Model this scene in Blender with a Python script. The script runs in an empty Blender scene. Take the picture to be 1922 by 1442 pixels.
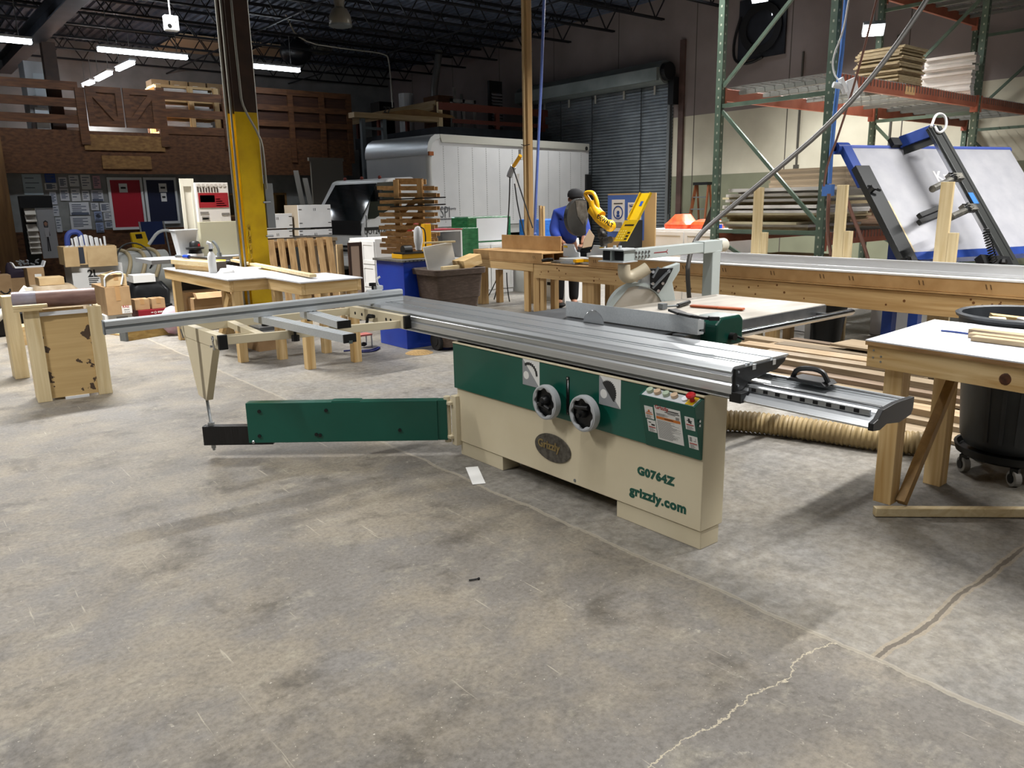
import bpy, bmesh, math, random
from mathutils import Vector, Matrix
random.seed(7)
SC = bpy.context.scene
COL = SC.collection
# ------------------------------------------------------------------ camera (1922 x 1442 frame); room axes X = along truck, Y = along saw
F = 1462.; PIT = math.radians(13.15); ROL = math.radians(-1.04); YAW = math.radians(38.85); H = 1.55
CX, CY = 961, 721
def _basis():
    cp, sp = math.cos(PIT), math.sin(PIT)
    fw = (0, cp, -sp); up = (0, sp, cp); rt = (1, 0, 0)
    c, s = math.cos(ROL), math.sin(ROL)
    r = tuple(c*a+s*b for a, b in zip(rt, up)); u = tuple(-s*a+c*b for a, b in zip(rt, up))
    cy, sy = math.cos(YAW), math.sin(YAW)
    W = lambda v: (v[0]*cy+v[1]*sy, -v[0]*sy+v[1]*cy, v[2])
    return W(r), W(u), W(fw)
RT, UP, FW = _basis()
def ray(x, y):
    a = (x-CX)/F; b = -(y-CY)/F
    return tuple(a*r+b*u+f for r, u, f in zip(RT, UP, FW))
def pz(x, y, z=0.):
    d = ray(x, y); t = (z-H)/d[2]; return (d[0]*t, d[1]*t, z)
def px(x, y, X):
    d = ray(x, y); t = X/d[0]; return (X, d[1]*t, H+d[2]*t)
def py(x, y, Y):
    d = ray(x, y); t = Y/d[1]; return (d[0]*t, Y, H+d[2]*t)
cam = bpy.data.cameras.new('camera'); camo = bpy.data.objects.new('camera', cam); COL.objects.link(camo)
cam.sensor_width = 36; cam.sensor_fit = 'HORIZONTAL'; cam.lens = F/1922*36; cam.clip_end = 200
camo.matrix_world = Matrix(((RT[0], UP[0], -FW[0], 0), (RT[1], UP[1], -FW[1], 0), (RT[2], UP[2], -FW[2], H), (0, 0, 0, 1)))
SC.camera = camo
SC.view_settings.view_transform = 'Standard'; SC.view_settings.look = 'None'; SC.view_settings.gamma = 1
SC.view_settings.exposure = 0.3
SC.cycles.use_denoising = True
SC.cycles.max_bounces = 6; SC.cycles.diffuse_bounces = 3; SC.cycles.glossy_bounces = 3; SC.cycles.transmission_bounces = 6
SC.cycles.sample_clamp_indirect = 4
# ------------------------------------------------------------------ materials
def lin(h):
    h = h.lstrip('#'); o = []
    for i in (0, 2, 4):
        c = int(h[i:i+2], 16)/255
        o.append(c/12.92 if c <= .04045 else ((c+.055)/1.055)**2.4)
    return (*o, 1)
MATS = {}
def M(name, col, rough=.5, metal=0., col2=None, scale=4., stretch=(1, 1, 1), bump=0., detail=4., lo=.35, hi=.65, rnd=0., emit=0., trans=0., alpha=1., coat=0., dist=0., ior=1.45):
    if name in MATS: return MATS[name]
    m = bpy.data.materials.new(name); m.use_nodes = True; MATS[name] = m
    nt = m.node_tree; N = nt.nodes; L = nt.links; b = N['Principled BSDF']
    b.inputs['Roughness'].default_value = rough; b.inputs['Metallic'].default_value = metal; b.inputs['IOR'].default_value = ior
    c1 = lin(col); b.inputs['Base Color'].default_value = c1
    if trans: b.inputs['Transmission Weight'].default_value = trans
    if alpha < 1: b.inputs['Alpha'].default_value = alpha
    if coat: b.inputs['Coat Weight'].default_value = coat
    src = None
    if col2 or bump:
        tc = N.new('ShaderNodeTexCoord'); mp = N.new('ShaderNodeMapping'); mp.inputs['Scale'].default_value = stretch
        L.new(tc.outputs['Object'], mp.inputs['Vector'])
        no = N.new('ShaderNodeTexNoise'); no.inputs['Scale'].default_value = scale; no.inputs['Detail'].default_value = detail; no.inputs['Distortion'].default_value = dist
        L.new(mp.outputs['Vector'], no.inputs['Vector'])
        if col2:
            r = N.new('ShaderNodeValToRGB'); r.color_ramp.elements[0].position = lo; r.color_ramp.elements[1].position = hi
            r.color_ramp.elements[0].color = c1; r.color_ramp.elements[1].color = lin(col2)
            L.new(no.outputs['Fac'], r.inputs['Fac']); src = r.outputs['Color']
        if bump:
            bp = N.new('ShaderNodeBump'); bp.inputs['Strength'].default_value = bump; bp.inputs['Distance'].default_value = .01
            L.new(no.outputs['Fac'], bp.inputs['Height']); L.new(bp.outputs['Normal'], b.inputs['Normal'])
    if rnd:
        oi = N.new('ShaderNodeObjectInfo'); hs = N.new('ShaderNodeHueSaturation'); mr = N.new('ShaderNodeMapRange')
        mr.inputs['To Min'].default_value = 1-rnd; mr.inputs['To Max'].default_value = 1+rnd
        L.new(oi.outputs['Random'], mr.inputs['Value']); L.new(mr.outputs['Result'], hs.inputs['Value'])
        if src: L.new(src, hs.inputs['Color'])
        else: hs.inputs['Color'].default_value = c1
        src = hs.outputs['Color']
    if src: L.new(src, b.inputs['Base Color'])
    if emit:
        b.inputs['Emission Strength'].default_value = emit
        if src: L.new(src, b.inputs['Emission Color'])
        else: b.inputs['Emission Color'].default_value = c1
    return m
def wood(name, c1, c2, axis, rough=.55, rnd=0., sc=1., lo=.3, hi=.7):
    st = [28*sc]*3; st['xyz'.index(axis)] = 1.3*sc
    return M(name, c1, rough, 0, c2, 1., tuple(st), .15, 6, lo, hi, rnd, dist=.6)
PX, PY_, PZ = (wood('pine_'+a, 'D9BE8E', 'B8935A', a) for a in 'xyz')
PGX, PGY, PGZ = (wood('pine_pale_'+a, 'DCCBA4', 'C2AB7E', a) for a in 'xyz')
LUM = {a: wood('bench_lumber_'+a, 'CDAE7C', 'AD8A58', a) for a in 'xyz'}
MDF = M('fibreboard', 'B08D5E', .7, 0, 'A07C4E', 6, bump=.05)
DKW = {a: wood('aged_brown_wood_'+a, '6E4A2C', '4E321C', a) for a in 'xyz'}
OSB = M('strand_board', '6A4428', .7, 0, '3E2614', 9, (1, 1, 2.2), .25, 8, .3, .7)
OSBL = M('strand_board_lighter', '8E6C3E', .7, 0, '6A4A26', 9, (1, 1, 2.2), .2, 8, .3, .7)
PLY = {a: wood('plywood_'+a, 'AE987A', '8E785A', a, .6, .15) for a in 'xyz'}
BOARD = {a: wood('panel_board_'+a, '94846E', '74654F', a, .55, .3) for a in 'xyz'}
WBOARD = M('white_melamine', 'DAD9D4', .4, 0, 'CFCDC6', 3, rnd=.06)
EDGE = M('panel_edge', 'B89F80', .6, 0, '8D7458', 14, (1, 1, 30), 0, 5, .35, .65, .12)
CARD = M('cardboard', 'AA8C66', .75, 0, '9A7C58', 5, bump=.05, rnd=.1)
CARD2 = M('cardboard_tan', 'BFA67E', .75, 0, 'B0966E', 5, rnd=.08)
WHITE = M('white_paint', 'DCDCDA', .45, 0, 'D0D0CE', 3)
WHITE2 = M('white_lacquer', 'D6D8DA', .35)
PAPER = M('white_paper', 'E4E4E2', .6)
ALU = M('brushed_aluminium', 'CDD0D2', .33, .8, 'BDC1C4', 3, (40, .3, 40), .0)
ALUX = M('anodised_aluminium', 'C3C7C9', .42, .3, 'B8BDC0', 3, (1, 40, 40), .0)
ALUD = M('dull_aluminium', 'A3A7AA', .4, .9, '94989B', 3, (40, 1, 40))
STEEL = M('polished_steel', 'C8CACC', .18, 1)
ZINC = M('zinc_steel', '9EA2A4', .4, .9)
IRON = M('ground_cast_iron', '77797A', .4, .8, '606264', 8)
CREAM = M('cream_enamel', 'CFC4A8', .42, 0, 'C8BC9F', 2.5)
GREEN = M('green_enamel', '0B4A3C', .33, 0, '0E5042', 3, coat=.15)
GREEND = M('dark_green_enamel', '083A30', .35)
BLACK = M('black_plastic', '0E0F10', .45)
BLACKG = M('black_glossy_paint', '0B0B0C', .3, 0, '18181A', 8, (30, 1, 1))
RUB = M('black_rubber', '141414', .7)
GREY = M('grey_enamel', 'AFB7B4', .38)
GREYL = M('light_grey_plastic', 'C2C6C8', .4)
GREYD = M('grey_steel_paint', '6B7072', .5, .2)
DARK = M('dark_void', '08080A', .9)
BLUE = M('blue_paint', '1B3FA8', .35, 0, '16359A', 3)
BLUES = M('blue_satin_paint', '2C4894', .35, 0, '243C80', 5)
YEL = M('yellow_paint', 'D8B412', .42, 0, 'C9A50C', 5)
YELD = M('yellow_tool_plastic', 'E0A80E', .38)
RED = M('red_plastic', 'B4141C', .4)
ORANGE = M('orange_plastic', 'C05A28', .45)
RACKG = M('rack_green_enamel', '46564A', .5, .1, '536456', 5)
RACKO = M('rack_orange_enamel', 'A0604A', .55, 0, '90503C', 4, bump=.05)
GALV = M('galvanised_wire', '8E8F8C', .45, .6)
CONDM = M('conduit_galvanised', '8F8D84', .4, .7)
GLASSM = M('smoked_glass', '0C1416', .06, 0, ior=1.5)
CLEARP = M('dusty_clear_plastic', 'D6CFC2', .35, 0, 'C6BDAE', 6, (1, 1, 3), trans=.35, alpha=.86)
HOSE = M('ribbed_tan_hose', 'A8946C', .5, 0, '937F5A', 5)
# ------------------------------------------------------------------ mesh builder
class MB:
    def __init__(s): s.v = []; s.f = []; s.mi = []; s.m = 0
    def add(s, vs, fs):
        o = len(s.v); s.v += [tuple(p) for p in vs]
        for f in fs: s.f.append([o+i for i in f]); s.mi.append(s.m)
        return s
    def mat(s, i): s.m = i; return s
    def box(s, a, b):
        x0, x1 = sorted((a[0], b[0])); y0, y1 = sorted((a[1], b[1])); z0, z1 = sorted((a[2], b[2]))
        return s.add([(x0, y0, z0), (x1, y0, z0), (x1, y1, z0), (x0, y1, z0), (x0, y0, z1), (x1, y0, z1), (x1, y1, z1), (x0, y1, z1)],
                     [(3, 2, 1, 0), (4, 5, 6, 7), (0, 1, 5, 4), (1, 2, 6, 5), (2, 3, 7, 6), (3, 0, 4, 7)])
    def obox(s, c, ex, ey, ez):          # centre and three half-extent vectors
        c, ex, ey, ez = map(Vector, (c, ex, ey, ez)); P = []
        if ex.cross(ey).dot(ez) < 0: ex = -ex
        for k in (-1, 1):
            for i, j in ((-1, -1), (1, -1), (1, 1), (-1, 1)): P.append(c+ex*i+ey*j+ez*k)
        return s.add(P, [(3, 2, 1, 0), (4, 5, 6, 7), (0, 1, 5, 4), (1, 2, 6, 5), (2, 3, 7, 6), (3, 0, 4, 7)])
    def bar(s, p, q, w, h, up=(0, 0, 1)):   # rectangular bar from p to q; w sideways, h along up
        p, q = Vector(p), Vector(q); d = (q-p); u = Vector(up); sd = d.cross(u)
        if sd.length < 1e-6: sd = d.cross(Vector((1, 0, 0)))
        sd.normalize(); n = sd.cross(d).normalized()
        return s.obox((p+q)/2, d/2, sd*w/2, n*h/2)
    def cyl(s, p, q, r, r2=None, n=16, cap=True):
        r2 = r if r2 is None else r2
        p, q = Vector(p), Vector(q); d = (q-p).normalized(); a = d.orthogonal().normalized(); b = d.cross(a)
        P = []
        for c, R in ((p, r), (q, r2)):
            for i in range(n):
                t = 2*math.pi*i/n; P.append(c+(a*math.cos(t)+b*math.sin(t))*R)
        fs = [(i, (i+1) % n, n+(i+1) % n, n+i) for i in range(n)]
        if cap: fs += [tuple(range(n-1, -1, -1)), tuple(range(n, 2*n))]
        return s.add(P, fs)
    def tube(s, pts, r, n=10, cap=True, smooth=0):
        pts = [Vector(p) for p in pts]
        for _ in range(smooth):
            o = [pts[0]]
            for a, b in zip(pts, pts[1:]): o += [a*.75+b*.25, a*.25+b*.75]
            pts = o+[pts[-1]]
        P = []; fs = []; a = None
        for i, p in enumerate(pts):
            d = (pts[min(i+1, len(pts)-1)]-pts[max(i-1, 0)]).normalized()
            a = d.orthogonal().normalized() if a is None else (a-d*a.dot(d)).normalized()
            b = d.cross(a); R = r(i/(len(pts)-1)) if callable(r) else r
            for k in range(n):
                t = 2*math.pi*k/n; P.append(p+(a*math.cos(t)+b*math.sin(t))*R)
            if i:
                for k in range(n): fs.append(((i-1)*n+k, (i-1)*n+(k+1) % n, i*n+(k+1) % n, i*n+k))
        if cap: fs += [tuple(range(n-1, -1, -1)), tuple(range((len(pts)-1)*n, len(pts)*n))]
        return s.add(P, fs)
    def prism(s, poly, o, ex, ey, ez):      # 2-D polygon (a, b) -> o + a ex + b ey, extruded by vector ez
        o, ex, ey, ez = map(Vector, (o, ex, ey, ez)); n = len(poly)
        ar = sum(poly[i][0]*poly[(i+1) % n][1]-poly[(i+1) % n][0]*poly[i][1] for i in range(n))
        if (ar > 0) != (ex.cross(ey).dot(ez) > 0): poly = poly[::-1]
        P = [o+ex*a+ey*b for a, b in poly]; P += [p+ez for p in P]
        return s.add(P, [tuple(range(n-1, -1, -1)), tuple(range(n, 2*n))]+[(i, (i+1) % n, n+(i+1) % n, n+i) for i in range(n)])
    def lathe(s, prof, c, ax=(0, 0, 1), n=24):   # profile (r, h) about axis through c
        c = Vector(c); d = Vector(ax).normalized(); a = d.orthogonal().normalized(); b = d.cross(a); P = []; fs = []
        for i, (r, h) in enumerate(prof):
            for k in range(n):
                t = 2*math.pi*k/n; P.append(c+d*h+(a*math.cos(t)+b*math.sin(t))*max(r, 1e-4))
            if i:
                for k in range(n): fs.append(((i-1)*n+k, (i-1)*n+(k+1) % n, i*n+(k+1) % n, i*n+k))
        return s.add(P, fs)
    def ball(s, c, r, n=12, sq=(1, 1, 1)):
        c = Vector(c); P = []; fs = []; m = n//2
        for i in range(m+1):
            ph = math.pi*i/m
            for k in range(n):
                t = 2*math.pi*k/n; P.append(c+Vector((math.sin(ph)*math.cos(t)*r*sq[0], math.sin(ph)*math.sin(t)*r*sq[1], math.cos(ph)*r*sq[2])))
        for i in range(m):
            for k in range(n): fs.append(((i+1)*n+k, (i+1)*n+(k+1) % n, i*n+(k+1) % n, i*n+k))
        return s.add(P, fs)
    def quad(s, a, b, c, d): return s.add([a, b, c, d], [(0, 1, 2, 3)])
def mk(name, mb, mat, parent=None, bev=0., smooth=False, label=None):
    me = bpy.data.meshes.new(name); me.from_pydata(mb.v, [], mb.f); me.update()
    for m in (mat if isinstance(mat, (list, tuple)) else [mat]): me.materials.append(m)
    if max(mb.mi, default=0): me.polygons.foreach_set('material_index', mb.mi)
    o = bpy.data.objects.new(name, me); COL.objects.link(o)
    if smooth:
        me.polygons.foreach_set('use_smooth', [True]*len(me.polygons))
        try: me.set_sharp_from_angle(angle=math.radians(40))
        except Exception: pass
    if bev:
        b = o.modifiers.new('edge', 'BEVEL'); b.width = bev; b.segments = 2; b.limit_method = 'ANGLE'; b.angle_limit = math.radians(40); b.harden_normals = False
    if parent is not None: adopt(o, parent)
    if label: o['label'] = label
    return o
def adopt(o, parent):
    o.parent = parent; r = parent
    T = Matrix.Identity(4)
    if parent.type == 'EMPTY': T = Matrix.Translation(-Vector(parent.location))
    o.matrix_parent_inverse = T
def tag(o, label, cat, group=None, kind=None):
    if label: o['label'] = label
    if cat: o['category'] = cat
    if group: o['group'] = group
    o['kind'] = kind or 'thing'
    return o
def stuff(o): o['kind'] = 'stuff'; return o
def thing(name, label, cat, loc, group=None):
    o = bpy.data.objects.new(name, None); COL.objects.link(o); o.location = loc; o.empty_display_size = .1
    return tag(o, label, cat, group)
def solo(name, label, cat, mb, mat, group=None, bev=0., smooth=False, kind=None):
    return tag(mk(name, mb, mat, None, bev, smooth), label, cat, group, kind)
def struct(name, mb, mat, parent=None, bev=0., smooth=False):
    o = mk(name, mb, mat, parent, bev, smooth)
    if parent is None: o['kind'] = 'structure'
    return o
def kids(o): return list(o.children)
def dup(o, delta, label=None, rz=0.):     # copy a thing, its parts and their sub-parts
    c = o.copy(); COL.objects.link(c)
    if o.type == 'EMPTY' or not rz:
        c.location = Vector(o.location)+Vector(delta)
    c.rotation_euler.z = o.rotation_euler.z+rz
    if label: c['label'] = label
    def rec(s, d):
        for ch in kids(s):
            k = ch.copy(); COL.objects.link(k); k.parent = d; rec(ch, k)
    rec(o, c); return c
def text(name, body, size, o, xd, yd, mat, parent=None, ext=.001, wx=1., fat=0., align='LEFT', space=1.):
    cu = bpy.data.curves.new(name+'_c', 'FONT'); cu.body = body; cu.size = size; cu.extrude = ext; cu.offset = fat; cu.align_x = align; cu.space_character = space
    cu.resolution_u = 3
    t = bpy.data.objects.new(name+'_t', cu); COL.objects.link(t)
    dg = bpy.context.evaluated_depsgraph_get(); dg.update()
    me = bpy.data.meshes.new_from_object(t.evaluated_get(dg)); me.name = name
    bpy.data.objects.remove(t); bpy.data.curves.remove(cu)
    xd = Vector(xd).normalized(); yd = Vector(yd); yd = (yd-xd*yd.dot(xd)).normalized(); zd = xd.cross(yd); o = Vector(o)
    for v in me.vertices:
        c = v.co.copy(); v.co = o+xd*c.x*wx+yd*c.y+zd*(c.z+ext)
    me.materials.clear(); me.materials.append(mat)
    ob = bpy.data.objects.new(name, me); COL.objects.link(ob)
    if parent is not None: adopt(ob, parent)
    return ob
def proj(p):
    v = (p[0], p[1], p[2]-H); d = sum(a*b for a, b in zip(v, FW))
    return (CX+F*sum(a*b for a, b in zip(v, RT))/d, CY-F*sum(a*b for a, b in zip(v, UP))/d, d)
def vz(y, X, Y):            # height at which the upright line through X, Y meets frame row y
    lo, hi = -3., 15.
    for _ in range(50):
        m = (lo+hi)/2
        if proj((X, Y, m))[1] > y: lo = m
        else: hi = m
    return lo
# ================================================================== ROOM
WX, BY, CZ = 15.2, 25.5, 6.1           # roller-door wall, far wall, roof deck
def floor_mat():
    m = bpy.data.materials.new('worn_concrete'); m.use_nodes = True; nt = m.node_tree; N = nt.nodes; L = nt.links; b = N['Principled BSDF']
    tc = N.new('ShaderNodeTexCoord')
    def noise(sc, det=6, dist=0., st=(1, 1, 1), off=(0, 0, 0), rot=0.):
        mp = N.new('ShaderNodeMapping'); mp.inputs['Scale'].default_value = st; mp.inputs['Location'].default_value = off; mp.inputs['Rotation'].default_value = (0, 0, rot); L.new(tc.outputs['Object'], mp.inputs['Vector'])
        n = N.new('ShaderNodeTexNoise'); n.inputs['Scale'].default_value = sc; n.inputs['Detail'].default_value = det; n.inputs['Distortion'].default_value = dist; n.inputs['Roughness'].default_value = .7
        L.new(mp.outputs['Vector'], n.inputs['Vector']); return n.outputs['Fac']
    def ramp(f, a, ca, z, cz):
        r = N.new('ShaderNodeValToRGB'); e = r.color_ramp.elements; e[0].position = a; e[1].position = z; e[0].color = ca; e[1].color = cz; L.new(f, r.inputs['Fac']); return r.outputs['Color']
    def mix(t, f, a, c, fac=1.):
        x = N.new('ShaderNodeMix'); x.data_type = 'RGBA'; x.blend_type = t
        if isinstance(f, float): x.inputs['Factor'].default_value = f
        else: L.new(f, x.inputs['Factor'])
        for s, v in ((6, a), (7, c)):
            if isinstance(v, tuple): x.inputs[s].default_value = v
            else: L.new(v, x.inputs[s])
        return x.outputs[2]
    def math_(op, a, c=None):
        x = N.new('ShaderNodeMath'); x.operation = op
        for s, v in ((0, a), (1, c)):
            if v is None: continue
            if isinstance(v, (int, float)): x.inputs[s].default_value = v
            else: L.new(v, x.inputs[s])
        return x.outputs[0]
    W, K = (1, 1, 1, 1), (0, 0, 0, 1)
    base = ramp(noise(.42, 9, .6), .3, lin('625B50'), .68, lin('827F7B'))
    base = mix('MIX', ramp(noise(1.5, 12, .3, (1, 1, 1), (3, 1, 0)), .44, K, .6, (.8, .8, .8, 1)), base, lin('8B8272'))
    base = mix('MIX', ramp(noise(2.6, 12, .3, (1, 1, 1), (7, 2, 0)), .53, K, .68, (.8, .8, .8, 1)), base, lin('4A443B'))
    base = mix('MIX', ramp(noise(5, 12, .3, (1, 1.3, 1), (1, 9, 0)), .55, K, .68, (.55, .55, .55, 1)), base, lin('9A9484'))
    base = mix('MULTIPLY', .75, base, ramp(noise(48, 8), .32, (.5, .49, .47, 1), .58, W))
    base = mix('MIX', ramp(noise(26, 8, .5, (1, 1, 1), (2, 2, 0)), .62, K, .7, (.5, .5, .5, 1)), base, lin('B4AE9E'))
    base = mix('MIX', ramp(noise(130, 2, 0), .66, K, .72, (.6, .6, .6, 1)), base, lin('5D564A'))
    for rt_, of_ in ((.4, 0), (1.3, 3), (2.2, 7), (2.9, 5)):
        base = mix('MIX', ramp(noise(34, 3, 0, (1, .045, 1), (of_, of_*2, 0), rt_), .69, K, .73, (.5, .5, .5, 1)), base, lin('B5AE9C'))
    base = mix('MIX', ramp(noise(75, 2, 0, (1, 1, 1), (9, 1, 0)), .7, K, .73, (.75, .75, .75, 1)), base, lin('C4BEB0'))
    sx = N.new('ShaderNodeSeparateXYZ'); L.new(tc.outputs['Object'], sx.inputs[0])
    # cooler, speckled slab beyond the joint at X = 2.45
    wob = math_('MULTIPLY', math_('SUBTRACT', noise(3, 5), .5), .07)
    xx = math_('ADD', sx.outputs[0], wob); yy = math_('ADD', sx.outputs[1], wob)
    beyond = math_('GREATER_THAN', xx, 2.45)
    base = mix('MIX', math_('MULTIPLY', beyond, .35), base, ramp(noise(18, 8), .4, lin('66645F'), .62, lin('A2A09A')))
    dj = math_('ABSOLUTE', math_('SUBTRACT', xx, 2.45)); dk = math_('ABSOLUTE', math_('SUBTRACT', yy, 1.08))
    j1 = math_('LESS_THAN', dj, .004); j2 = math_('MULTIPLY', math_('LESS_THAN', dk, .0085), beyond)
    near = math_('MULTIPLY', math_('SUBTRACT', 1., beyond), math_('GREATER_THAN', sx.outputs[0], 1.1))
    wob2 = math_('MULTIPLY', math_('SUBTRACT', noise(5, 8, 0, (1, 1, 1), (4, 4, 0)), .5), .22)
    d3 = math_('ABSOLUTE', math_('SUBTRACT', math_('ADD', sx.outputs[1], wob2), 1.24)); j3 = math_('MULTIPLY', math_('LESS_THAN', d3, .0035), near)
    hk = math_('MULTIPLY', math_('MULTIPLY', math_('LESS_THAN', dk, .022), beyond), .4)
    base = mix('MIX', hk, base, lin('9A8A6E'))
    base = mix('MIX', math_('MULTIPLY', j3, .8), base, lin('B5AB94'))
    base = mix('MIX', math_('MULTIPLY', math_('MAXIMUM', j2, math_('MULTIPLY', j1, .65)), .8), base, lin('4A4239'))
    hal = math_('MULTIPLY', math_('LESS_THAN', dj, .011), .5)
    base = mix('MIX', hal, base, lin('A39B8A'))
    L.new(base, b.inputs['Base Color'])
    rr = N.new('ShaderNodeMapRange'); rr.inputs['To Min'].default_value = .38; rr.inputs['To Max'].default_value = .75; L.new(noise(1.3, 6), rr.inputs['Value']); L.new(rr.outputs[0], b.inputs['Roughness'])
    bp = N.new('ShaderNodeBump'); bp.inputs['Strength'].default_value = .3; bp.inputs['Distance'].default_value = .01; L.new(noise(55, 8), bp.inputs['Height']); L.new(bp.outputs['Normal'], b.inputs['Normal'])
    return m
struct('floor', MB().box((-9, -7, -.1), (WX+.3, BY+.3, 0)), floor_mat())
# roller-door wall: raw pinkish tilt-up panel on top, cream band, sage dado
def wall_mat():
    m = bpy.data.materials.new('painted_tilt_up_wall'); m.use_nodes = True; nt = m.node_tree; N = nt.nodes; L = nt.links; b = N['Principled BSDF']
    b.inputs['Roughness'].default_value = .8
    tc = N.new('ShaderNodeTexCoord'); sx = N.new('ShaderNodeSeparateXYZ'); L.new(tc.outputs['Object'], sx.inputs[0])
    no = N.new('ShaderNodeTexNoise'); no.inputs['Scale'].default_value = .9; no.inputs['Detail'].default_value = 9; L.new(tc.outputs['Object'], no.inputs['Vector'])
    def st(z, lo, hi):
        g = N.new('ShaderNodeMath'); g.operation = 'GREATER_THAN'; g.inputs[1].default_value = z; L.new(sx.outputs[2], g.inputs[0])
        x = N.new('ShaderNodeMix'); x.data_type = 'RGBA'; L.new(g.outputs[0], x.inputs['Factor'])
        for s, v in ((6, lo), (7, hi)):
            if isinstance(v, tuple): x.inputs[s].default_value = v
            else: L.new(v, x.inputs[s])
        return x.outputs[2]
    c = st(3.42, st(2.08, lin('878B74'), lin('D4D0BC')), lin('8C8280'))
    r = N.new('ShaderNodeValToRGB'); r.color_ramp.elements[0].position = .3; r.color_ramp.elements[1].position = .7
    r.color_ramp.elements[0].color = (.62, .6, .58, 1); r.color_ramp.elements[1].color = (1, 1, 1, 1); L.new(no.outputs['Fac'], r.inputs['Fac'])
    x = N.new('ShaderNodeMix'); x.data_type = 'RGBA'; x.blend_type = 'MULTIPLY'; x.inputs['Factor'].default_value = .8; L.new(c, x.inputs[6]); L.new(r.outputs[0], x.inputs[7])
    # vertical panel seams every 2.4 m
    md = N.new('ShaderNodeMath'); md.operation = 'PINGPONG'; md.inputs[1].default_value = 1.2; L.new(sx.outputs[1], md.inputs[0])
    ls = N.new('ShaderNodeMath'); ls.operation = 'LESS_THAN'; ls.inputs[1].default_value = .012; L.new(md.outputs[0], ls.inputs[0])
    y = N.new('ShaderNodeMix'); y.data_type = 'RGBA'; L.new(ls.outputs[0], y.inputs['Factor']); L.new(x.outputs[2], y.inputs[6]); y.inputs[7].default_value = lin('4E4842')
    L.new(y.outputs[2], b.inputs['Base Color']); return m
DY0, DY1, DZ = 12.62, 17.75, 4.2
w = MB().box((WX, -7, 0), (WX+.3, DY0, CZ)).box((WX, DY1, 0), (WX+.3, BY+.3, CZ)).box((WX, DY0, DZ+.1), (WX+.3, DY1, CZ))
struct('wall_right', w, wall_mat())
WALLG = M('far_wall_paint', '8C8E8E', .8, 0, '7C7E7E', 2)
struct('wall_back', MB().box((-9, BY, 0), (WX, BY+.3, CZ)), WALLG)
struct('wall_left', MB().box((-9.3, -7, 0), (-9, BY+.3, CZ)), WALLG)
struct('wall_front', MB().box((-9, -7.3, 0), (WX, -7, CZ)), WALLG)
# corrugated roof deck, ribs along Y
DECK = M('roof_deck_steel', '6A7486', .4, .35, '4E586A', 3)
mb = MB(); prof = []; x = -9.
while x < WX+.2:
    prof += [(x, 0), (x+.06, 0), (x+.085, .05), (x+.165, .05), (x+.19, 0)]; x += .2
n = len(prof)
mb.add([(a, -7, CZ+h) for a, h in prof]+[(a, BY+.2, CZ+h) for a, h in prof], [(i, n+i, n+i+1, i+1) for i in range(n-1)])
struct('ceiling', mb, DECK)
JST = M('joist_dark_paint', '14161A', .5, .2)
y = 6.4; k = 0
while y < BY:
    mb = MB(); zb = CZ-.62; zt = CZ-.06
    for d in (-.03, .03):
        mb.bar((-6, y+d, zt), (WX-.02, y+d, zt), .035, .05); mb.bar((-5.6, y+d, zb), (WX-.6, y+d, zb), .03, .04)
    x = -5.8; up = True; pts = []
    while x < WX-.2:
        pts.append((x, y, zt if up else zb)); up = not up; x += .38
    for a, b in zip(pts, pts[1:]): mb.bar(a, b, .022, .022)
    struct('roof_joist', mb, JST); y += 1.52
# cross bridging rods under the joists
for bx in (1.2, 7.6, 11.4):
    struct('roof_bridging', MB().bar((bx, 6.4, CZ-.66), (bx, BY, CZ-.66), .03, .03), JST)
GIRD = M('girder_grey', '4A4E56', .5, .2, '3E424A', 3)
g = MB().box((3.3, 5, CZ-1.0), (3.62, BY, CZ-.97)).box((3.45, 5, CZ-.97), (3.48, BY, CZ-.66)).box((3.3, 5, CZ-.66), (3.62, BY, CZ-.63))
struct('roof_girder', g, GIRD)
def column(x, y, z1, paint=None):
    def sect(z0, z1):
        m = MB(); m.box((x-.13, y-.125, z0), (x+.13, y-.11, z1)); m.box((x-.13, y+.11, z0), (x+.13, y+.125, z1)); m.box((x-.008, y-.11, z0), (x+.008, y+.11, z1)); return m
    c = struct('column', sect(0 if not paint else paint, z1), M('column_brown_primer', '3C2A20', .6, 0, '2C201A', 6))
    if paint: mk('yellow_guard_paint', sect(0, paint), M('safety_yellow_paint', 'D2AE0C', .45, 0, 'BE9A0A', 4), c)
    return c
PCX, PCY = 3.62, 9.45
column(PCX, PCY, CZ-1.0, 2.62)
column(3.66, 20.45, CZ-1.0)
# ------------------------------------------------------------------ roller door
DRM = M('roller_door_steel', '8C949A', .38, .45, '7A8288', 3)
mb = MB(); prof = []; z = .02
while z < DZ+.15:
    prof += [(0, z), (.03, z+.012), (.03, z+.05), (0, z+.062)]; z += .075
n = len(prof)
mb.add([(WX+.06-d, DY0+.04, h) for d, h in prof]+[(WX+.06-d, DY1-.04, h) for d, h in prof], [(i, n+i, n+i+1, i+1) for i in range(n-1)])
d = struct('door_1', mb, DRM)
mb = MB().cyl((WX-.3, DY0-.02, DZ+.22), (WX-.3, DY1+.02, DZ+.22), .26, n=28)
mb.box((WX-.62, DY0, DZ+.02), (WX-.54, DY1, DZ+.3))
mk('drum_hood', mb, M('door_hood_galvanised', '8A9290', .45, .5, '7A8280', 2), d, smooth=True)
mb = MB()
for yy in (DY0+.02, DY1-.1): mb.box((WX-.1, yy, 0), (WX-.002, yy+.08, DZ+.1))
mk('door_track', mb, GREYD, d)
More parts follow.
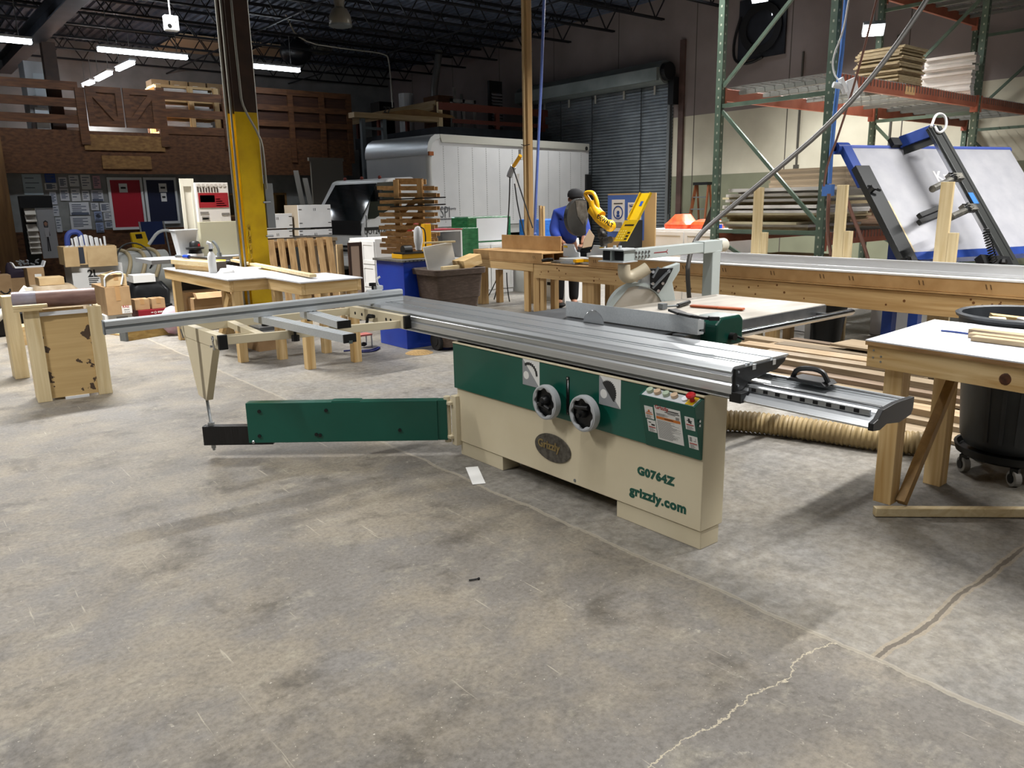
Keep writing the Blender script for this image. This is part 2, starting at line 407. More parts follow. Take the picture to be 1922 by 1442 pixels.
mk('chain_hoist', MB().cyl((WX-.34, DY0-.16, DZ+.22), (WX-.34, DY0-.03, DZ+.22), .2, n=20).box((WX-.25, DY0-.2, DZ-.5), (WX-.05, DY0-.04, DZ+.1)).tube([(WX-.2, DY0-.1, DZ-.4), (WX-.2, DY0-.1, 1.2)], .012), M('hoist_iron', '17181A', .5, .3), d)
mb = MB()
for yy in (DY0+1.0, DY0+2.7, DY0+3.9): mb.cyl((WX-.005, yy, .1), (WX-.005, yy, DZ), .012, n=6)
mk('vertical_strap', mb, M('door_strap', '23272A', .6), d)
mb = MB()
for i in range(5): mb.box((WX-.02, DY0+.55+i*1.0, DZ-.2), (WX+.0, DY0+.6+i*1.0, DZ+.0))
mk('brush_clip', mb, M('pale_clip', 'B8B8B0', .5), d)
# frame jamb with bolts beside the door
struct('trim_1', MB().box((WX-.06, DY0-.34, 0), (WX-.001, DY0-.2, DZ+.9)), M('jamb_primer', '5C4640', .6, 0, '4A3833', 4))
# ------------------------------------------------------------------ mezzanine at Y = 20
MY = 20.0; MZ0, MZ1 = vz(326, 4, MY), vz(245, 4, MY)
BRN = M('mezzanine_dark_timber', '6A4428', .65, 0, '4A2E1A', 3, (1, 1, 6))
mz = struct('wall_mezzanine', MB().box((1.2, MY, MZ0), (10.6, MY+.08, MZ1)).box((1.2, MY+.08, MZ1-.25), (10.6, BY-.01, MZ1-.02)), OSB)
mb = MB(); a = py(155, 250, MY); b = py(310, 285, MY); mb.box((a[0], MY-.03, b[2]), (b[0], MY-.002, a[2]-.02)); a = py(190, 292, MY); b = py(285, 318, MY); mb.box((a[0], MY-.03, b[2]), (b[0], MY-.002, a[2]))
mk('cover_board', mb, OSBL, mz)
# lower partition under the mezzanine (grey board above, strand board below), with lit opening
LW = M('partition_grey_paint', '8F908E', .75, 0, '7E807E', 3)
pb = vz(430, 4.6, MY+.3)
ox0, ox1 = py(700, 380, MY+.3)[0]-2.9, py(535, 380, MY+.3)[0]
ox0 = py(420, 380, MY+.3)[0]; oz1, oz0 = py(500, 366, MY+.3)[2], py(500, 402, MY+.3)[2]
w = MB().box((1.2, MY+.3, pb), (ox0, MY+.36, MZ0+.15)).box((ox1, MY+.3, 0), (10.6, MY+.36, MZ0+.15)).box((ox0, MY+.3, oz1), (ox1, MY+.36, MZ0+.15))
wl = struct('wall_partition', w, LW)
mk('lower_sheathing', MB().box((1.2, MY+.3, 0), (ox0, MY+.36, pb)).box((ox0, MY+.3, 0), (ox1, MY+.36, oz0)), OSB, wl)
wn = struct('window_1', MB().box((ox0, MY+.29, oz0-.05), (ox1, MY+.37, oz0)).box((ox0, MY+.29, oz1), (ox1, MY+.37, oz1+.05)).box((ox0-.05, MY+.29, oz0-.05), (ox0, MY+.37, oz1+.05)).box((ox1, MY+.29, oz0-.05), (ox1+.05, MY+.37, oz1+.05)), OSBL)
mk('stud', MB().box(((ox0+ox1)/2+.55, MY+.7, oz0-.3), ((ox0+ox1)/2+.75, MY+.8, oz1+.3)), PZ, wn)
struct('wall_lit_room', MB().box((ox0-.6, MY+1.6, .2), (ox1+.6, MY+1.65, 2.2)), M('lit_room_paint', 'D8C49A', .8))
# posts and rails of the mezzanine front
t = struct('trim_2', MB().box((1.9, MY-.5, 0), (2.4, MY-.2, vz(255, 2.1, MY-.4))), M('timber_post_wood', '7A5A34', .6, 0, '5C4024', 2, (6, 6, .6)))
def rails(x0, x1, n):
    for i, yy in enumerate((158, 190, 222)):
        z = py(85 if x0 < 2 else 360, yy if x0 < 2 else yy+24, MY)[2]
        struct('trim_%d' % (n+i), MB().box((x0, MY-.02, z-.09), (x1, MY+.03, z+.09)), BRN)
rails(1.3, py(150, 200, MY)[0], 3); rails(py(300, 200, MY)[0], py(424, 200, MY)[0], 6)
mb = MB()
for xx in (py(152, 200, MY)[0], py(302, 200, MY)[0], py(424, 200, MY)[0]): mb.box((xx-.09, MY-.05, MZ1-.3), (xx+.09, MY+.05, vz(165, xx, MY)))
struct('trim_9', mb, BRN)
# plank-clad upper wall between the pillar and the truck
g0, g1 = py(470, 200, MY)[0], py(655, 200, MY)[0]
struct('wall_upper', MB().box((g0-.3, MY+.05, MZ1), (g1, MY+.12, vz(172, g1-1, MY))), M('dark_stained_boards', '4A2E1E', .7, 0, '38221A', 2, (1, 1, 9)))
mb = MB(); zt = vz(172, g1-1, MY)
for f in (0., .36, .68, .97): xx = g0+(g1-g0)*f; mb.box((xx, MY-.03, MZ1-.6), (xx+.14, MY+.04, zt))
for f in (.3, .62, .95): z = MZ1+(zt-MZ1)*f; mb.box((g0, MY-.02, z-.08), (g1, MY+.045, z+.06))
struct('trim_10', mb, BRN)
# double gate
gx0, gx1 = py(158, 200, MY)[0], py(298, 200, MY)[0]; gm = (gx0+gx1)/2; gzb, gzt = vz(240, gm, MY), vz(166, gm, MY)
for i, (a, b) in enumerate(((gx0+.04, gm-.02), (gm+.02, gx1-.04))):
    t = thing('mezzanine_gate', ('gate leaf', 'gate leaf')[i]+(' whose brace falls towards the middle, beside the white tall cabinet', ' whose brace rises from the middle, beside the crate shelving')[i], 'gate', ((a+b)/2, MY-.05, gzb), 'mezzanine gate leaves')
    mk('gate_panel', MB().box((a, MY-.06, gzb), (b, MY-.035, gzt)), OSB, t)
    mb = MB()
    for xx in (a, b-.13): mb.box((xx, MY-.1, gzb), (xx+.13, MY-.061, gzt))
    for zz in (gzb, gzt-.13): mb.box((a+.13, MY-.1, zz), (b-.13, MY-.061, zz+.13))
    p, q = ((a+.13, gzt-.13), (b-.13, gzb+.13)) if i == 0 else ((a+.13, gzb+.13), (b-.13, gzt-.13))
    mb.bar((p[0], MY-.08, p[1]), (q[0], MY-.08, q[1]), .035, .12)
    mk('gate_frame', mb, BRN, t)
# ------------------------------------------------------------------ lights
def area(name, loc, sx, sy, power, col=(1, .985, .965)):
    l = bpy.data.lights.new(name, 'AREA'); l.shape = 'RECTANGLE'; l.size = sx; l.size_y = sy; l.energy = power; l.color = col; l.spread = math.radians(125)
    o = bpy.data.objects.new(name, l); COL.objects.link(o); o.location = loc; return o
TUBE = M('lit_tube', 'EEF6FF', .4, emit=22)
TUBEH = M('tube_housing', 'B8BCC0', .4)
def tube_light(name, a, b, label, group, power, r=.05):
    a, b = Vector(a), Vector(b); t = thing(name, label, 'ceiling light', tuple((a+b)/2), group)
    d = (b-a).normalized(); sd = d.cross(Vector((0, 0, 1))).normalized()
    mk('housing', MB().bar(a+Vector((0, 0, .07)), b+Vector((0, 0, .07)), .16, .04), TUBEH, t)
    mk('tube', MB().bar(a, b, .11, .07), TUBE, t, bev=.02)
    for f in (.12, .88):
        p = a.lerp(b, f); mk('hanger', MB().cyl(p+Vector((0, 0, .1)), (p.x, p.y, CZ-.6), .008, n=6), ZINC, t)
    area(name+'_glow', tuple((a+b)/2-Vector((0, 0, .09))), (b-a).length if abs(d.x) > .5 else .1, .1 if abs(d.x) > .5 else (b-a).length, power)
Z5 = 4.72
A = lambda q, z=Z5: pz(q[0], q[1], z)
p = A((183, 93)); q = A((348, 111)); tube_light('tube_light', p, (q[0], p[1], Z5), 'lit LED tube hung over the mezzanine gate', 'shop tube lights', 7)
L1 = q[0]-p[0]
q = A((60, 80)); tube_light('tube_light', (q[0]-L1, q[1], Z5), (q[0], q[1], Z5), 'lit LED tube cut off by the picture edge above the tall white cabinet', 'shop tube lights', 7)
p = A((468, 124)); q = A((556, 135)); tube_light('tube_light', (q[0]-L1, p[1], Z5), (q[0], p[1], Z5), 'lit LED tube partly behind the yellow column', 'shop tube lights', 7)
for (a, b), lb in zip((((158, 161), (174, 154)), ((182, 150), (207, 137)), ((221, 131), (249, 118))), ('furthest and shortest-looking of three LED tubes in line above the gate', 'middle of three LED tubes in line above the gate', 'tube with most length showing of three LED tubes in line above the gate')):
    P_, Q_ = A(a, 4.85), A(b, 4.85); tube_light('tube_light', (P_[0], P_[1], 4.85), (Q_[0], Q_[1], 4.85), lb, 'mezzanine tube lights', 110)
# shop's unseen tube rows; last two are fills added to brighten wall and door
for i, (lx, ly, pw) in enumerate(((1.9, 10.3, 420), (-2.6, 5.2, 270), (1.2, 2.4, 50), (5.6, 1.0, 220), (4.2, -2.5, 90), (-1.5, -2.5, 110), (8.0, 6.2, 240), (10.6, 10.6, 80), (5.2, 12.6, 30), (9.4, 1.6, 170), (12.4, 7.6, 300), (12.2, 13.6, 110))):
    area('shop_row_and_fill_%d' % i, (lx, ly, 5.1), 2.4, .14, pw)
w = bpy.data.worlds.new('world'); SC.world = w; w.use_nodes = True; w.node_tree.nodes['Background'].inputs[0].default_value = (.03, .035, .04, 1); w.node_tree.nodes['Background'].inputs[1].default_value = .3
# ================================================================== SLIDING TABLE SAW
SX, SY0, SY1 = 2.69, 2.01, 3.885
saw = thing('sliding_table_saw', 'large green and cream sliding table saw standing on the concrete floor', 'table saw', (3.0, 3.0, 0))
P = lambda n, mb, m, par=saw, **k: mk(n, mb, m, par, **k)
P('cabinet', MB().box((SX, SY0, .09), (2.85, SY1, .722)).box((2.85, 2.6, .03), (3.5, 3.5, .78)), CREAM, bev=.004)
P('plinth', MB().box((SX+.008, SY0+.004, 0), (2.83, 2.53, .088)), CREAM, bev=.003); P('plinth', MB().box((SX+.008, 3.45, 0), (2.83, SY1-.012, .088)), CREAM, bev=.003)
P('front_panel', MB().box((SX-.013, SY0+.32, .433), (SX-.0005, SY1+.012, .712)), GREEN, bev=.003)
P('cabinet_lip', MB().box((SX-.015, SY0-.002, .714), (2.855, SY1+.014, .722)), CREAM, bev=.002)
# control box: wedge that leans out towards its top
cb = P('control_box', MB().prism([(0, .43), (.012, .43), (.07, .683), (.016, .708), (0, .708)], (SX-.0006, SY0+.004, 0), (-1, 0, 0), (0, 0, 1), (0, .316, 0)), GREEN, bev=.003)
bn = Vector((SX-.016, 0, .708)) - Vector((SX-.07, 0, .683)); bn.normalize(); up = Vector((0, 1, 0)).cross(bn); up = up if up.z > 0 else -up
def onbox(f, g, h=0.): # f along the box from its far end, g across its slanted top
    return Vector((SX-.07, SY0+.316-.012-f*.292, .683)).lerp(Vector((SX-.016, SY0+.316-.012-f*.292, .708)), g)+up*h
P('button_plate', MB().prism([(0, .04), (1, .04), (1, .96), (0, .96)], onbox(0, 0, 0), onbox(1, 0)-onbox(0, 0), onbox(0, 1)-onbox(0, 0), up*.0025), GREYL, par=cb)
BT = [(.10, 'A9B8A0', 'ACB79E'), (.25, 'C9AE90', ''), (.42, 'A9B8A0', ''), (.58, 'C9AE90', ''), (.78, 'ECEEF0', '')]
for i, (f, c, _) in enumerate(BT):
    o = onbox(f, .55, .003); P('push_button', MB().cyl(o, o+up*(.016 if i < 4 else .008), .0165, n=18), M('button_'+c, c, .35), par=cb, bev=.002)
o = onbox(.92, .5, .003); P('stop_collar', MB().prism([(-.075, .05), (.06, .05), (.06, .98), (-.075, .98)], onbox(.92, 0, .0027), onbox(1, 0)-onbox(0, 0), onbox(0, 1)-onbox(0, 0), up*.002), YEL, par=cb)
P('stop_button', MB().lathe([(.011, 0), (.011, .02), (.02, .024), (.022, .032), (.017, .038), (0, .04)], o+up*.002, up, 20), RED, par=cb, smooth=True)
# stickers on the control box
fd = (Vector((SX-.07, 0, .683))-Vector((SX-.012, 0, .43))).normalized(); fn = Vector((0, -1, 0)).cross(fd); fn = fn if fn.x < 0 else -fn
def face(f, g, h=.0006):   # f 0..1 along box front (far end first), g 0 bottom .. 1 top
    return Vector((SX-.0126, SY0+.32-f*.316, .43)).lerp(Vector((SX-.0706, SY0+.32-f*.316, .683)), g)+fn*h
STK = M('sticker_white', 'DCDCD8', .4); SKB = M('sticker_ink', '2A2A2A', .6); SKO = M('sticker_orange', 'C8742C', .5); SKR = M('sticker_red', 'A02820', .5); SKG = M('sticker_grey_print', '8A8A88', .6)
def sticker(f0, f1, g0, g1, marks, nm='warning_sticker'):
    e = face(1, 0)-face(0, 0); u_ = face(0, 1)-face(0, 0)
    s = P(nm, MB().prism([(f0, g0), (f1, g0), (f1, g1), (f0, g1)], face(0, 0), e, u_, fn*.0008), STK, par=cb)
    s_mb = MB()
    for (a, b, c, d, mi) in marks:
        s_mb.mat(mi).prism([(f0+(f1-f0)*a, g0+(g1-g0)*b), (f0+(f1-f0)*c, g0+(g1-g0)*b), (f0+(f1-f0)*c, g0+(g1-g0)*d), (f0+(f1-f0)*a, g0+(g1-g0)*d)], face(0, 0, .0015), e, u_, fn*.0004)
    P('printing', s_mb, [SKB, SKO, SKG, SKR], par=s)
ml = [(.04, .62, .96, .7, 1), (.45, .9, .93, .93, 0), (.4, .855, .96, .875, 0), (.5, .82, .8, .835, 0), (.8, .71, .93, .79, 2)]
for k in range(9): ml.append((.05, .79-k*.009, .35+.3*random.random(), .793-k*.009, 2))
for k in range(26): ml.append((.05, .58-k*.021, .55+.4*random.random(), .588-k*.021, 2))
ml.append((.35, .645, .7, .675, 0))
sticker(.27, .74, .2, .86, ml, 'instruction_sticker')
text('sticker_title', 'Grizzly', .026, face(.285, .805, .0016), (0, -1, 0), fd, SKR, cb, .0003, 1.05, .0006)
for f0, g0, ic in ((.08, .57, 1), (.1, .31, 2), (.81, .55, 3), (.83, .2, 4)):
    mk_ = [(.1, .36, .9, .44, 3 if ic != 1 else 1)]+[(.12, .28-k*.06, .5+.4*random.random(), .31-k*.06, 2) for k in range(5)]
    mk_ += {1: [(.4, .55, .6, .72, 1), (.2, .5, .8, .56, 3)], 2: [(.15, .75, .45, .82, 0), (.45, .55, .85, .68, 0)], 3: [(.35, .55, .55, .9, 0), (.2, .68, .75, .74, 0), (.55, .5, .68, .66, 0)], 4: [(.15, .55, .4, .9, 2), (.55, .6, .8, .63, 0), (.77, .6, .8, .85, 0)]}[ic]
    sticker(f0, f0+.16, g0, g0+.24, mk_)
P('side_screw', MB().cyl((2.655, SY0+.003, .615), (2.655, SY0-.002, .615), .006, n=10).cyl((2.655, SY0+.003, .595), (2.655, SY0-.002, .595), .006, n=10), STEEL, par=cb)
# gauge stickers, scale, badge, writing on the front
fx = SX-.0135
def fp(x, y, X=fx): return Vector(px(x, y, X))
for (a, b, blade) in (((981, 682), (1013, 719), 0), ((1125, 713), (1165, 758), 1)):
    p0, p1 = fp(*a), fp(*b); y0, y1 = p0.y, p1.y; zc = (p0.z+p1.z)/2; hz = abs(y0-y1)*.52; z0, z1 = zc-hz, zc+hz; hh = z1-z0; ww = y0-y1
    s = P('gauge_sticker', MB().box((fx-.0008, y1, z0), (fx, y0, z1)), STK)
    q = lambda u, v, d: (fx-d, y0-ww*u, z0+hh*v)
    P('grey_half', MB().prism([(0, 0), (1, 0), (0, 1)], q(0, 0, .0012), (0, -ww, 0), (0, 0, hh), (-.0003, 0, 0)), M('sticker_mid_grey', '909294', .5), par=s)
    P('dial_mark', MB().cyl(q(.22, .38, .0015), q(.22, .38, .002), ww*.16, n=20), STK, par=s)
    teeth = []
    if blade:
        for k in range(33):
            t = math.pi*(.75-k/32)  # half disc along the diagonal
            r = .42 if k % 2 else .37; teeth.append((.42+r*math.cos(t)*.95, .46+r*math.sin(t)))
        mbt = MB().prism(teeth, q(0, 0, .0018), (0, -ww, 0), (0, 0, hh), (-.0003, 0, 0))
    else:
        mbt = MB()
        for k in range(9):
            t = math.pi*(.66-.62*k/8); mbt.obox(q(.4+.44*math.cos(t), .42+.42*math.sin(t), .0018), (.0002, 0, 0), (0, -ww*.05, hh*.015), (0, ww*.01, hh*.05))
    P('blade_drawing', mbt, SKB, par=s)
p0, p1 = fp(1066, 707), fp(1068, 779)
P('tilt_scale', MB().box((fx-.003, p0.y-.011, p1.z), (fx, p0.y+.011, p0.z)), BLACK, bev=.001)
P('scale_pointer_slot', MB().box((fx-.004, p0.y-.008, p1.z+.02), (fx-.003, p0.y-.001, p0.z-.018)).cyl((fx-.005, p0.y, p1.z+.008), (fx-.003, p0.y, p1.z+.008), .005, n=10).cyl((fx-.005, p0.y, p0.z-.008), (fx-.003, p0.y, p0.z-.008), .005, n=10), STEEL)
c = fp(1038, 841, SX); ey = abs(fp(1005, 830, SX).y-fp(1072, 852, SX).y)/2
ell = [(ey*math.cos(t*math.pi/20), ey*.54*math.sin(t*math.pi/20)) for t in range(40)]
PEW = M('pewter_badge', '4E4A44', .45, .6, '6A665E', 40, bump=.3)
bd = P('maker_badge', MB().prism(ell, (SX-.0005, c.y, c.z), (0, -1, 0), (0, 0, 1), (-.006, 0, 0)), PEW, bev=.002)
text('badge_letters', 'Grizzly', .062, (SX-.0066, c.y+ey*.8, c.z-.01), (0, -1, 0), (0, 0, 1), M('brass_letters', '9A875C', .4, .7), bd, .0012, 1.0, .0018)
def letters(nm, body, a, b, size, wx=1.):
    p0, p1 = fp(*a, SX-.0004), fp(*b, SX-.0004)
    o = text(nm, body, size, p0, (0, -1, 0), (0, 0, 1), GREEN, saw, .0003, 1, .0034, 'LEFT', 1.1)
    xs = [v.co.y for v in o.data.vertices]; w0 = max(xs)-min(xs); k = (p0.y-p1.y)/w0
    for v in o.data.vertices: v.co.y = p0.y+(v.co.y-max(xs))*k; v.co.z += (p1.z-p0.z)*(p0.y-v.co.y)/(p0.y-p1.y)*.0
    return o
letters('model_lettering', 'G0764Z', (1196, 889), (1267, 909), .054)
letters('web_lettering', 'grizzly.com', (1181, 926), (1288, 956), .064)
P('front_screw', MB().cyl((SX-.002, fp(1079, 902, SX).y, fp(1079, 902, SX).z), (SX+.001, fp(1079, 902, SX).y, fp(1079, 902, SX).z), .009, n=14), ZINC)
# handwheels
HW = M('handwheel_rim_plastic', 'A9ACAE', .38)
for i, (x, y) in enumerate(((1026, 755), (1097, 776))):
    c = Vector(px(x, y, SX-.075)); R = .094
    w_ = P('handwheel', MB().lathe([(R-.014, -.022), (R-.003, -.018), (R, 0), (R-.003, .018), (R-.014, .022)], c, (1, 0, 0), 40), HW, smooth=True)
    wav = []
    for k in range(96):
        t = 2*math.pi*k/96; wav.append((t, .073+.005*math.cos(8*t)))
    vs = []; fs = []
    for xx in (-.018, -.01):
        for t, r in wav: vs.append(c+Vector((xx, math.cos(t)*r, math.sin(t)*r)))
        for t, r in wav: vs.append(c+Vector((xx-(.004 if xx < -.015 else 0), math.cos(t)*(R-.01), math.sin(t)*(R-.01))))
    n = 96
    for k in range(n):
        k2 = (k+1) % n; fs += [(k, k2, n+k2, n+k), (2*n+k, 3*n+k, 3*n+k2, 2*n+k2), (k, 2*n+k, 2*n+k2, k2)]
    P('scalloped_ring', MB().add(vs, fs), HW, par=w_)
    P('wheel_dish', MB().cyl(c+Vector((.004, 0, 0)), c+Vector((.012, 0, 0)), R-.012, n=40).cyl(c+Vector((.01, 0, 0)), c+Vector((.062, 0, 0)), .022, n=20), BLACK, par=w_)
    P('wheel_hub', MB().lathe([(0, -.03), (.02, -.028), (.026, -.02), (.03, .004)], c+Vector((0, .006, .006)), (1, 0, 0), 20), BLACK, par=w_, smooth=True)
    a = (-.2, 2.9)[i]; hd = Vector((0, -math.cos(.25 if i == 0 else -.15), math.sin(.25 if i == 0 else -.15)*(-1 if i == 0 else -1)))
    hc = c+Vector((-.022, .012, -.012 if i == 0 else .03))
    P('folding_handle', MB().tube([hc+Vector((0, .03, 0)), hc, hc+hd*.03, hc+hd*.06], lambda t: .012-.003*abs(t-.5), 10), BLACK, par=w_, smooth=True)
    P('clutch_pin', MB().cyl(c+Vector((-.045, .004, -.004)), c+Vector((-.02, .004, -.004)), .012, n=14), BLACK, par=w_)
# ---- sliding table (runs along Y)
TY0, TY1 = 1.875, 5.12; TX0, TX1 = 2.685, 3.095
prof = [(0, .868), (.012, .872), (.085, .872), (.085, .864), (.1, .864), (.1, .872), (.118, .872), (.118, .86), (.14, .86), (.14, .872), (.27, .872), (.27, .862), (.288, .862), (.288, .872), (.41, .872), (.41, .866), (.36, .848), (.3, .82), (.22, .815), (.1, .80), (.03, .757), (-.004, .754), (-.006, .79), (.0, .8), (-.006, .806), (-.01, .83), (-.002, .838), (-.012, .85)]
P('sliding_table', MB().prism(prof, (TX0, TY0, 0), (1, 0, 0), (0, 0, 1), (0, TY1-TY0, 0)), ALU, bev=.0012)
ep = P('table_end_cap', MB().prism([(.0, .862), (.37, .862), (.36, .846), (.3, .818), (.22, .812), (.12, .80), (.03, .762), (.0, .762)], (TX0+.002, TY0, 0), (1, 0, 0), (0, 0, 1), (0, -.012, 0)), BLACK, bev=.001)
P('slot_liner', MB().box((TX0+.118, TY0-.0135, .842), (TX0+.142, TY0-.011, .866)), ALU, par=ep); P('slot_liner', MB().box((TX0+.268, TY0-.0135, .842), (TX0+.29, TY0-.011, .866)), ALU, par=ep)
P('end_screw', MB().cyl((TX0+.02, TY0-.0155, .848), (TX0+.02, TY0-.011, .848), .005, n=8).cyl((TX0+.02, TY0-.0155, .79), (TX0+.02, TY0-.011, .79), .005, n=8), ALU, par=ep)
P('table_brush', MB().box((TX0-.004, TY0-.045, .722), (TX0+.06, TY0+.01, .765)), BLACK, bev=.002)
rs = P('rail_scuff_marks', MB(), SKB) if 0 else None
# lower guide rail
RY0, RY1 = 1.3, 4.78
rp = [(.0, .733), (.006, .725), (.03, .722), (.28, .722), (.3, .74), (.3, .792), (.285, .792), (.275, .775), (.17, .77), (.165, .782), (.15, .786), (.075, .785), (.068, .772), (.06, .768), (.03, .748), (.02, .752)]
P('guide_rail', MB().prism(rp, (2.7, RY0, 0), (1, 0, 0), (0, 0, 1), (0, RY1-RY0, 0)), ALU, bev=.001)
P('rack_strip', MB().box((2.742, RY0+.02, .764), (2.752, TY0-.04, .784)), ALUD)
for k in range(9): yy = RY0+.06+k*.055; P('rack_slot', MB().box((2.7405, yy, .767), (2.7425, yy+.02, .781)), DARK)
P('ground_rod', MB().cyl((2.79, RY0, .79), (2.79, TY0, .79), .006, n=10).cyl((2.965, RY0, .79), (2.965, TY0, .79), .006, n=10), STEEL)
P('rail_end_cap', MB().prism([(-.004, .722), (.05, .716), (.1, .73), (.2, .716), (.29, .73), (.305, .75), (.306, .798), (.16, .8), (.06, .79), (.03, .76), (-.004, .75)], (2.7, RY0, 0), (1, 0, 0), (0, 0, 1), (0, -.02, 0)), BLACK, bev=.002)
P('left_end_cap', MB().prism([(0, .722), (.3, .722), (.3, .792), (0, .78)], (2.7, RY1, 0), (1, 0, 0), (0, 0, 1), (0, .012, 0)), ALUD)
# black push handle by the table end
hx, hy = 2.9, TY0-.2
ph = P('push_handle', MB().prism([(-.09, .8), (.09, .8), (.07, .815), (-.07, .815)], (hx, hy, 0), (0, 1, 0), (0, 0, 1), (.1, 0, 0)), BLACK, bev=.003)
P('handle_grip', MB().tube([(hx+.03, hy+.075, .81), (hx+.03, hy+.055, .855), (hx+.03, hy-.055, .862), (hx+.03, hy-.085, .812)], .011, 8, smooth=2), BLACK, par=ph, smooth=True)
# ---- main table, extension, blade, rip fence
P('main_table', MB().box((3.105, 2.62, .82), (3.62, 3.75, .868)), IRON, bev=.004)
P('extension_table', MB().box((3.625, 2.62, .835), (4.72, 3.47, .872)).box((3.7, 2.66, .78), (4.68, 3.43, .834)), M('extension_steel_dusty', 'B2ABA0', .5, .3, '9C968C', 4, (1, 3, 1)), bev=.003)
P('extension_edge_strip', MB().box((3.63, 2.612, .79), (4.715, 2.619, .868)), IRON)
bx = TX1+.012; bc = Vector((bx, 3.0, .862)); vs = []; R = .082; teeth = 72
bc = Vector(px(1114, 612, bx)); bc.z = .864; 
poly = []
for k in range(teeth*2):
    t = 2*math.pi*k/(teeth*2); r = R+(.003 if k % 2 else -.003); poly.append((r*math.cos(t), r*math.sin(t)))
mb = MB().prism(poly, (bx-.0015, bc.y, bc.z), (0, 1, 0), (0, 0, 1), (.003, 0, 0))
for i, v in enumerate(mb.v):
    if v[2] < .8: mb.v[i] = (v[0], v[1], .8)
P('saw_blade', mb, STEEL)
fxp = 3.19
P('rip_fence', MB().prism([(0, .874), (.05, .874), (.05, .885), (.012, .887), (.012, .9), (.05, .9), (.05, .95), (.012, .953), (.012, .964), (0, .966)], (fxp, 2.45, 0), (1, 0, 0), (0, 0, 1), (0, .98, 0)), ALUX, bev=.001)
fb = P('fence_block', MB().prism([(0, .8), (.23, .8), (.23, .93), (.2, .955), (.04, .955), (0, .92)], (3.28, 2.4, 0), (1, 0, 0), (0, 0, 1), (0, .16, 0)), GREEND, bev=.012)
P('fence_carrier', MB().box((3.245, 2.47, .875), (3.279, 2.62, .93)).box((3.15, 2.5, .82), (3.28, 2.58, .87)), ALUD, par=fb)
P('micro_knob', MB().cyl((3.4, 2.399, .85), (3.4, 2.37, .85), .02, n=16), BLACK, par=fb); P('lock_screw', MB().cyl((3.46, 2.399, .84), (3.46, 2.36, .83), .007, n=8), BLACK, par=fb)
P('fence_rail_bar', MB().cyl((3.12, 2.53, .815), (4.88, 2.53, .815), .021, n=20).cyl((4.88, 2.53, .815), (4.9, 2.53, .815), .016, n=16), STEEL, smooth=True)
for xx in (3.7, 4.6): P('rail_bracket', MB().box((xx, 2.545, .80), (xx+.03, 2.611, .83)), IRON)
# ---- swing arm at the far end
hx, hy = 2.655, 3.95; ex, ey_ = 1.655, 4.60
d = Vector((1.47-hx, 4.93-hy, 0)).normalized()
def along(pxx, zz_=.2):
    return min((abs(proj((hx+d.x*i*.004, hy+d.y*i*.004, zz_))[0]-pxx), i*.004) for i in range(100, 520))[1]
ts_ = along(468); ex, ey_ = hx+d.x*ts_, hy+d.y*ts_
zt0, zb0 = vz(738, hx, hy), vz(806, hx, hy); zt1, zb1 = vz(766, ex, ey_), vz(846, ex, ey_); zt, zb = (zt0+zt1)/2, (zb0+zb1)/2
n_ = Vector((-d.y, d.x, 0)); p0 = Vector((hx, hy, (zt+zb)/2))+d*.06; p1 = Vector((ex, ey_, (zt+zb)/2))
sw = P('swing_arm', MB().bar(p0, p1, .075, zt-zb), GREEN, bev=.003)
fr = -n_ if (-n_).dot(Vector((-p1.x, -p1.y, 0))) > 0 else n_
L_ = (p1-p0).length
P('arm_bolt', sum_bolts := (lambda m: m)(MB()), BLACK, par=sw) if 0 else None
for f, g in ((.07, .2), (.06, .82), (.42, .2), (.38, .82), (.8, .72), (.36, .8)):
    c = p1-d*L_*f+Vector((0, 0, (g-.5)*-(zt-zb)))+fr*.0375
    P('arm_bolt', MB().cyl(c, c+fr*.007, .011, n=12), BLACK, par=sw)
P('arm_plate', MB().bar(p1-d*L_*.45+Vector((0, 0, (zt-zb)/2+.003)), p1-d*L_*.6+Vector((0, 0, (zt-zb)/2+.003)), .07, .006), GREEN, par=sw)
c = p1+Vector((0, 0, -(zt-zb)/2+.008))-d*.03+fr*.038; P('roller_screw', MB().ball(c, .012, 10), STEEL, par=sw, smooth=True)
te_ = along(382); e1 = Vector((hx+d.x*te_, hy+d.y*te_, 0)); zt2, zb2 = vz(799, e1.x, e1.y), vz(834, e1.x, e1.y); zc = (zt2+zb2)/2
e1.z = zc; e0 = Vector((p1.x, p1.y, zc))-d*.15
P('inner_arm', MB().bar(e0, e1, .055, zt2-zb2), BLACKG, par=sw, bev=.002)
P('arm_hinge', MB().box((SX-.03, SY1-.02, zb-.03), (SX+.06, SY1+.03, zt+.03)).cyl((hx, hy, zb-.02), (hx, hy, zt+.02), .022, n=16).box((hx-.02, SY1+.01, zb+.01), (hx+.05, hy+.02, zb+.03)).box((hx-.02, SY1+.01, zt-.03), (hx+.05, hy+.02, zt-.01)), CREAM, bev=.003)
P('hinge_leaf', MB().bar(Vector((hx, hy, (zt+zb)/2)), p0, .06, zt-zb), GREEN, par=sw, bev=.002)
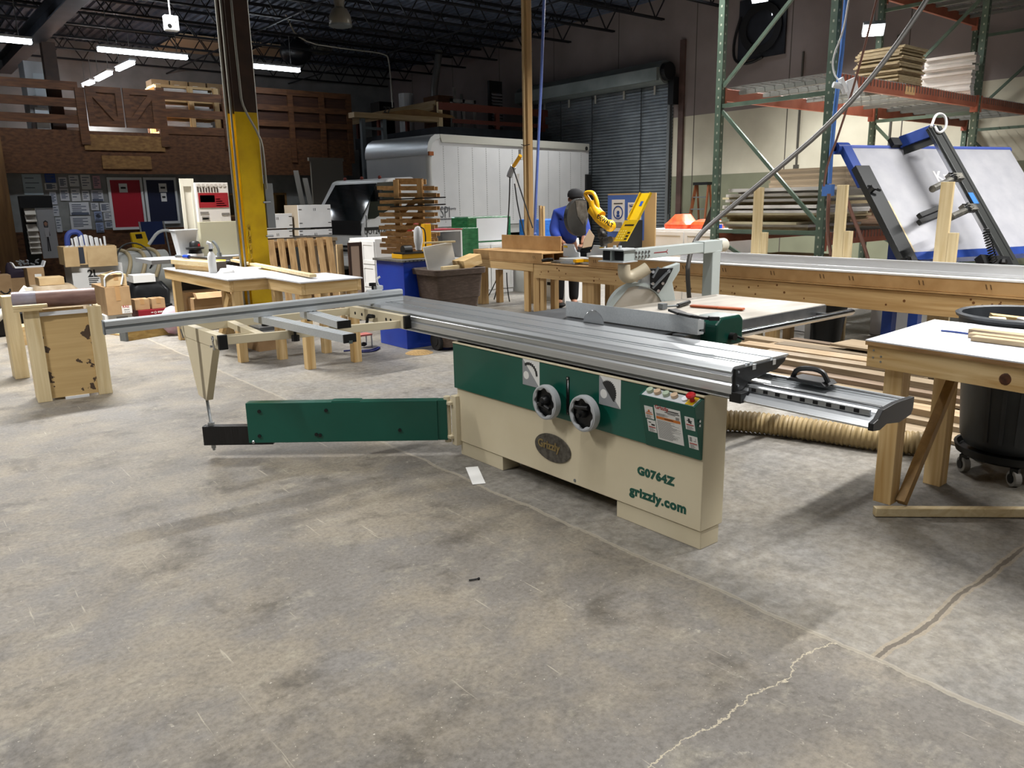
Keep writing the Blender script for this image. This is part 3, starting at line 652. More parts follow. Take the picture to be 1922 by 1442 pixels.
# ---- outrigger table
OX = 1.49; oy0, oy1 = 4.60, 5.28; IX = 2.655; iy0, iy1 = 4.40, 5.22; ztop = vz(629, OX+.02, oy0); zti = .835
out = P('outrigger_frame', MB().box((OX, oy0, ztop-.085), (OX+.05, oy1, ztop)), CREAM, bev=.003)
P('end_cap', MB().box((OX-.001, oy0-.03, ztop-.086), (OX+.051, oy0, ztop+.001)), BLACK, par=out, bev=.003)
P('inner_crossbar', MB().box((IX-.02, iy0, zti-.085), (IX+.025, iy1, zti)), CREAM, par=out, bev=.003)
P('end_cap', MB().box((IX-.021, iy0-.025, zti-.086), (IX+.026, iy0, zti+.001)), BLACK, par=out, bev=.003)
mb = MB()
for yy in (4.56, 4.62, 4.86, 4.96, 5.06): mb.cyl((IX-.0215, yy, zti-.045), (IX-.019, yy, zti-.045), .011, n=14)
P('bolt_hole', mb, DARK, par=out)
P('locking_lever', MB().cyl((IX-.02, 4.78, zti-.04), (IX-.06, 4.78, zti-.04), .012, n=10).tube([(IX-.055, 4.74, zti-.03), (IX-.06, 4.8, zti-.03), (IX-.065, 4.815, zti-.1)], .011, 8, smooth=1), BLACK, par=out, smooth=True)
def zz(f): return (ztop-.04)*(1-f)+(zti-.06)*f
A0, A1 = Vector((OX+.05, oy0+.03, zz(0))), Vector((IX-.02, iy0+.05, zz(1)))
B0, B1 = Vector((OX+.05, oy1-.08, zz(0)+.015)), Vector((IX-.02, iy1-.06, zz(1)+.02))
P('front_rail', MB().bar(A0, A1, .03, .05), CREAM, par=out, bev=.002)
P('rear_rail', MB().bar(B0, B1, .03, .05), CREAM, par=out, bev=.002)
P('joining_plate', MB().box((OX+.051, oy0+.012, ztop-.06), (OX+.2, oy0+.016, ztop-.005)), CREAM, par=out)
P('cross_tube', MB().bar(A0.lerp(A1, .2)+Vector((0, 0, .0)), B0.lerp(B1, .22), .05, .04), CREAM, par=out, bev=.002)
P('triangular_leg', MB().prism([(oy0+.1, ztop-.087), (oy1-.03, ztop-.087), (5.09, .37), (4.94, .36)], (OX+.003, 0, 0), (0, 1, 0), (0, 0, 1), (.044, 0, 0)), CREAM, par=out, bev=.003)
rx, ry = OX+.022, oy0+.06
rb = Vector((e1.x, e1.y, 0))+d*-.05
P('pivot_rod', MB().cyl((rb.x, rb.y, zt2+.002), (OX+.025, 5.0, .375), .0095, n=12), ZINC, par=out)
P('pivot_bolt', MB().cyl((rb.x, rb.y, zt2), (rb.x, rb.y, zt2+.02), .02, n=6).cyl((rb.x, rb.y, zb2), (rb.x, rb.y, zb2-.025), .014, n=12).cyl((rb.x, rb.y, zb2-.025), (rb.x, rb.y, zb2-.04), .009, n=10), ZINC, par=out)
P('adjusting_bolt', MB().tube([(OX-.02, oy0+.02, ztop-.035), (OX-.012, oy0+.03, ztop-.09)], .006, 8).lathe([(.006, -.004), (.016, -.004), (.016, .004), (.006, .004)], (OX-.02, oy0+.02, ztop-.02), (1, 0, 0), 12).tube([(OX-.002, oy0+.05, ztop-.07), (OX-.03, oy0+.05, ztop-.07)], .007, 8), STEEL, par=out)
P('adjusting_bolt', MB().tube([(OX-.02, oy1-.05, ztop-.03), (OX-.012, oy1-.06, ztop-.09)], .006, 8).lathe([(.006, -.004), (.016, -.004), (.016, .004), (.006, .004)], (OX-.02, oy1-.04, ztop-.01), (1, 0, 0), 12), STEEL, par=out)
# profiles lying on the rails
zp = zz(.6)+.055
def profile(a, b, w_, h_, capz):
    a, b = Vector(a), Vector(b); dd = (b-a).normalized(); sd = dd.cross(Vector((0, 0, 1)))
    o = P('support_profile', MB().bar(a, b, w_, h_).bar(a+Vector((0, 0, h_/2))+sd*w_*.2, b+Vector((0, 0, h_/2))+sd*w_*.2, w_*.12, .003).bar(a+Vector((0, 0, h_/2))-sd*w_*.2, b+Vector((0, 0, h_/2))-sd*w_*.2, w_*.12, .003), ALUX, par=out)
    P('profile_cap', MB().bar(b, b+dd*.012, w_+.002, h_+.002), BLACK, par=out)
    if capz: P('cap_latch', MB().bar(b+dd*.012-Vector((0, 0, .02)), b+dd*.016-Vector((0, 0, .02)), .022, .018), STEEL, par=out)
q = pz(656, 645, zp-.03); r_ = pz(486, 597, zp); profile((r_[0], r_[1], zp), (q[0], q[1], zp), .075, .045, 1)
q2 = pz(645, 609, zp); r2 = pz(574, 588, zp); profile((r2[0], r2[1], zp), (q2[0], q2[1], zp), .085, .045, 0)
for (x, y) in ((555, 640), (498, 612), (583, 602)):
    c = Vector(pz(x, y, zp-.09)); P('clamp_knob', MB().cyl(c, c+Vector((0, 0, .035)), .026, n=8).cyl(c+Vector((0, 0, .03)), c+Vector((0, 0, .07)), .008, n=8), BLACK, par=out)
# crosscut fence lying across table and outrigger
fl, frr = Vector(pz(199, 627, .845)), Vector(pz(757, 563.5, .875)); fl.z = .84; frr.z = .874
dd = (frr-fl).normalized(); sd = Vector((dd.y, -dd.x, 0)).normalized(); sd = sd if sd.dot(Vector((-fl.x, -fl.y, 0))) > 0 else -sd
fpz = [(0, 0), (0, .03), (-.006, .031), (-.006, .045), (0, .046), (0, .074), (-.012, .08), (-.05, .08), (-.05, 0)]
cf = P('crosscut_fence', MB().prism(fpz, fl, sd, (0, 0, 1), frr-fl), ALUX, bev=.001)
P('fence_slot', MB().prism([(-.0055, .032), (-.003, .032), (-.003, .044), (-.0055, .044)], fl, sd, (0, 0, 1), frr-fl), GREYD, par=cf)
P('fence_end_plate', MB().prism([(.001, -.001), (.001, .076), (-.012, .082), (-.051, .081), (-.051, -.001)], fl-dd*.008, sd, (0, 0, 1), dd*.008), GREYD, par=cf)
sp = fl.lerp(frr, .885)+Vector((0, 0, .081))-sd*.025
fs_ = P('flip_stop', MB().bar(sp-dd*.035, sp+dd*.06, .06, .03).bar(sp+dd*.02+Vector((0, 0, .025)), sp+dd*.07+Vector((0, 0, .025)), .05, .03), GREYL, par=cf, bev=.003)
P('stop_knob', MB().cyl(sp+Vector((0, 0, .015)), sp+Vector((0, 0, .04)), .008, n=8).cyl(sp+Vector((0, 0, .04)), sp+Vector((0, 0, .062)), .026, n=8), BLACK, par=cf)
P('flip_arm', MB().tube([sp+dd*.05+Vector((0, 0, .03)), sp+dd*.03+Vector((0, 0, .085)), sp+dd*.06+Vector((0, 0, .1))], .008, 8, smooth=2), WHITE, par=cf, smooth=True)
# ---- overhead guard arm
pyy = 3.68; tz = 1.205
post = P('guard_post', MB().box((4.88, pyy-.045, .0), (4.98, pyy+.045, 1.17)), GREY, bev=.006)
tl, tr = Vector(px(1181, 479, 3.95)), Vector(px(1376, 460, 5.05)); tl = Vector((3.85, 3.62, py(1178, 479, 3.62)[2])); tr = Vector((5.0, 3.69, vz(461, 5.0, 3.69)))
td = (tr-tl).normalized()
P('guard_arm', MB().bar(tl, tr, .085, .072), GREY, bev=.004)
P('arm_sleeve', MB().bar(tr-td*.24, tr, .1, .088), GREY, bev=.004)
P('arm_port', MB().cyl(tr, tr+td*.09, .052, n=24), M('cream_plastic', 'C8C4B4', .4), smooth=True)
tdn = Vector((td.y, -td.x, 0)); tdn = tdn if tdn.dot(Vector((-1, -1, 0))) > 0 else -tdn
P('arm_mouth', MB().bar(tl-td*.001, tl-td*.003, .074, .06), DARK)
P('twin_tube', MB().bar(tl+Vector((-.02, .095, 0)), tl+td*.25+Vector((-.02, .095, 0)), .075, .072), GREY, bev=.003)
P('arm_mouth', MB().bar(tl+Vector((-.0215, .095, 0)), tl+Vector((-.0235, .095, 0)), .064, .06), DARK)
P('clamp_plate', MB().bar(tl+Vector((-.03, .05, .04)), tl+td*.12+Vector((0, .05, .04)), .22, .008).bar(tl+Vector((-.03, .05, -.04)), tl+td*.12+Vector((0, .05, -.04)), .22, .008).cyl(tl+Vector((.03, .07, .044)), tl+Vector((.03, .07, .065)), .011, n=8).cyl(tl+Vector((.03, .02, .044)), tl+Vector((.03, .02, .065)), .011, n=8), GREYL)
fc = tl+td*.1+tdn*.0435
mb = MB()
for k in range(10):
    o = fc+td*(.02+.035*(k % 5))+Vector((0, 0, .012-.028*(k//5)))+td*.0; mb.lathe([(.006, 0), (.011, .0), (.011, .004), (.005, .004)], o, tdn, 10)
P('bolt_cluster', mb, STEEL)
o = fc+td*.22; P('red_arrow', MB().bar(o, o+td*.14, .0012, .006).bar(o+td*.14, o+td*.155+Vector((0, 0, .014)), .0012, .005).bar(o+td*.14, o+td*.155-Vector((0, 0, .014)), .0012, .005), M('dark_red_mark', '8C2A30', .5))
# blade guard: clear disc shell in a grey yoke
gc = Vector(py(1195, 588, 3.58)); gx = gc.x; GR = .185
g = P('blade_guard', MB(), CLEARP) if 0 else None
arc = [(GR*math.cos(math.pi*k/28), GR*math.sin(math.pi*k/28)) for k in range(29)]
vx = Vector((RT[0], RT[1], 0)).normalized(); vn = Vector((vx.y, -vx.x, 0)); vx = Vector((.86, -.5, 0)).normalized(); vn = Vector((-vx.y, vx.x, 0))
vn = vn if vn.dot(Vector((1, 1, 0))) > 0 else -vn
gz = gc.z
P('blade_guard', MB().prism(arc, gc, vx, (0, 0, 1), vn*.05), CLEARP, bev=.006)
ring = [((GR+.022)*math.cos(math.pi*k/28), (GR+.022)*math.sin(math.pi*k/28)) for k in range(29)]+[((GR+.002)*math.cos(math.pi*k/28), (GR+.002)*math.sin(math.pi*k/28)) for k in range(28, -1, -1)]
P('guard_rim', MB().prism(ring, gc-vn*.008, vx, (0, 0, 1), vn*.066), GREY)
P('guard_skirt', MB().prism([(-GR, -.12), (GR, -.12), (GR, -.001), (-GR, -.001)], gc+vn*.01, vx, (0, 0, 1), vn*.004).prism([(-GR-.02, -.12), (-GR+.02, -.12), (-GR+.02, 0), (-GR-.02, 0)], gc-vn*.005, vx, (0, 0, 1), vn*.06), CLEARP)
P('guard_yoke', MB().prism([(.215, -.02), (.205, .06), (.14, .16), (.2, .3), (.3, .33), (.3, .28), (.25, .2), (.28, .06), (.3, -.02)], gc, vx, (0, 0, 1), vn*.07), GREY, bev=.004)
P('guard_bracket', MB().prism([(.09, .17), (.15, .13), (.2, .2), (.25, .3), (.09, .3)], gc-vn*.012, vx, (0, 0, 1), vn*.03), BLACK, bev=.003)
P('bracket_link', MB().bar(gc+vx*.1+Vector((0, 0, .17))-vn*.02, gc+vx*.22+Vector((0, 0, .29))-vn*.02, .012, .028, vn).bar(gc+vx*.1+Vector((0, 0, .24))-vn*.02, gc+vx*.14+Vector((0, 0, .31))-vn*.02, .012, .02, vn), GREYD)
mb = MB()
for a, b in ((.1, .2), (.14, .15), (.17, .2), (.1, .28), (.21, .28)): mb.cyl(gc+vx*a+Vector((0, 0, b))-vn*.012, gc+vx*a+Vector((0, 0, b))-vn*.032, .011, n=10)
P('bracket_bolt', mb, STEEL)
P('guard_strut', MB().bar(gc-vx*.2+Vector((0, 0, .04)), gc-vx*.02+Vector((0, 0, .25)), .03, .014, vn).cyl(gc-vx*.215+Vector((0, 0, .0))-vn*.01, gc-vx*.215+Vector((0, 0, .0))+vn*.07, .038, n=20), GREY)
el = gc-vx*.1+Vector((0, 0, .335))
P('dust_elbow', MB().tube([el+Vector((0, 0, .0))-vn*.02, el+Vector((0, 0, -.08))-vn*.02, el+vx*.05+Vector((0, 0, -.09)), el+vx*.12+Vector((0, 0, -.06)), el+vx*.17+Vector((0, 0, -.03))], .042, 16, smooth=2), M('tan_plastic_elbow', 'BDB29A', .45), smooth=True)
P('guard_top_box', MB().prism([(.0, .16), (.14, .16), (.14, .29), (.05, .28)], gc+vn*.0, vx, (0, 0, 1), vn*.06), GREYL, bev=.004)
# ---- tools lying on the table
ext = .8745
def stick(name, label, cat, pts, r, mat, n=8):
    return solo(name, label, cat, MB().tube(pts, r, n, smooth=1), mat, smooth=True)
a, b = pz(1297, 576, ext), pz(1396, 583, ext)
solo('push_stick', 'flat orange-brown push stick lying on the extension table', 'push stick', MB().bar((a[0], a[1], ext+.008), ((a[0]+b[0])/2, (a[1]+b[1])/2-.01, ext+.008), .045, .013).bar(((a[0]+b[0])/2, (a[1]+b[1])/2-.01, ext+.008), (b[0], b[1], ext+.008), .045, .013), M('orange_brown_plastic', 'B0582C', .5, 0, '9A4A24', 6), bev=.004)
a, b, c2 = Vector(pz(1244, 580, ext)), Vector(pz(1272, 578, ext)), Vector(pz(1293, 571, ext)); lift = Vector((0, 0, .014))
t = thing('hex_wrench', 'steel tool with a black grip lying beside the orange-brown push stick', 'wrench', tuple(b))
mk('shank', MB().cyl(a+lift, b+lift, .007, n=10).box((a.x-.025, a.y-.02, ext+.0005), (a.x+.02, a.y+.02, ext+.035)), GREYD, t); mk('grip', MB().cyl(b+lift, c2+lift, .0135, n=12), BLACK, t, smooth=True)
pts = [(1262, 582), (1280, 589), (1302, 594), (1330, 598), (1350, 598)]
pp = [Vector(pz(x, y, .986)) for x, y in pts]
solo('push_stick', 'black push stick with a notched head lying over the rip fence', 'push stick', MB().bar(pp[0], pp[1], .05, .013).bar(pp[1], pp[2], .04, .013).bar(pp[2], pp[3], .03, .014).bar(pp[3], pp[4], .03, .02), BLACK, bev=.003)
# ribbed dust hose snaking behind the saw
pts = [pz(x, y, .075) for x, y in ((1280, 790), (1360, 788), (1450, 796), (1560, 812), (1650, 825), (1720, 832), (1775, 836))]
solo('dust_hose', 'ribbed tan dust hose lying on the floor behind the saw', 'hose', MB().tube(pts, lambda t: .072+.006*math.sin(t*660), 14, smooth=4) if 0 else (lambda q: q)(MB()), HOSE) if 0 else None
def ribbed(pts, r, pitch, amp, n=14):
    pts = [Vector(p) for p in pts]
    for _ in range(3):
        o = [pts[0]]
        for a, b in zip(pts, pts[1:]): o += [a*.75+b*.25, a*.25+b*.75]
        pts = o+[pts[-1]]
    out = []; rad = []; acc = 0
    for a, b in zip(pts, pts[1:]):
        l = (b-a).length; k = max(1, int(l/(pitch/4)))
        for i in range(k): out.append(a.lerp(b, i/k)); rad.append(r+amp*math.cos(2*math.pi*(acc+l*i/k)/pitch))
        acc += l
    m = len(out)
    return MB().tube(out, lambda t: rad[min(m-1, int(round(t*(m-1))))], n)
solo('dust_hose', 'ribbed tan dust hose lying on the floor behind the saw', 'hose', ribbed(pts, .07, .03, .006), HOSE, smooth=True)
solo('paper_scrap', 'small white paper slip on the floor in front of the saw', 'paper', MB().prism([(0, 0), (1, 0), (1, 1), (0, 1)], pz(874, 878, .002), Vector(pz(897, 876, .002))-Vector(pz(874, 878, .002)), Vector(pz(887, 910, .002))-Vector(pz(874, 878, .002)), (0, 0, .0015)), PAPER)
p = Vector(pz(890, 1088, .006)); solo('dropped_nail', 'small dark bent nail lying on the bare concrete in front of the saw', 'nail', MB().tube([p+Vector((-.02, .01, 0)), p, p+Vector((.018, -.004, .0))], .0035, 6).ball(p+Vector((.02, -.006, .0)), .006, 8), RUB)
# ================================================================== LONG WORKBENCH
BX, BXB = 7.22, 7.72
wb = thing('workbench', 'long wooden mitre bench of lumber and fibreboard behind the saw', 'workbench', (7.4, 6, 0))
W = lambda n, mb, m, par=wb, **k: mk(n, mb, m, par, **k)
W('apron', MB().box((BX, 8.44, .585), (BX+.04, 9.85, .70)), LUM['y'], bev=.003)
W('apron', MB().box((BX+.005, 1.2, .50), (BX+.045, 8.435, .695)), LUM['y'], bev=.003)
W('apron', MB().box((BXB-.04, 1.2, .52), (BXB, 9.85, .695)), LUM['y'], bev=.003)
W('deck', MB().box((BX-.01, 1.2, .701), (BXB+.02, 9.87, .715)), MDF)
W('raised_platform', MB().box((BX, 8.25, .717), (BX+.02, 9.86, .83)).box((BXB-.02, 8.25, .717), (BXB, 9.86, .83)).box((BX, 8.25, .831), (BXB, 9.86, .85)).box((BX+.25, 8.3, .717), (BX+.27, 9.86, .83)), MDF, bev=.002)
W('raised_platform', MB().box((BX, 1.2, .717), (BX+.02, 7.33, .835)).box((BXB-.02, 1.2, .717), (BXB, 7.33, .835)).box((BX+.02, 7.3, .717), (BXB-.02, 7.33, .835)), MDF, bev=.003)
W('white_top', MB().box((BX-.003, 1.2, .836), (BXB, 7.33, .85)), WBOARD)
W('fence', MB().prism([(0, 0), (.035, 0), (.035, .11), (0, .11), (0, .1), (.004, .098), (.004, .03), (0, .028)], (7.36, 1.2, .852), (1, 0, 0), (0, 0, 1), (0, 4.75, 0)), M('white_aluminium_fence', 'C4C5C8', .35, .3), bev=.002)
W('backboard', MB().box((BXB-.1, 8.3, .852), (BXB-.08, 9.65, 1.06)), MDF, bev=.002)
for (x, y0, y1) in ((BX+.045, 9.72, 9.84), (BX+.01, 8.56, 8.66), (BX+.05, 8.27, 8.35), (BX+.05, 8.38, 8.5), (BX+.05, 7.28, 7.5), (BX+.05, 4.6, 4.7), (BX+.05, 2.2, 2.3)):
    W('leg', MB().box((x, y0, 0), (x+(.05 if y1-y0 < .1 else .13), y1, .5 if y1 < 8.4 else .583)), LUM['z'], bev=.003)
for y in (9.7, 8.4, 7.3, 4.6, 2.2): W('leg', MB().box((BXB-.13, y, 0), (BXB-.045, y+.09, .515)), LUM['z'], bev=.003)
mb = MB()
for y in (9.75, 8.4, 7.2, 6.35, 5.75, 5.2, 4.6, 4.05, 3.75, 3.1, 2.55):
    for k in (0, .035): mb.obox((BX-.0008, y+k, .785), (.0008, 0, 0), (0, .005, .002), (0, .006, .02))
W('nail_dimples', mb, M('dimple_brown', '5A4226', .8))
mb = MB()
for k in range(46):
    y = 8.3-random.random()*6.6; z = .53+random.random()*.14; r = .006+random.random()*.008
    mb.cyl((BX+.0035, y, z), (BX+.0055, y, z), r, n=8)
W('knots', mb, M('knot_brown', '6A4420', .8))
# ---- L-shaped wooden uprights at the back of the bench
for i, (xt, yt, xb, lab) in enumerate(((1424, 352, 1410, 'L-shaped wooden upright at the bench back, next to the grey saw arm'), (1580, 348, 1562, 'L-shaped wooden upright at the bench back, beside the green rack post'), (1775, 340, 1750, 'L-shaped wooden upright at the bench back, before the white panel of the panel saw'))):
    y = px(xt, 410, 7.8)[1]; u = thing('wooden_upright', lab, 'upright', (7.8, y, 0), 'L-shaped uprights behind the bench')
    mk('post', MB().box((7.775, y-.045, 0), (7.815, y+.065, 1.66)), PGZ, u, bev=.002); mk('short_cheek', MB().box((7.777, y-.13, 0), (7.813, y-.047, 1.2 if i else 1.17)), PGZ, u, bev=.002)
# ================================================================== MITRE SAW
MX = 7.5; my0, my1 = 7.36, 8.22; dz = .7165
ms = thing('mitre_saw', 'yellow sliding mitre saw with raised head on the long bench', 'saw', (MX, 7.75, dz))
S = lambda n, mb, m, par=ms, **k: mk(n, mb, m, par, **k)
S('base', MB().box((MX-.17, my0+.02, dz), (MX+.16, my1-.03, dz+.03)).box((MX-.26, 7.62, dz), (MX-.17, 7.9, dz+.028)), ZINC, bev=.006)
S('turntable', MB().cyl((MX-.04, 7.86, dz+.031), (MX-.04, 7.86, dz+.075), .2, n=36), M('cast_aluminium', 'B9BAB6', .42, .4), bev=.004)
S('table_wing', MB().box((MX-.1, my0, dz+.031), (MX+.1, 7.64, dz+.078)), M('cast_aluminium', 'B9BAB6'), bev=.004)
S('warning_label', MB().box((MX-.243, 7.6, dz+.032), (MX-.1005, 7.66, dz+.07)).box((MX-.1025, 7.42, dz+.035), (MX-.1005, 7.6, dz+.07)), YELD)
S('mitre_handle', MB().tube([(MX-.2, 8.1, dz+.045), (MX-.26, 8.16, dz+.05), (MX-.28, 8.24, dz+.035)], .022, 10, smooth=1), BLACK, smooth=True)
def fence_half(y0, y1, flip):
    a = [(0, 0), (1, 0), (1, .35), (.8, .42), (.62, 1), (0, 1)]
    if flip: a = [(1-p, q) for p, q in a]
    f = S('fence', MB().prism([(y1+(y0-y1)*p, dz+.079+q*.17) for p, q in a], (MX+.03, 0, 0), (0, 1, 0), (0, 0, 1), (.025, 0, 0)), GREYL, bev=.002)
    yy = y1-.05 if not flip else y0+.05
    mk('fence_label', MB().box((MX+.0285, yy-.04, dz+.2), (MX+.0297, yy+.04, dz+.228)), YEL, f)
fence_half(7.83, 8.15, False); fence_half(7.345, 7.68, True)
# head: guard disc, arm, motor, handle
gc2 = Vector(px(1090, 408, MX-.02)); hn = Vector((.30, -.95, 0)).normalized(); hx = Vector((.95, .30, 0)); hx = Vector((RT[0], RT[1], 0)).normalized(); hn = Vector((-hx.y, hx.x, 0))
ex_ = (hx*.8+hn*.6).normalized(); en = Vector((-ex_.y, ex_.x, 0)); en = en if en.dot(Vector((1, 1, 0))) > 0 else -en
R1 = .25
pol = [(R1*.98*math.cos(t), R1*math.sin(t)) for t in [math.radians(70+k*7.5) for k in range(31)]]
S('blade_guard', MB().prism(pol, gc2, ex_, (0, 0, 1), en*.07), M('smoked_guard', '3A3A38', .3, 0, '2C2C2A', 5, trans=.15), bev=.008)
S('saw_disc', MB().cyl(gc2+en*.09, gc2+en*.094, R1*.86, n=48), ZINC)
S('guard_plate', MB().prism([(-.1, .22), (.1, .22), (.12, .0), (.04, -.1), (-.06, .02)], gc2-en*.004, ex_, (0, 0, 1), en*.004), M('zinc_plate_worn', '7E7A72', .4, .7, '5C5850', 12))
def P2(x, y, d=0.): return Vector(px(x, y, MX-.06+d))
S('motor_arm', MB().tube([P2(1112, 392), P2(1118, 400), P2(1127, 413), P2(1142, 424)], lambda t: .075-.012*t, 14, smooth=1), YELD, smooth=True)
S('head_casting', MB().tube([P2(1112, 378), P2(1115, 390), P2(1124, 402), P2(1128, 406)], lambda t: .055+.02*t, 14, smooth=1), YELD, smooth=True)
S('motor_end', MB().ball(P2(1145, 424), .078, 14), YELD, smooth=True)
S('handle', MB().tube([P2(1113, 386), P2(1103, 372), P2(1098, 364), P2(1102, 361), P2(1112, 361), P2(1117, 368), P2(1121, 380), P2(1122, 390)], .027, 10, smooth=2), YELD, smooth=True)
lt = P2(1120, 409, -.09); S('maker_letters', MB(), BLACK) if 0 else None
text('maker_letters', 'DEWALT', .075, lt, P2(1142, 423)-P2(1120, 409), (P2(1142, 410)-P2(1142, 423)), BLACK, ms, .002, 1., .002)
S('pivot_casting', MB().ball(P2(1130, 442, .06), .06, 10).bar(P2(1126, 430, .06), P2(1134, 462, .06), .07, .06).cyl(P2(1136, 452, .02), P2(1146, 450, .02), .045, n=14), M('dark_casting', '2E2E2C', .5, .5, '4C4A46', 12), smooth=True)
S('slide_rod', MB().cyl((MX+.05, 7.5, dz+.17), (MX+.32, 7.38, dz+.17), .02, n=12), STEEL); S('slide_rod', MB().cyl((MX+.05, 7.62, dz+.17), (MX+.32, 7.5, dz+.17), .02, n=12), STEEL)
S('dust_shroud', MB().prism([(0, 0), (.13, .02), (.17, .16), (.1, .26), (.03, .13)], P2(1093, 466, .22), hx, (0, 0, 1), hn*.05), M('tan_felt', 'B49E84', .8), bev=.004)
# ================================================================== LENGTH-STOP CONTROLLER, SAFETY BOARD
cx0 = 7.58
ct = thing('length_stop_controller', 'black wedge controller with yellow keypad and raised yellow lid on the bench', 'machine control', (cx0, 6.8, .852))
def C2(x, y, d=0.): return Vector(px(x, y, cx0+d))
a, b, c, d_ = C2(1154, 455), C2(1176, 455), C2(1202, 411), C2(1184, 411)
bk = hn*.12
q = [a, b, c, d_]
mbx = MB(); lo = [Vector((p.x, p.y, .853)) for p in (a, b)]
rt = (b-a)
prism_pts = [(0, 0), (.30, 0), (.30, .42), (.17, .42)]
e1 = Vector((hx.x, hx.y, 0))+hn*.12; e1.normalize(); e2 = Vector((-e1.y, e1.x, 0)); e2 = e2 if e2.dot(Vector((-1, -1, 0))) < 0 else -e2
o = Vector((a.x, a.y, .853))+e1*.05
k = mk('housing', MB().prism([(0, 0), (.32, 0), (.32, .44), (.2, .44), (.02, .12)], o, e1, (0, 0, 1), e2*.1), BLACK, ct, bev=.006)
kp = Vector((.19, .33)).normalized()
nrm = Vector((0, 0, 1)); s0 = o+e1*.02+Vector((0, 0, .12)); s1 = o+e1*.2+Vector((0, 0, .44)); sl = (s1-s0)
wd = -e2*.0
pn = sl.cross(e2).normalized(); pn = pn if pn.z > 0 else -pn
s0f = Vector((a.x, a.y, .9))
# keypad faces the room: a tilted plate standing just before the housing
f0, f1, f2, f3 = C2(1153, 453, -.06), C2(1177, 453, -.06), C2(1194, 414, .0), C2(1174, 414, .0)
fx_ = (f1-f0); fy_ = (f3-f0); fn_ = fx_.cross(fy_).normalized(); fn_ = fn_ if fn_.x < 0 else -fn_
kpad = mk('keypad', MB().prism([(0, 0), (1, 0), (1, 1), (0, 1)], f0, fx_, fy_, fn_*.012), YEL, ct)
mb = MB()
mb.prism([(.2, .72), (.9, .72), (.9, .8), (.2, .8)], f0+fn_*.0125, fx_, fy_, fn_*.001)
for (u, v) in ((.82, .4), (.82, .24), (.82, .1)): mb.prism([(u-.1, v-.04), (u+.1, v-.04), (u+.1, v+.04), (u-.1, v+.04)], f0+fn_*.0125, fx_, fy_, fn_*.001)
mk('display', mb, BLACK, kpad)
mb = MB()
for i in range(4):
    for j in range(3): mb.prism([(.12+j*.18, .1+i*.12), (.2+j*.18, .1+i*.12), (.2+j*.18, .16+i*.12), (.12+j*.18, .16+i*.12)], f0+fn_*.0125, fx_, fy_, fn_*.001)
mk('key', mb, M('key_pale_yellow', 'E8DA7A', .5), kpad)
l0, l1, l2, l3 = C2(1179, 413, .02), C2(1199, 413, .02), C2(1225, 363, .16), C2(1203, 363, .16)
lx, ly = (l1-l0), (l3-l0); ln_ = lx.cross(ly).normalized(); ln_ = ln_ if ln_.x < 0 else -ln_
mk('lid', MB().prism([(0, 0), (1, 0), (1, 1), (0, 1)], l0, lx, ly, -ln_*.01).prism([(0, 0), (.07, 0), (.07, 1), (0, 1)], l0, lx, ly, ln_*.03).prism([(.93, 0), (1, 0), (1, 1), (.93, 1)], l0, lx, ly, ln_*.03), YEL, ct)
mk('blue_tape_patch', MB().prism([(.38, .52), (.62, .52), (.62, .7), (.38, .7)], l0+ln_*.001, lx, ly, ln_*.001), M('blue_tape', '2450A8', .6), ct)
sx0 = 8.02
sg = thing('safety_sign_board', 'fibreboard sheet with two safety notices framed in blue tape behind the controller', 'sign board', (sx0, 7.1, 0))
sp0, sp1 = px(1141, 364, sx0), px(1231, 364, sx0); y0, y1 = sp1[1], sp0[1]; zt = sp0[2]
mk('board', MB().box((sx0, y0, 0), (sx0+.018, y1, zt)), M('sign_board_mdf', 'B4976A', .7), sg)
TAPE = M('painters_tape_blue', '4A69B0', .6)
ym = y0+(y1-y0)*.3
mk('tape_field', MB().box((sx0-.002, ym, 1.05), (sx0-.0005, y1, zt-.02)).box((sx0-.002, ym-.07, 1.02), (sx0-.0005, ym, zt-.1)), TAPE, sg)
def notice(yc, w_, z0, z1, kind):
    n = mk('safety_notice', MB().box((sx0-.004, yc-w_/2, z0), (sx0-.0025, yc+w_/2, z1)), PAPER, sg)
    mb = MB(); c = Vector((sx0-.0045, yc, (z0+z1)/2+.04))
    mb.mat(0).lathe([(.075, 0), (.092, 0), (.092, .002), (.075, .002)], c, (-1, 0, 0), 28)
    mb.mat(0).ball(c, .028, 10, (.05, 1, 1)); mb.obox(c-Vector((0, 0, .045)), (.001, 0, 0), (0, .03, 0), (0, 0, .018))
    mb.mat(1)
    for k in range(5): mb.box((sx0-.0048, yc-w_*.32, z0+.05+k*.016), (sx0-.0042, yc+w_*.32, z0+.058+k*.016))
    mb.box((sx0-.0048, yc-w_*.35, z1-.06), (sx0-.0042, yc+w_*.35, z1-.045))
    mk('notice_print', mb, [M('mandatory_blue', '2C4C90', .5), SKB], n)
notice(y1-.2, .24, 1.13, zt-.08, 0); notice(y1-.5, .24, 1.13, zt-.12, 1)
text('notice_heading', 'NOTICE', .045, (sx0-.0045, y1-.4, zt-.175), (0, -1, 0), (0, 0, 1), M('mandatory_blue', '2C4C90'), sg, .0003, 1, .001)
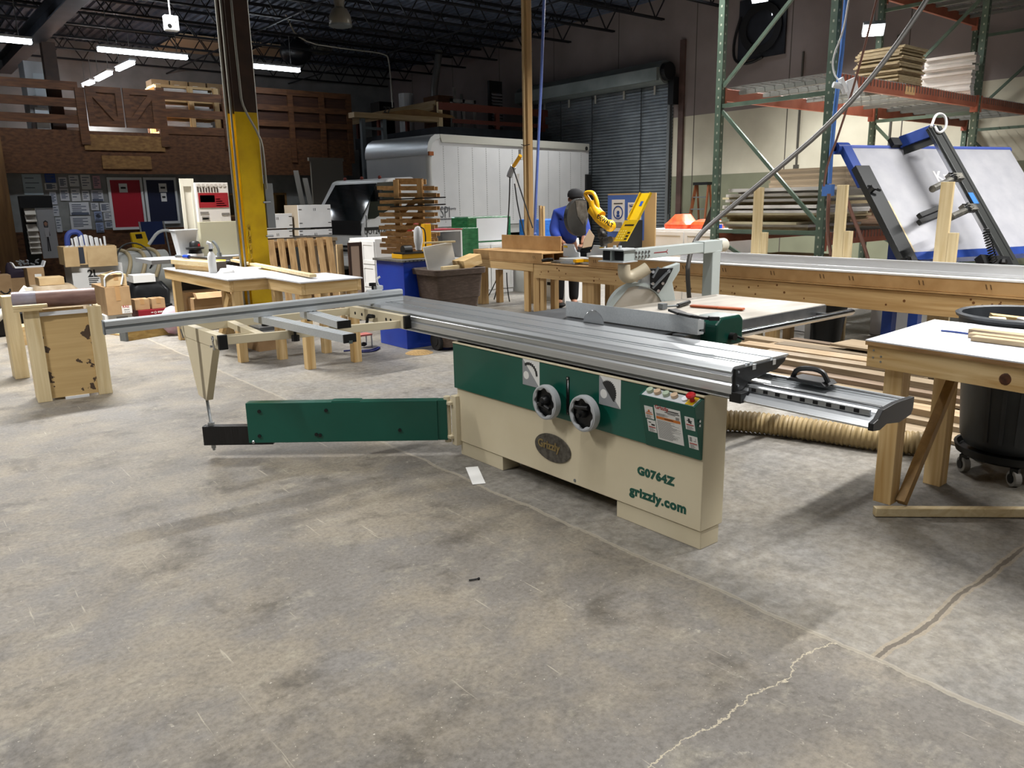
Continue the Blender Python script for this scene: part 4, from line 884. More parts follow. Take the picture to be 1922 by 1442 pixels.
# ================================================================== BENCH-SIDE POST, CORDS, AIR LINE
PX0 = 7.83
yb = px(990, 443, PX0)[1]; yt = px(982, 0, PX0)[1]
wp = thing('timber_post', 'tall slender timber post with an electrical box rising from behind the bench', 'post', (PX0, yb, 0))
mk('post_shaft', MB().box((PX0, yb-.045, 0), (PX0+.09, yb+.045, CZ-.7)), wood('post_timber_z', 'A88A5E', '8A6E46', 'z'), wp, bev=.003)
mk('post_shaft_strip', MB().box((PX0-.025, yb+.01, 0), (PX0-.001, yb+.047, CZ-.7)), wood('post_timber_pale_z', 'C2AA80', 'A88E64', 'z'), wp)
zb_ = px(978, 290, PX0)[2]
mk('receptacle_box', MB().box((PX0-.06, yb+.05, zb_-.08), (PX0+.02, yb+.12, zb_+.07)), GREYL, wp, bev=.004)
mk('cable_tie', MB().tube([(PX0-.02, yb+.09, zb_+.14), (PX0-.03, yb, zb_+.12), (PX0-.02, yb-.1, zb_+.13)], .006, 6), BLACK, wp)
pl = thing('plug_adapter', 'yellow and black plug tap with grey sockets dangling from the timber post', 'plug', (PX0-.08, yb+.15, zb_-.1))
mk('plug_body', MB().tube([px(977, 292, PX0-.12), px(970, 303, PX0-.12), px(964, 312, PX0-.12)], .03, 10), YELD, pl, smooth=True)
mk('socket_block', MB().tube([px(964, 312, PX0-.06), px(958, 325, PX0-.06), px(956, 332, PX0-.06)], .045, 8), M('clear_socket_grey', '8F959A', .3), pl, smooth=True)
mk('tag', MB().prism([(0, 0), (.06, 0), (.06, .2), (0, .2)], px(966, 352, PX0-.07), hx, (0.1, 0, 1), hn*.002), PAPER, pl)
for pts, lb in ((((957, 332), (956, 380), (952, 442)), 'black cord hanging steeply from the grey sockets to the bench back'), (((966, 345), (972, 390), (985, 443)), 'thin dark cord hanging beside the paper tag to the bench back'), (((962, 312), (978, 360), (1000, 428)), 'black cord slanting from the plug tap to the foot of the blue air line')):
    solo('extension_lead', lb, 'lead', MB().tube([px(x, y, PX0-.11) for x, y in pts], .01, 8, smooth=2), RUB, 'cords at the timber post', smooth=True)
for pts, lb in ((((938, 511), (923, 545), (908, 570)), 'black cord slanting under the bench end to its corner leg'), (((937, 520), (932, 545), (926, 568)), 'thin black cord hanging under the bench between two others'), (((951, 512), (952, 540), (957, 570)), 'black cord hanging straight under the bench')):
    solo('extension_lead', lb, 'lead', MB().tube([px(x, y, BXB+.06) for x, y in pts], .009, 8, smooth=2), RUB, 'cords under the bench', smooth=True)
solo('air_line', 'blue compressed-air line dropping beside the timber post', 'air line', MB().tube([(PX0+.15, px(1030, -120, PX0+.15)[1], CZ-.05), px(1021, 0, PX0+.15), px(1016, 150, PX0+.15), px(1009, 300, PX0+.15), px(1003, 438, PX0+.15)], .022, 10).ball(px(1003, 440, PX0+.15), .035, 10), M('blue_air_hose', '5A6FB0', .35), smooth=True)
p = px(1013, 440, PX0+.2); t = px(1013, 386, PX0+.2)
for k, lb in ((0, 'slim wooden stick standing beside the blue air line'), (.07, 'slim wooden stick standing second from the blue air line')):
    solo('wood_stick', lb, 'stick', MB().box((p[0], p[1]-k-.02, 0), (p[0]+.03, p[1]-k+.02, t[2]-k*.1)), PZ, 'sticks by the air line')
# ================================================================== PERSON bending behind the bench
pX, pY = 7.95, 8.53
def skin(name, chains, mat, par, lv=2):
    me = bpy.data.meshes.new(name); V = []; E_ = []; Rr = []
    for ch in chains:
        prev = None
        for it in ch:
            if isinstance(it, int): idx = it
            else: V.append(it[:3]); Rr.append(it[3]); idx = len(V)-1
            if prev is not None: E_.append((prev, idx))
            prev = idx
    me.from_pydata(V, E_, []); o = bpy.data.objects.new(name, me); COL.objects.link(o)
    o.modifiers.new('skin', 'SKIN')
    sv = me.skin_vertices if hasattr(me, 'skin_vertices') else None
    if not me.skin_vertices: 
        bm = bmesh.new(); bm.from_mesh(me); bm.verts.layers.skin.verify(); bm.to_mesh(me); bm.free()
    for i, r in enumerate(Rr):
        rr = r if isinstance(r, tuple) else (r, r); me.skin_vertices[0].data[i].radius = rr
    me.skin_vertices[0].data[0].use_root = True
    s = o.modifiers.new('sub', 'SUBSURF'); s.levels = lv; s.render_levels = lv
    me.materials.append(mat)
    dg = bpy.context.evaluated_depsgraph_get(); dg.update()
    m2 = bpy.data.meshes.new_from_object(o.evaluated_get(dg)); m2.name = name
    bpy.data.objects.remove(o); o = bpy.data.objects.new(name, m2); COL.objects.link(o)
    for p_ in m2.polygons: p_.use_smooth = True
    if not m2.materials: m2.materials.append(mat)
    if par is not None: adopt(o, par)
    return o
pr = thing('person', 'person in a blue work shirt and black cap bending over the bench', 'person', (pX, pY, 0))
SKIN_ = M('skin_tone', '8A5F48', .55)
vr = Vector((RT[0], RT[1], 0)).normalized(); vf = Vector((FW[0], FW[1], 0)).normalized()
def B(r, f, z, R): v = Vector((pX, pY, 0))+vr*r+vf*f; return (v.x, v.y, z, R)
# r = to the viewer's right, f = away from the viewer
body = skin('body', [
    [B(.0, .02, .92, (.17, .12)), B(-.03, .0, 1.1, (.19, .13)), B(.0, -.03, 1.27, (.21, .14)), B(.06, -.06, 1.40, (.15, .11)), B(.10, -.08, 1.47, .06), B(.12, -.09, 1.56, (.085, .1)), B(.125, -.1, 1.66, (.075, .09))],
    [0, B(-.1, .02, .82, .1), B(-.11, .0, .48, .075), B(-.11, .04, .1, .05), B(-.10, -.08, .05, .05)],
    [0, B(.1, .04, .82, .1), B(.11, .02, .48, .075), B(.11, .06, .1, .05), B(.12, -.06, .05, .05)],
    [3, B(.2, -.1, 1.34, .075), B(.27, -.16, 1.14, .055), B(.22, -.3, .98, .04), B(.2, -.36, .94, .035)],
    [3, B(-.12, .0, 1.36, .08), B(-.19, -.08, 1.12, .058), B(-.1, -.24, .98, .04), B(-.05, -.3, .95, .035)]], SKIN_, pr)
def hand(base, dirv, side):
    b = Vector(base); d = Vector(dirv).normalized(); s = Vector(side).normalized(); dn = Vector((0, 0, -1)); ch = []
    for k, L in enumerate((.062, .07, .066, .052)):
        o = b+s*(k-1.5)*.019; ch.append([(*(o), .012), (*(o+d*L*.5+dn*.006), .0095), (*(o+d*L+dn*.03), .008)])
    o = b-s*.035-d*.03; ch.append([(*(o), .012), (*(o-s*.022+d*.025), .01), (*(o-s*.02+d*.05+dn*.02), .008)])
    for c in ch: skin('finger', [c], SKIN_, body, 1)
    skin('palm', [[(*(b-d*.07), .024), (*(b-d*.03), (.038, .016)), (*b, (.036, .014))]], SKIN_, body, 1)
pr_shirt = M('royal_blue_shirt', '1A3890', .75, 0, '142C78', 4)
sh = skin('shirt', [
    [B(.0, .02, .9, (.205, .15)), B(-.03, .0, 1.1, (.225, .16)), B(.0, -.03, 1.27, (.245, .165)), B(.06, -.06, 1.40, (.185, .135)), B(.09, -.075, 1.46, .085)],
    [3, B(.2, -.1, 1.34, .105), B(.27, -.16, 1.14, .08), B(.235, -.26, 1.02, .06)],
    [3, B(-.12, .0, 1.36, .11), B(-.19, -.08, 1.12, .085), B(-.13, -.2, 1.01, .062)]], pr_shirt, pr)
skin('trousers', [
    [B(.0, .02, .93, (.185, .13)), B(-.1, .02, .8, .115), B(-.11, .0, .48, .09), B(-.11, .04, .08, .075)],
    [0, B(.1, .04, .8, .115), B(.11, .02, .48, .09), B(.11, .06, .08, .075)]], M('black_trousers', '0D0E12', .8), pr)
for sgn in (-.11, .12):
    v = Vector(B(sgn, -.02, .0, 0)[:3]); mk('shoe', MB().ball(v+Vector((0, 0, .045)), .13, 12, (.55, .9, .34)), RUB, pr, smooth=True)
hc = Vector(B(.125, -.1, 1.6, 0)[:3])
mk('hair', MB().ball(hc+vf*.02+Vector((0, 0, .02)), .102, 12, (1, 1, 1.0)), M('dark_hair', '15110F', .8), pr, smooth=True)
mk('cap', MB().lathe([(.118, -.01), (.12, .03), (.105, .075), (.06, .105), (.001, .112)], hc+Vector((0, 0, .015)), (0, 0, 1), 20).prism([(-.07, 0), (.07, 0), (.06, .09), (.0, .115), (-.06, .09)], hc+vf*.1+Vector((0, 0, .012)), vr, vf, (0, 0, .012)), M('black_cap', '0E0E11', .8), pr, smooth=True)
for sgn in (-1, 1): mk('ear', MB().ball(hc+vr*.1*sgn-Vector((0, 0, .03)), .026, 8, (.5, .5, 1.2)), SKIN_, body, smooth=True)
fcn = vf
mk('face_features', MB().ball(hc+vf*.108-Vector((0, 0, .035)), .018, 8).ball(hc+vf*.095+vr*.034, .011, 8).ball(hc+vf*.095-vr*.034, .011, 8).obox(hc+vf*.1-Vector((0, 0, .072)), vr*.024, vf*.004, (0, 0, .005)), M('face_shade', '6A4434', .6), body, smooth=True)
hand(B(.2, -.37, .935, 0)[:3], (-vf*.9+vr*-.2), vr); hand(B(-.04, -.31, .945, 0)[:3], (-vf*.8+vr*.3), vr)
# ================================================================== PALLET RACK
RX0, RX1, RX2 = 8.1, 11.8, 15.1
RF, RB = 4.62, 6.02; BZ = 2.66; RT_ = 4.9
zb2 = py(1697, 10, RB)[2]
BZ = py(1574, 138, RF)[2]-.14; SZ = py(1547, 437, RF)[2]-.1
rk = thing('pallet_rack', 'green and orange pallet rack with wire decks against the cream wall', 'pallet rack', (RX0, RF, 0))
K = lambda n, mb, m, par=rk, **k: mk(n, mb, m, par, **k)
def holed_post():
    m = RACKG.copy(); m.name = 'rack_post_with_holes'; nt = m.node_tree; N = nt.nodes; L = nt.links; b = N['Principled BSDF']
    tc = N.new('ShaderNodeTexCoord'); sx = N.new('ShaderNodeSeparateXYZ'); L.new(tc.outputs['Object'], sx.inputs[0])
    def mt(op, a, c=0.):
        x = N.new('ShaderNodeMath'); x.operation = op
        for s_, v in ((0, a), (1, c)):
            if isinstance(v, (int, float)): x.inputs[s_].default_value = v
            else: L.new(v, x.inputs[s_])
        return x.outputs[0]
    near = lambda o, vals, r: mt('LESS_THAN', [d for d in [None]][0] or __import__('functools').reduce(lambda p, q: mt('MINIMUM', p, q), [mt('ABSOLUTE', mt('SUBTRACT', o, v)) for v in vals]), r)
    row = mt('LESS_THAN', mt('MODULO', sx.outputs[2], .1), .024)
    hole = mt('MULTIPLY', row, mt('MAXIMUM', near(sx.outputs[1], (RF, RB), .009), near(sx.outputs[0], (RX0, RX1, RX2-.06), .01)))
    x = N.new('ShaderNodeMix'); x.data_type = 'RGBA'; L.new(hole, x.inputs['Factor']); L.new(b.inputs['Base Color'].links[0].from_socket, x.inputs[6]); x.inputs[7].default_value = lin('9A9E8E'); L.new(x.outputs[2], b.inputs['Base Color'])
    return m
RACKH = holed_post()
def upright(x, y):
    mb = MB().prism([(-.04, -.035), (.04, -.035), (.04, .035), (.025, .035), (.025, -.02), (-.025, -.02), (-.025, .035), (-.04, .035)], (x, y, 0), (0, 1, 0), (1, 0, 0), (0, 0, RT_))
    return K('rack_upright', mb, RACKH)
for x in (RX0, RX1, RX2-.06):
    for y in (RF, RB): upright(x, y)
    for z in (.35, SZ+.1, BZ-.06, BZ+1.45): K('frame_brace', MB().bar((x, RF+.04, z), (x, RB-.04, z), .03, .045), RACKG)
    for z0, z1 in ((.4, SZ), (SZ+.2, BZ-.12), (BZ+1.4, BZ+.16)): K('frame_brace', MB().bar((x, RF+.04, z0), (x, RB-.04, z1), .03, .04), RACKG)
def level(xa, xb, z):
    for y, s in ((RF, -1), (RB, 1)):
        b = K('load_beam', MB().box((xa+.037, y-.025, z), (xb-.037, y+.025, z+.14)), RACKO, bev=.004)
        for x_ in (xa+.036, xb-.075): mk('beam_end', MB().box((x_, y-.045, z-.06), (x_+.039, y+.045, z+.15)), RACKO, b)
    mb = MB(); n = int((xb-xa)/.075)
    for i in range(n+1):
        x = xa+.05+(xb-xa-.1)*i/n; mb.box((x-.003, RF-.03, z+.142), (x+.003, RB+.03, z+.148)).box((x-.003, RF-.034, z+.06), (x+.003, RF-.028, z+.148)).box((x-.003, RB+.028, z+.02), (x+.003, RB+.034, z+.148))
    for j in range(12): y = RF+(RB-RF)*j/11; mb.box((xa+.05, y-.003, z+.136), (xb-.05, y+.003, z+.142))
    K('wire_deck', mb, GALV)
    mb = MB()
    for i in range(7): x = xa+.35+(xb-xa-.7)*i/6; mb.box((x-.025, RF+.03, z+.09), (x+.025, RB-.03, z+.135))
    K('deck_channel', mb, M('deck_channel_grey', '6E6F6A', .5, .4))
level(RX0, RX1, BZ); level(RX1, RX2-.06, BZ); level(RX0, RX1, SZ-.04); level(RX1, RX2-.06, SZ-.04); level(RX1, RX2-.06, zb2)
p = px(1721, 183, 9.8); K('beam_tag', MB().box((9.7, RF-.028, BZ+.03), (9.95, RF-.0255, BZ+.12)), M('faded_tag', 'C8A070', .7))
DZK = BZ+.149
def sheets(n, x0, x1, y0, y1, z0, th, mats, group, labf, jit=.02, cat='board', name='board_sheet', gap=.0012):
    z = z0+.001
    for i in range(n):
        t = th*(.8+.4*random.random()); dx, dy = (random.random()-.5)*2*jit, (random.random()-.5)*2*jit
        o = solo(name, labf(i, n), cat, MB().box((x0+dx, y0+dy, z), (x1+dx, y1+dy, z+t)), mats[i % len(mats)] if not callable(mats) else mats(i), group)
        z += t+gap
    return z
BR1 = M('chipboard_stack', 'A89878', .7, 0, '8E7C5C', 12, (1, 1, 8), rnd=.14)
TWO = M('white_faced_panel', 'CBC8C4', .5, 0, 'BDB9B4', 4, rnd=.06)
c = pz(1688, 157, DZK); l = pz(1607, 141, DZK); r = pz(1714, 162, DZK)
ha = vz(80, c[0], c[1])-DZK
yl = c[1]+ (px(1607, 141, c[0])[1]-c[1]); xr = py(1714, 160, c[1])[0]
sheets(22, c[0], xr+.25, c[1], min(yl, RB-.03), DZK, ha/23-.0006, lambda i: BR1, 'chipboards on the rack deck', lambda i, n: 'raw chipboard in the brown stack on the upper rack deck', .03)
c = pz(1821, 178, DZK); yl = px(1728, 165, c[0])[1]; xr = py(1847, 180, c[1])[0]
ha = vz(98, c[0], c[1])-DZK
sheets(17, c[0], min(xr+.2, RX1-.09), c[1], min(yl, RB-.05), DZK, ha/18-.0006, lambda i: TWO, 'white panels on the rack deck', lambda i, n: 'white-faced panel in the white stack on the upper rack deck', .025)
# lower shelf stacks
zs = SZ-.04+.149
z = zs+.001
for i in range(23):
    t = .022+.016*random.random()
    w_ = i < 16
    x0 = RX0+.12+random.random()*.25; y1 = RB+(.12 if i < 14 else -.25)*random.random()+.02; y0 = RF+.1+random.random()*.15
    if i >= 16: x0 = RX0+.55; y1 = RB-.35-random.random()*.05; y0 = RF+.06; t = .03
    if i < 5: y0 += .35*random.random(); 
    mt = [M('cream_panel', 'CFC6A8', .5, 0, 'C2B898', 4, rnd=.05), TWO, BR1, TWO][random.randrange(4)] if w_ else BOARD['y']
    lab = 'cream or white panel in the mixed stack on the low rack shelf' if w_ else 'brown wooden board on top of the mixed stack on the low rack shelf'
    solo('board_sheet', lab, 'board', MB().box((x0, y0, z), (x0+1.2, y1, z+t)), mt, 'panels on the low rack shelf' if w_ else 'brown boards on the low rack shelf'); z += t+.0012
z = zs+.001
for i in range(20):
    t = .028+.01*random.random(); x0 = RX0+1.9+random.random()*.12
    solo('board_sheet', 'pinkish wooden board in the second stack on the low rack shelf', 'board', MB().box((x0, RF+.05+random.random()*.06, z), (x0+1.3, RB-.1, z+t)), M('pink_board', 'C4AC98', .6, 0, 'AE9480', 8, (1, 1, 6), rnd=.1), 'pinkish boards on the low rack shelf'); z += t+.0012
# white drawer chests under the low shelf
for i, (y0, y1, lb) in enumerate(((5.35, 5.95, 'white drawer chest under the low rack shelf, nearer the wall'), (4.7, 5.3, 'white drawer chest under the low rack shelf, beside the green rack post'))):
    t = thing('drawer_chest', lb, 'chest', (8.6, y0, 0), 'white drawer chests under the rack'); x0 = 8.35; zt = SZ-.2
    mk('carcass', MB().box((x0, y0, 0), (x0+.6, y1, zt)), WHITE, t, bev=.003)
    for k in range(3):
        z0 = zt-.04-.27*(k+1)
        d = mk('drawer', MB().box((x0-.02, y0+.03, z0), (x0-.001, y1-.03, z0+.24)), WHITE2, t, bev=.003)
        mk('finger_notch', MB().box((x0-.022, (y0+y1)/2-.06, z0+.19), (x0-.0205, (y0+y1)/2+.06, z0+.24)), DARK, d)
solo('panel_offcut', 'pale panel offcuts lying flat on the white drawer chests', 'board', MB().box((8.4, 4.72, SZ-.198), (8.9, 5.6, SZ-.18)), CARD2)
# ------------------------------------------------------------------ rack-side hardware
x = RX0-.07
solo('air_pipe', 'blue air pipe running down the green rack post to a shut-off valve', 'pipe', MB().tube([px(1588, 0, x), px(1580, 100, x), px(1568, 200, x), px(1560, 290, x), px(1557, 345, x)], .022, 10).box(*[tuple(Vector(px(1555, 350, x))+Vector(d)) for d in ((-.04, -.05, -.1), (.04, .05, .02))]), M('blue_pipe', '4E74B4', .35), smooth=True)
solo('air_hose', 'reddish-brown hose looping from the valve down behind the bench', 'hose', MB().tube([px(1556, 364, x-.1), px(1553, 420, x-.12), px(1555, 450, x-.14), px(1560, 480, x-.16)], .02, 8, smooth=2), M('brown_hose', '6E4E44', .5), smooth=True)
solo('air_hose', 'reddish-brown hose slanting from the shelf boards to the panel saw', 'hose', MB().tube([px(1586, 362, x-.03), px(1600, 405, x-.03), px(1618, 450, x-.03), px(1632, 495, x-.03)], .02, 8, smooth=1), M('brown_hose', '6E4E44', .5), smooth=True)
solo('hanging_rope', 'thin brown line hanging slantwise in front of the rack post', 'rope', MB().tube([px(1645, 0, 7.6), px(1612, 130, 7.6), px(1577, 245, 7.6), px(1552, 310, 7.6), px(1546, 350, 7.6)], .011, 8, smooth=1), M('brown_hose', '6E4E44'), smooth=True)
solo('white_cable', 'white cord looping down the rack post to a junction box', 'cord', MB().tube([px(1593, 0, x-.05), px(1583, 60, x-.05), px(1562, 110, x-.05), px(1565, 140, x-.05), px(1575, 151, x-.05)], .009, 8, smooth=2), WHITE, smooth=True)
jb = thing('junction_box', 'white switch box hung askew on the rack beam by a cord', 'junction box', px(1600, 165, x-.05))
c0 = Vector(px(1600, 168, x-.05)); hv = Vector((RT[0], RT[1], 0)).normalized()
mk('box_body', MB().obox(c0, hv*.045+Vector((0, 0, .02)), Vector((-hv.y, hv.x, 0))*.03, Vector((0, 0, .1))-hv*.03), WHITE2, jb, bev=.004)
mk('box_lid', MB().obox(c0-hv*.1-Vector((0, 0, -.04)), hv*.012+Vector((0, 0, .01)), Vector((-hv.y, hv.x, 0))*.04, Vector((0, 0, .07))-hv*.03), WHITE2, jb)
mk('gland', MB().cyl(c0-hv*.2+Vector((0, 0, .05)), c0-hv*.1+Vector((0, 0, .03)), .03, n=10), GREYL, jb)
# thick grey feed cable down to the saw
gpts = [(4.95, 3.78, .2), px(1288, 520, 4.9), px(1296, 470, 5.0), px(1312, 440, 5.2), px(1354, 404, 5.5), px(1460, 317, 6.0), px(1560, 231, 6.5), px(1650, 131, 7.0), px(1741, 0, 7.5), px(1790, -90, 7.8)]
solo('feed_cable', 'thick grey cable stretched from the saw up past the rack', 'cable', MB().tube(gpts, lambda t: .017+.007*t, 10, smooth=2), M('grey_cable', '45423E', .5), smooth=True)
# flood lights
def flood(name, label, c, d, power, sz=.3):
    c = Vector(c); d = Vector(d).normalized(); t = thing(name, label, 'flood light', tuple(c)); s = d.cross(Vector((0, 0, 1))).normalized(); u = s.cross(d)
    mk('lamp_body', MB().obox(c-d*.05, s*sz*.55, u*sz*.35, d*.045), GREYD, t); mk('lens', MB().obox(c+d*.004, s*sz*.5, u*sz*.3, d*.006), M('flood_lens', 'F4F8FF', .4, emit=30), t)
    mk('lamp_stem', MB().cyl(c-d*.05, (c.x-d.x*.05, c.y-d.y*.05, CZ-.05), .012, n=8), GREYD, t)
    o = area(name+'_glow', tuple(c+d*.03), sz, sz*.6, power); o.rotation_euler = d.to_track_quat('-Z', 'Y').to_euler()
flood('flood_light', 'glaring white LED flood light over the brown board stack on the rack', px(1640, 57, RX1-.25), (-.62, -.45, -.6), 150, .26)
flood('flood_light', 'glaring white LED flood light at the picture top above the dark wall fan', px(1425, -4, WX-.6), (-.7, -.2, -.7), 120, .3)
ef = thing('exhaust_fan', 'dark square exhaust fan panel high on the wall with dangling cables', 'exhaust fan', (WX-.02, 10.3, 4.4))
y0, y1 = 9.72, 10.85
mk('fan_panel', MB().box((WX-.05, y0, 4.42), (WX-.002, y1, 5.62)), M('fan_black', '14161C', .5, 0, '20232C', 4), ef)
mk('fan_louvre', MB().lathe([(.35, 0), (.5, .03), (.5, .05), (.35, .05)], (WX-.05, (y0+y1)/2, 5.0), (-1, 0, 0), 24), M('fan_black2', '0E0F13', .8), ef)
mk('light_leak', MB().box((WX-.052, y0+.3, 4.6), (WX-.051, y0+.33, 4.66)).box((WX-.052, y1-.2, 4.9), (WX-.051, y1-.18, 4.98)).box((WX-.052, y0+.32, 5.2), (WX-.051, y0+.34, 5.4)), M('daylight_leak', 'E8EEFF', .5, emit=2.5), ef)
mk('dangling_cable', MB().tube([(WX-.06, y1-.05, 5.3), (WX-.08, y1+.1, 4.8), (WX-.07, y1+.06, 4.4), (WX-.06, y1-.3, 4.33), (WX-.06, y0+.5, 4.42)], .03, 8, smooth=2), BLACK, ef, smooth=True)
for yy, lb in ((9.3, 'thin dark conduit running down the wall below the exhaust fan'), (7.4, 'thin dark conduit on the wall behind the two board stacks')):
    solo('wall_conduit', lb, 'conduit', MB().box((WX-.04, yy-.015, 2.2), (WX-.002, yy+.015, 4.4)).box((WX-.06, yy-.05, 2.05), (WX-.002, yy+.05, 2.2)), M('dark_conduit', '54524C', .5, .3))
# wooden step ladder by the wall
lx, ly = 14.75, 11.35; lz = 1.85
ld = thing('step_ladder', 'orange fibreglass step ladder standing against the sage wall', 'ladder', (lx, ly, 0))
LAD = M('ladder_orange', '7A4628', .5)
for s in (-1, 1): mk('side_rail', MB().bar((lx-.35, ly+s*.28, .0), (lx, ly+s*.17, lz), .03, .07), LAD, ld)
for k in range(6):
    f = (k+1)/7; mk('tread', MB().box((lx-.35+.35*f-.04, ly-.27+.11*f, lz*f-.015), (lx-.35+.35*f+.05, ly+.27-.11*f, lz*f+.01)), GREYD, ld)
mk('top_cap', MB().box((lx-.08, ly-.2, lz), (lx+.1, ly+.2, lz+.06)), BLACK, ld); mk('back_leg', MB().bar((lx+.3, ly-.2, 0), (lx+.05, ly-.17, lz), .03, .04).bar((lx+.3, ly+.2, 0), (lx+.05, ly+.17, lz), .03, .04), LAD, ld)
# ================================================================== PANEL SAW (tilted bed)
T = Vector((.956, -.29, 0)).normalized(); Nn = Vector((-T.y, T.x, 0)); Nn = -Nn if Nn.y > 0 else Nn   # facing the shop
TL = Vector(py(1594, 278, 4.42)); 
best = None
for s in [i*.02 for i in range(10, 60)]:
    for hh in [i*.02 for i in range(30, 90)]:
        q = TL+Nn*s*hh-Vector((0, 0, hh)); u = proj(q); e = (u[0]-1703)**2+(u[1]-493)**2
        if best is None or e < best[0]: best = (e, s, hh)
SL = best[1]; Dn = (Nn*SL-Vector((0, 0, 1))).normalized(); On = T.cross(Dn); On = On if On.z > 0 else -On   # outward normal of the bed
bl = None
for w_ in [i*.02 for i in range(40, 260)]:
    u = proj(TL+T*w_)
    if bl is None or abs(u[0]-1896) < bl[0]: bl = (abs(u[0]-1896), w_)
BW = bl[1]; BH = (TL.z-.9)/-Dn.z
ps = thing('panel_saw', 'vertical panel saw with tilted white bed, blue frame and black beam', 'panel saw', (TL.x, TL.y, 0))
Q = lambda n, mb, m, par=ps, **k: mk(n, mb, m, par, **k)
def bp(a, d, o=0.): return TL+T*a+Dn*d+On*o
bed = Q('white_bed', MB().prism([(0, 0), (BW, 0), (BW, BH), (0, BH)], TL, T, Dn, -On*.03), M('white_bed_board', 'B2B2B6', .5, 0, 'A6A6AC', 5))
text('bed_letters', 'Kr', .2, bp(BW*.5-.22, .45, .001), T, -Dn, M('faded_letters', 'E8E4E4', .5), bed, .0005, 1, .004)
Q('top_tube', MB().cyl(bp(-.13, -.02, -.03), bp(BW+.03, -.02, -.03), .036, n=20), M('blue_tube_faded', '4A5CA6', .4), smooth=True)
Q('tube_socket', MB().lathe([(.03, 0), (.062, 0), (.062, .16), (.05, .16)], bp(-.16, -.02, -.03), T, 20), BLUES, smooth=True)
Q('blue_beam', MB().bar(bp(-.06, .0, .0), bp(-.06, .5, .0), .12, .07, On), BLUES, bev=.004)
Q('black_beam', MB().bar(bp(-.05, .3, .05), bp(-.05, BH, .05), .19, .07, On), M('black_beam_paint', '1C1E1E', .45), bev=.004)
Q('clamp_lever', MB().cyl(bp(-.12, .62, .085), bp(-.12, .62, .15), .035, n=8).bar(bp(-.18, .6, .13), bp(-.05, .66, .13), .03, .02), BLACK)
Q('clamp_lever', MB().cyl(bp(-.1, 1.5, .085), bp(-.1, 1.5, .16), .04, n=8).bar(bp(-.16, 1.46, .14), bp(-.02, 1.52, .14), .03, .02), BLACK)
Q('wood_batten', MB().bar(bp(.09, .72, .02), bp(.09, BH, .02), .07, .035, On), PGZ)
# carriage arm
def bpx(x, y, o):   # point of the plane parallel to the bed, o in front of it, seen at frame x, y
    d = Vector(ray(x, y)); P0 = TL+On*o; t = (P0-Vector((0, 0, H))).dot(On)/d.dot(On); return Vector((0, 0, H))+d*t
oa = .34
a0, a1 = bpx(1752, 240, oa), bpx(1893, 492, oa); ad = (a1-a0).normalized(); sdv = ad.cross(On).normalized()
Q('carriage_arm', MB().bar(a0, a1+ad*.35, .16, .07, On), M('dark_arm_paint', '2A2C2A', .45), bev=.004)
Q('arm_rail', MB().bar(a0+sdv*.095-ad*-.02, a1+ad*.35+sdv*.095, .022, .03, On), STEEL)
Q('arm_groove', MB().bar(a0+sdv*-.02+On*.036, a1+sdv*-.02+On*.036, .012, .004, On), DARK)
b0 = bpx(1690, 268, .03)
Q('arm_bracket', MB().bar(b0, a0+ad*.03, .05, .13, ad), BLUES, bev=.004)
Q('bracket_plate', MB().bar(b0+ad*.07, a0+ad*.1, .012, .16, ad), M('dark_arm_paint', '2A2C2A'))
Q('bracket_foot', MB().bar(b0-T*.14, b0+T*.14, .1, .05, On), BLACK)
def hoop(nm, pts, r, m): Q(nm, MB().tube(pts, r, 8, smooth=3), m, smooth=True)
hoop('white_cable_loop', [bpx(1748, 238, oa+.04), bpx(1757, 212, oa+.05), bpx(1775, 216, oa+.05), bpx(1777, 240, oa+.05), bpx(1762, 252, oa+.05), bpx(1755, 238, oa+.05)], .014, WHITE)
for (x, y, tx, ty, nm) in ((1796, 333, 1750, 355, 'roller_clamp'), (1822, 391, 1785, 408, 'roller_clamp')):
    c = bpx(x, y, oa+.06); e = bpx(tx, ty, oa+.1)
    cl = Q(nm, MB().tube([c, (c+e)/2, e], .035, 10).bar(c-sdv*.06, c+sdv*.12, .07, .06, On), M('worn_clamp_metal', '55534E', .45, .6, '8A877E', 14))
    mb = MB()
    for k in range(9):
        an = -.3+k*.5; mb.tube([c+sdv*.08+On*.02, c+sdv*.11+On*.05+ad*.03*math.sin(an), c+sdv*(.1+.05*math.cos(an))+ad*.07*math.sin(an)+On*.04], .006, 6)
    mk('brush', mb, BLACK, cl)
for dy in (0, 12):
    Q('rubber_pad', MB().bar(bpx(1725, 406+dy, oa+.12), bpx(1775, 386+dy, oa+.12), .05, .045, On), BLACK, bev=.004)
Q('blue_tape_flag', MB().bar(a0.lerp(a1, .52)+On*.037+sdv*.05, a0.lerp(a1, .6)+On*.037+sdv*.05, .07, .004, On), M('blue_tape_bright', '2E74C8', .6))
co = MB(); pts = []
p, q = bpx(1850, 432, oa+.08), bpx(1866, 492, oa+.08)
for k in range(90): t = k/89; pts.append(p.lerp(q, t)+sdv*.03*math.cos(k*.9)+On*.03*math.sin(k*.9))
Q('coil_spring', co.tube(pts, .007, 6), BLACK, smooth=True)
Q('carriage_foot', MB().bar(bpx(1838, 490, oa), bpx(1892, 494, oa), .1, .08, On).ball(bpx(1883, 492, oa+.06), .04, 8), BLACK)
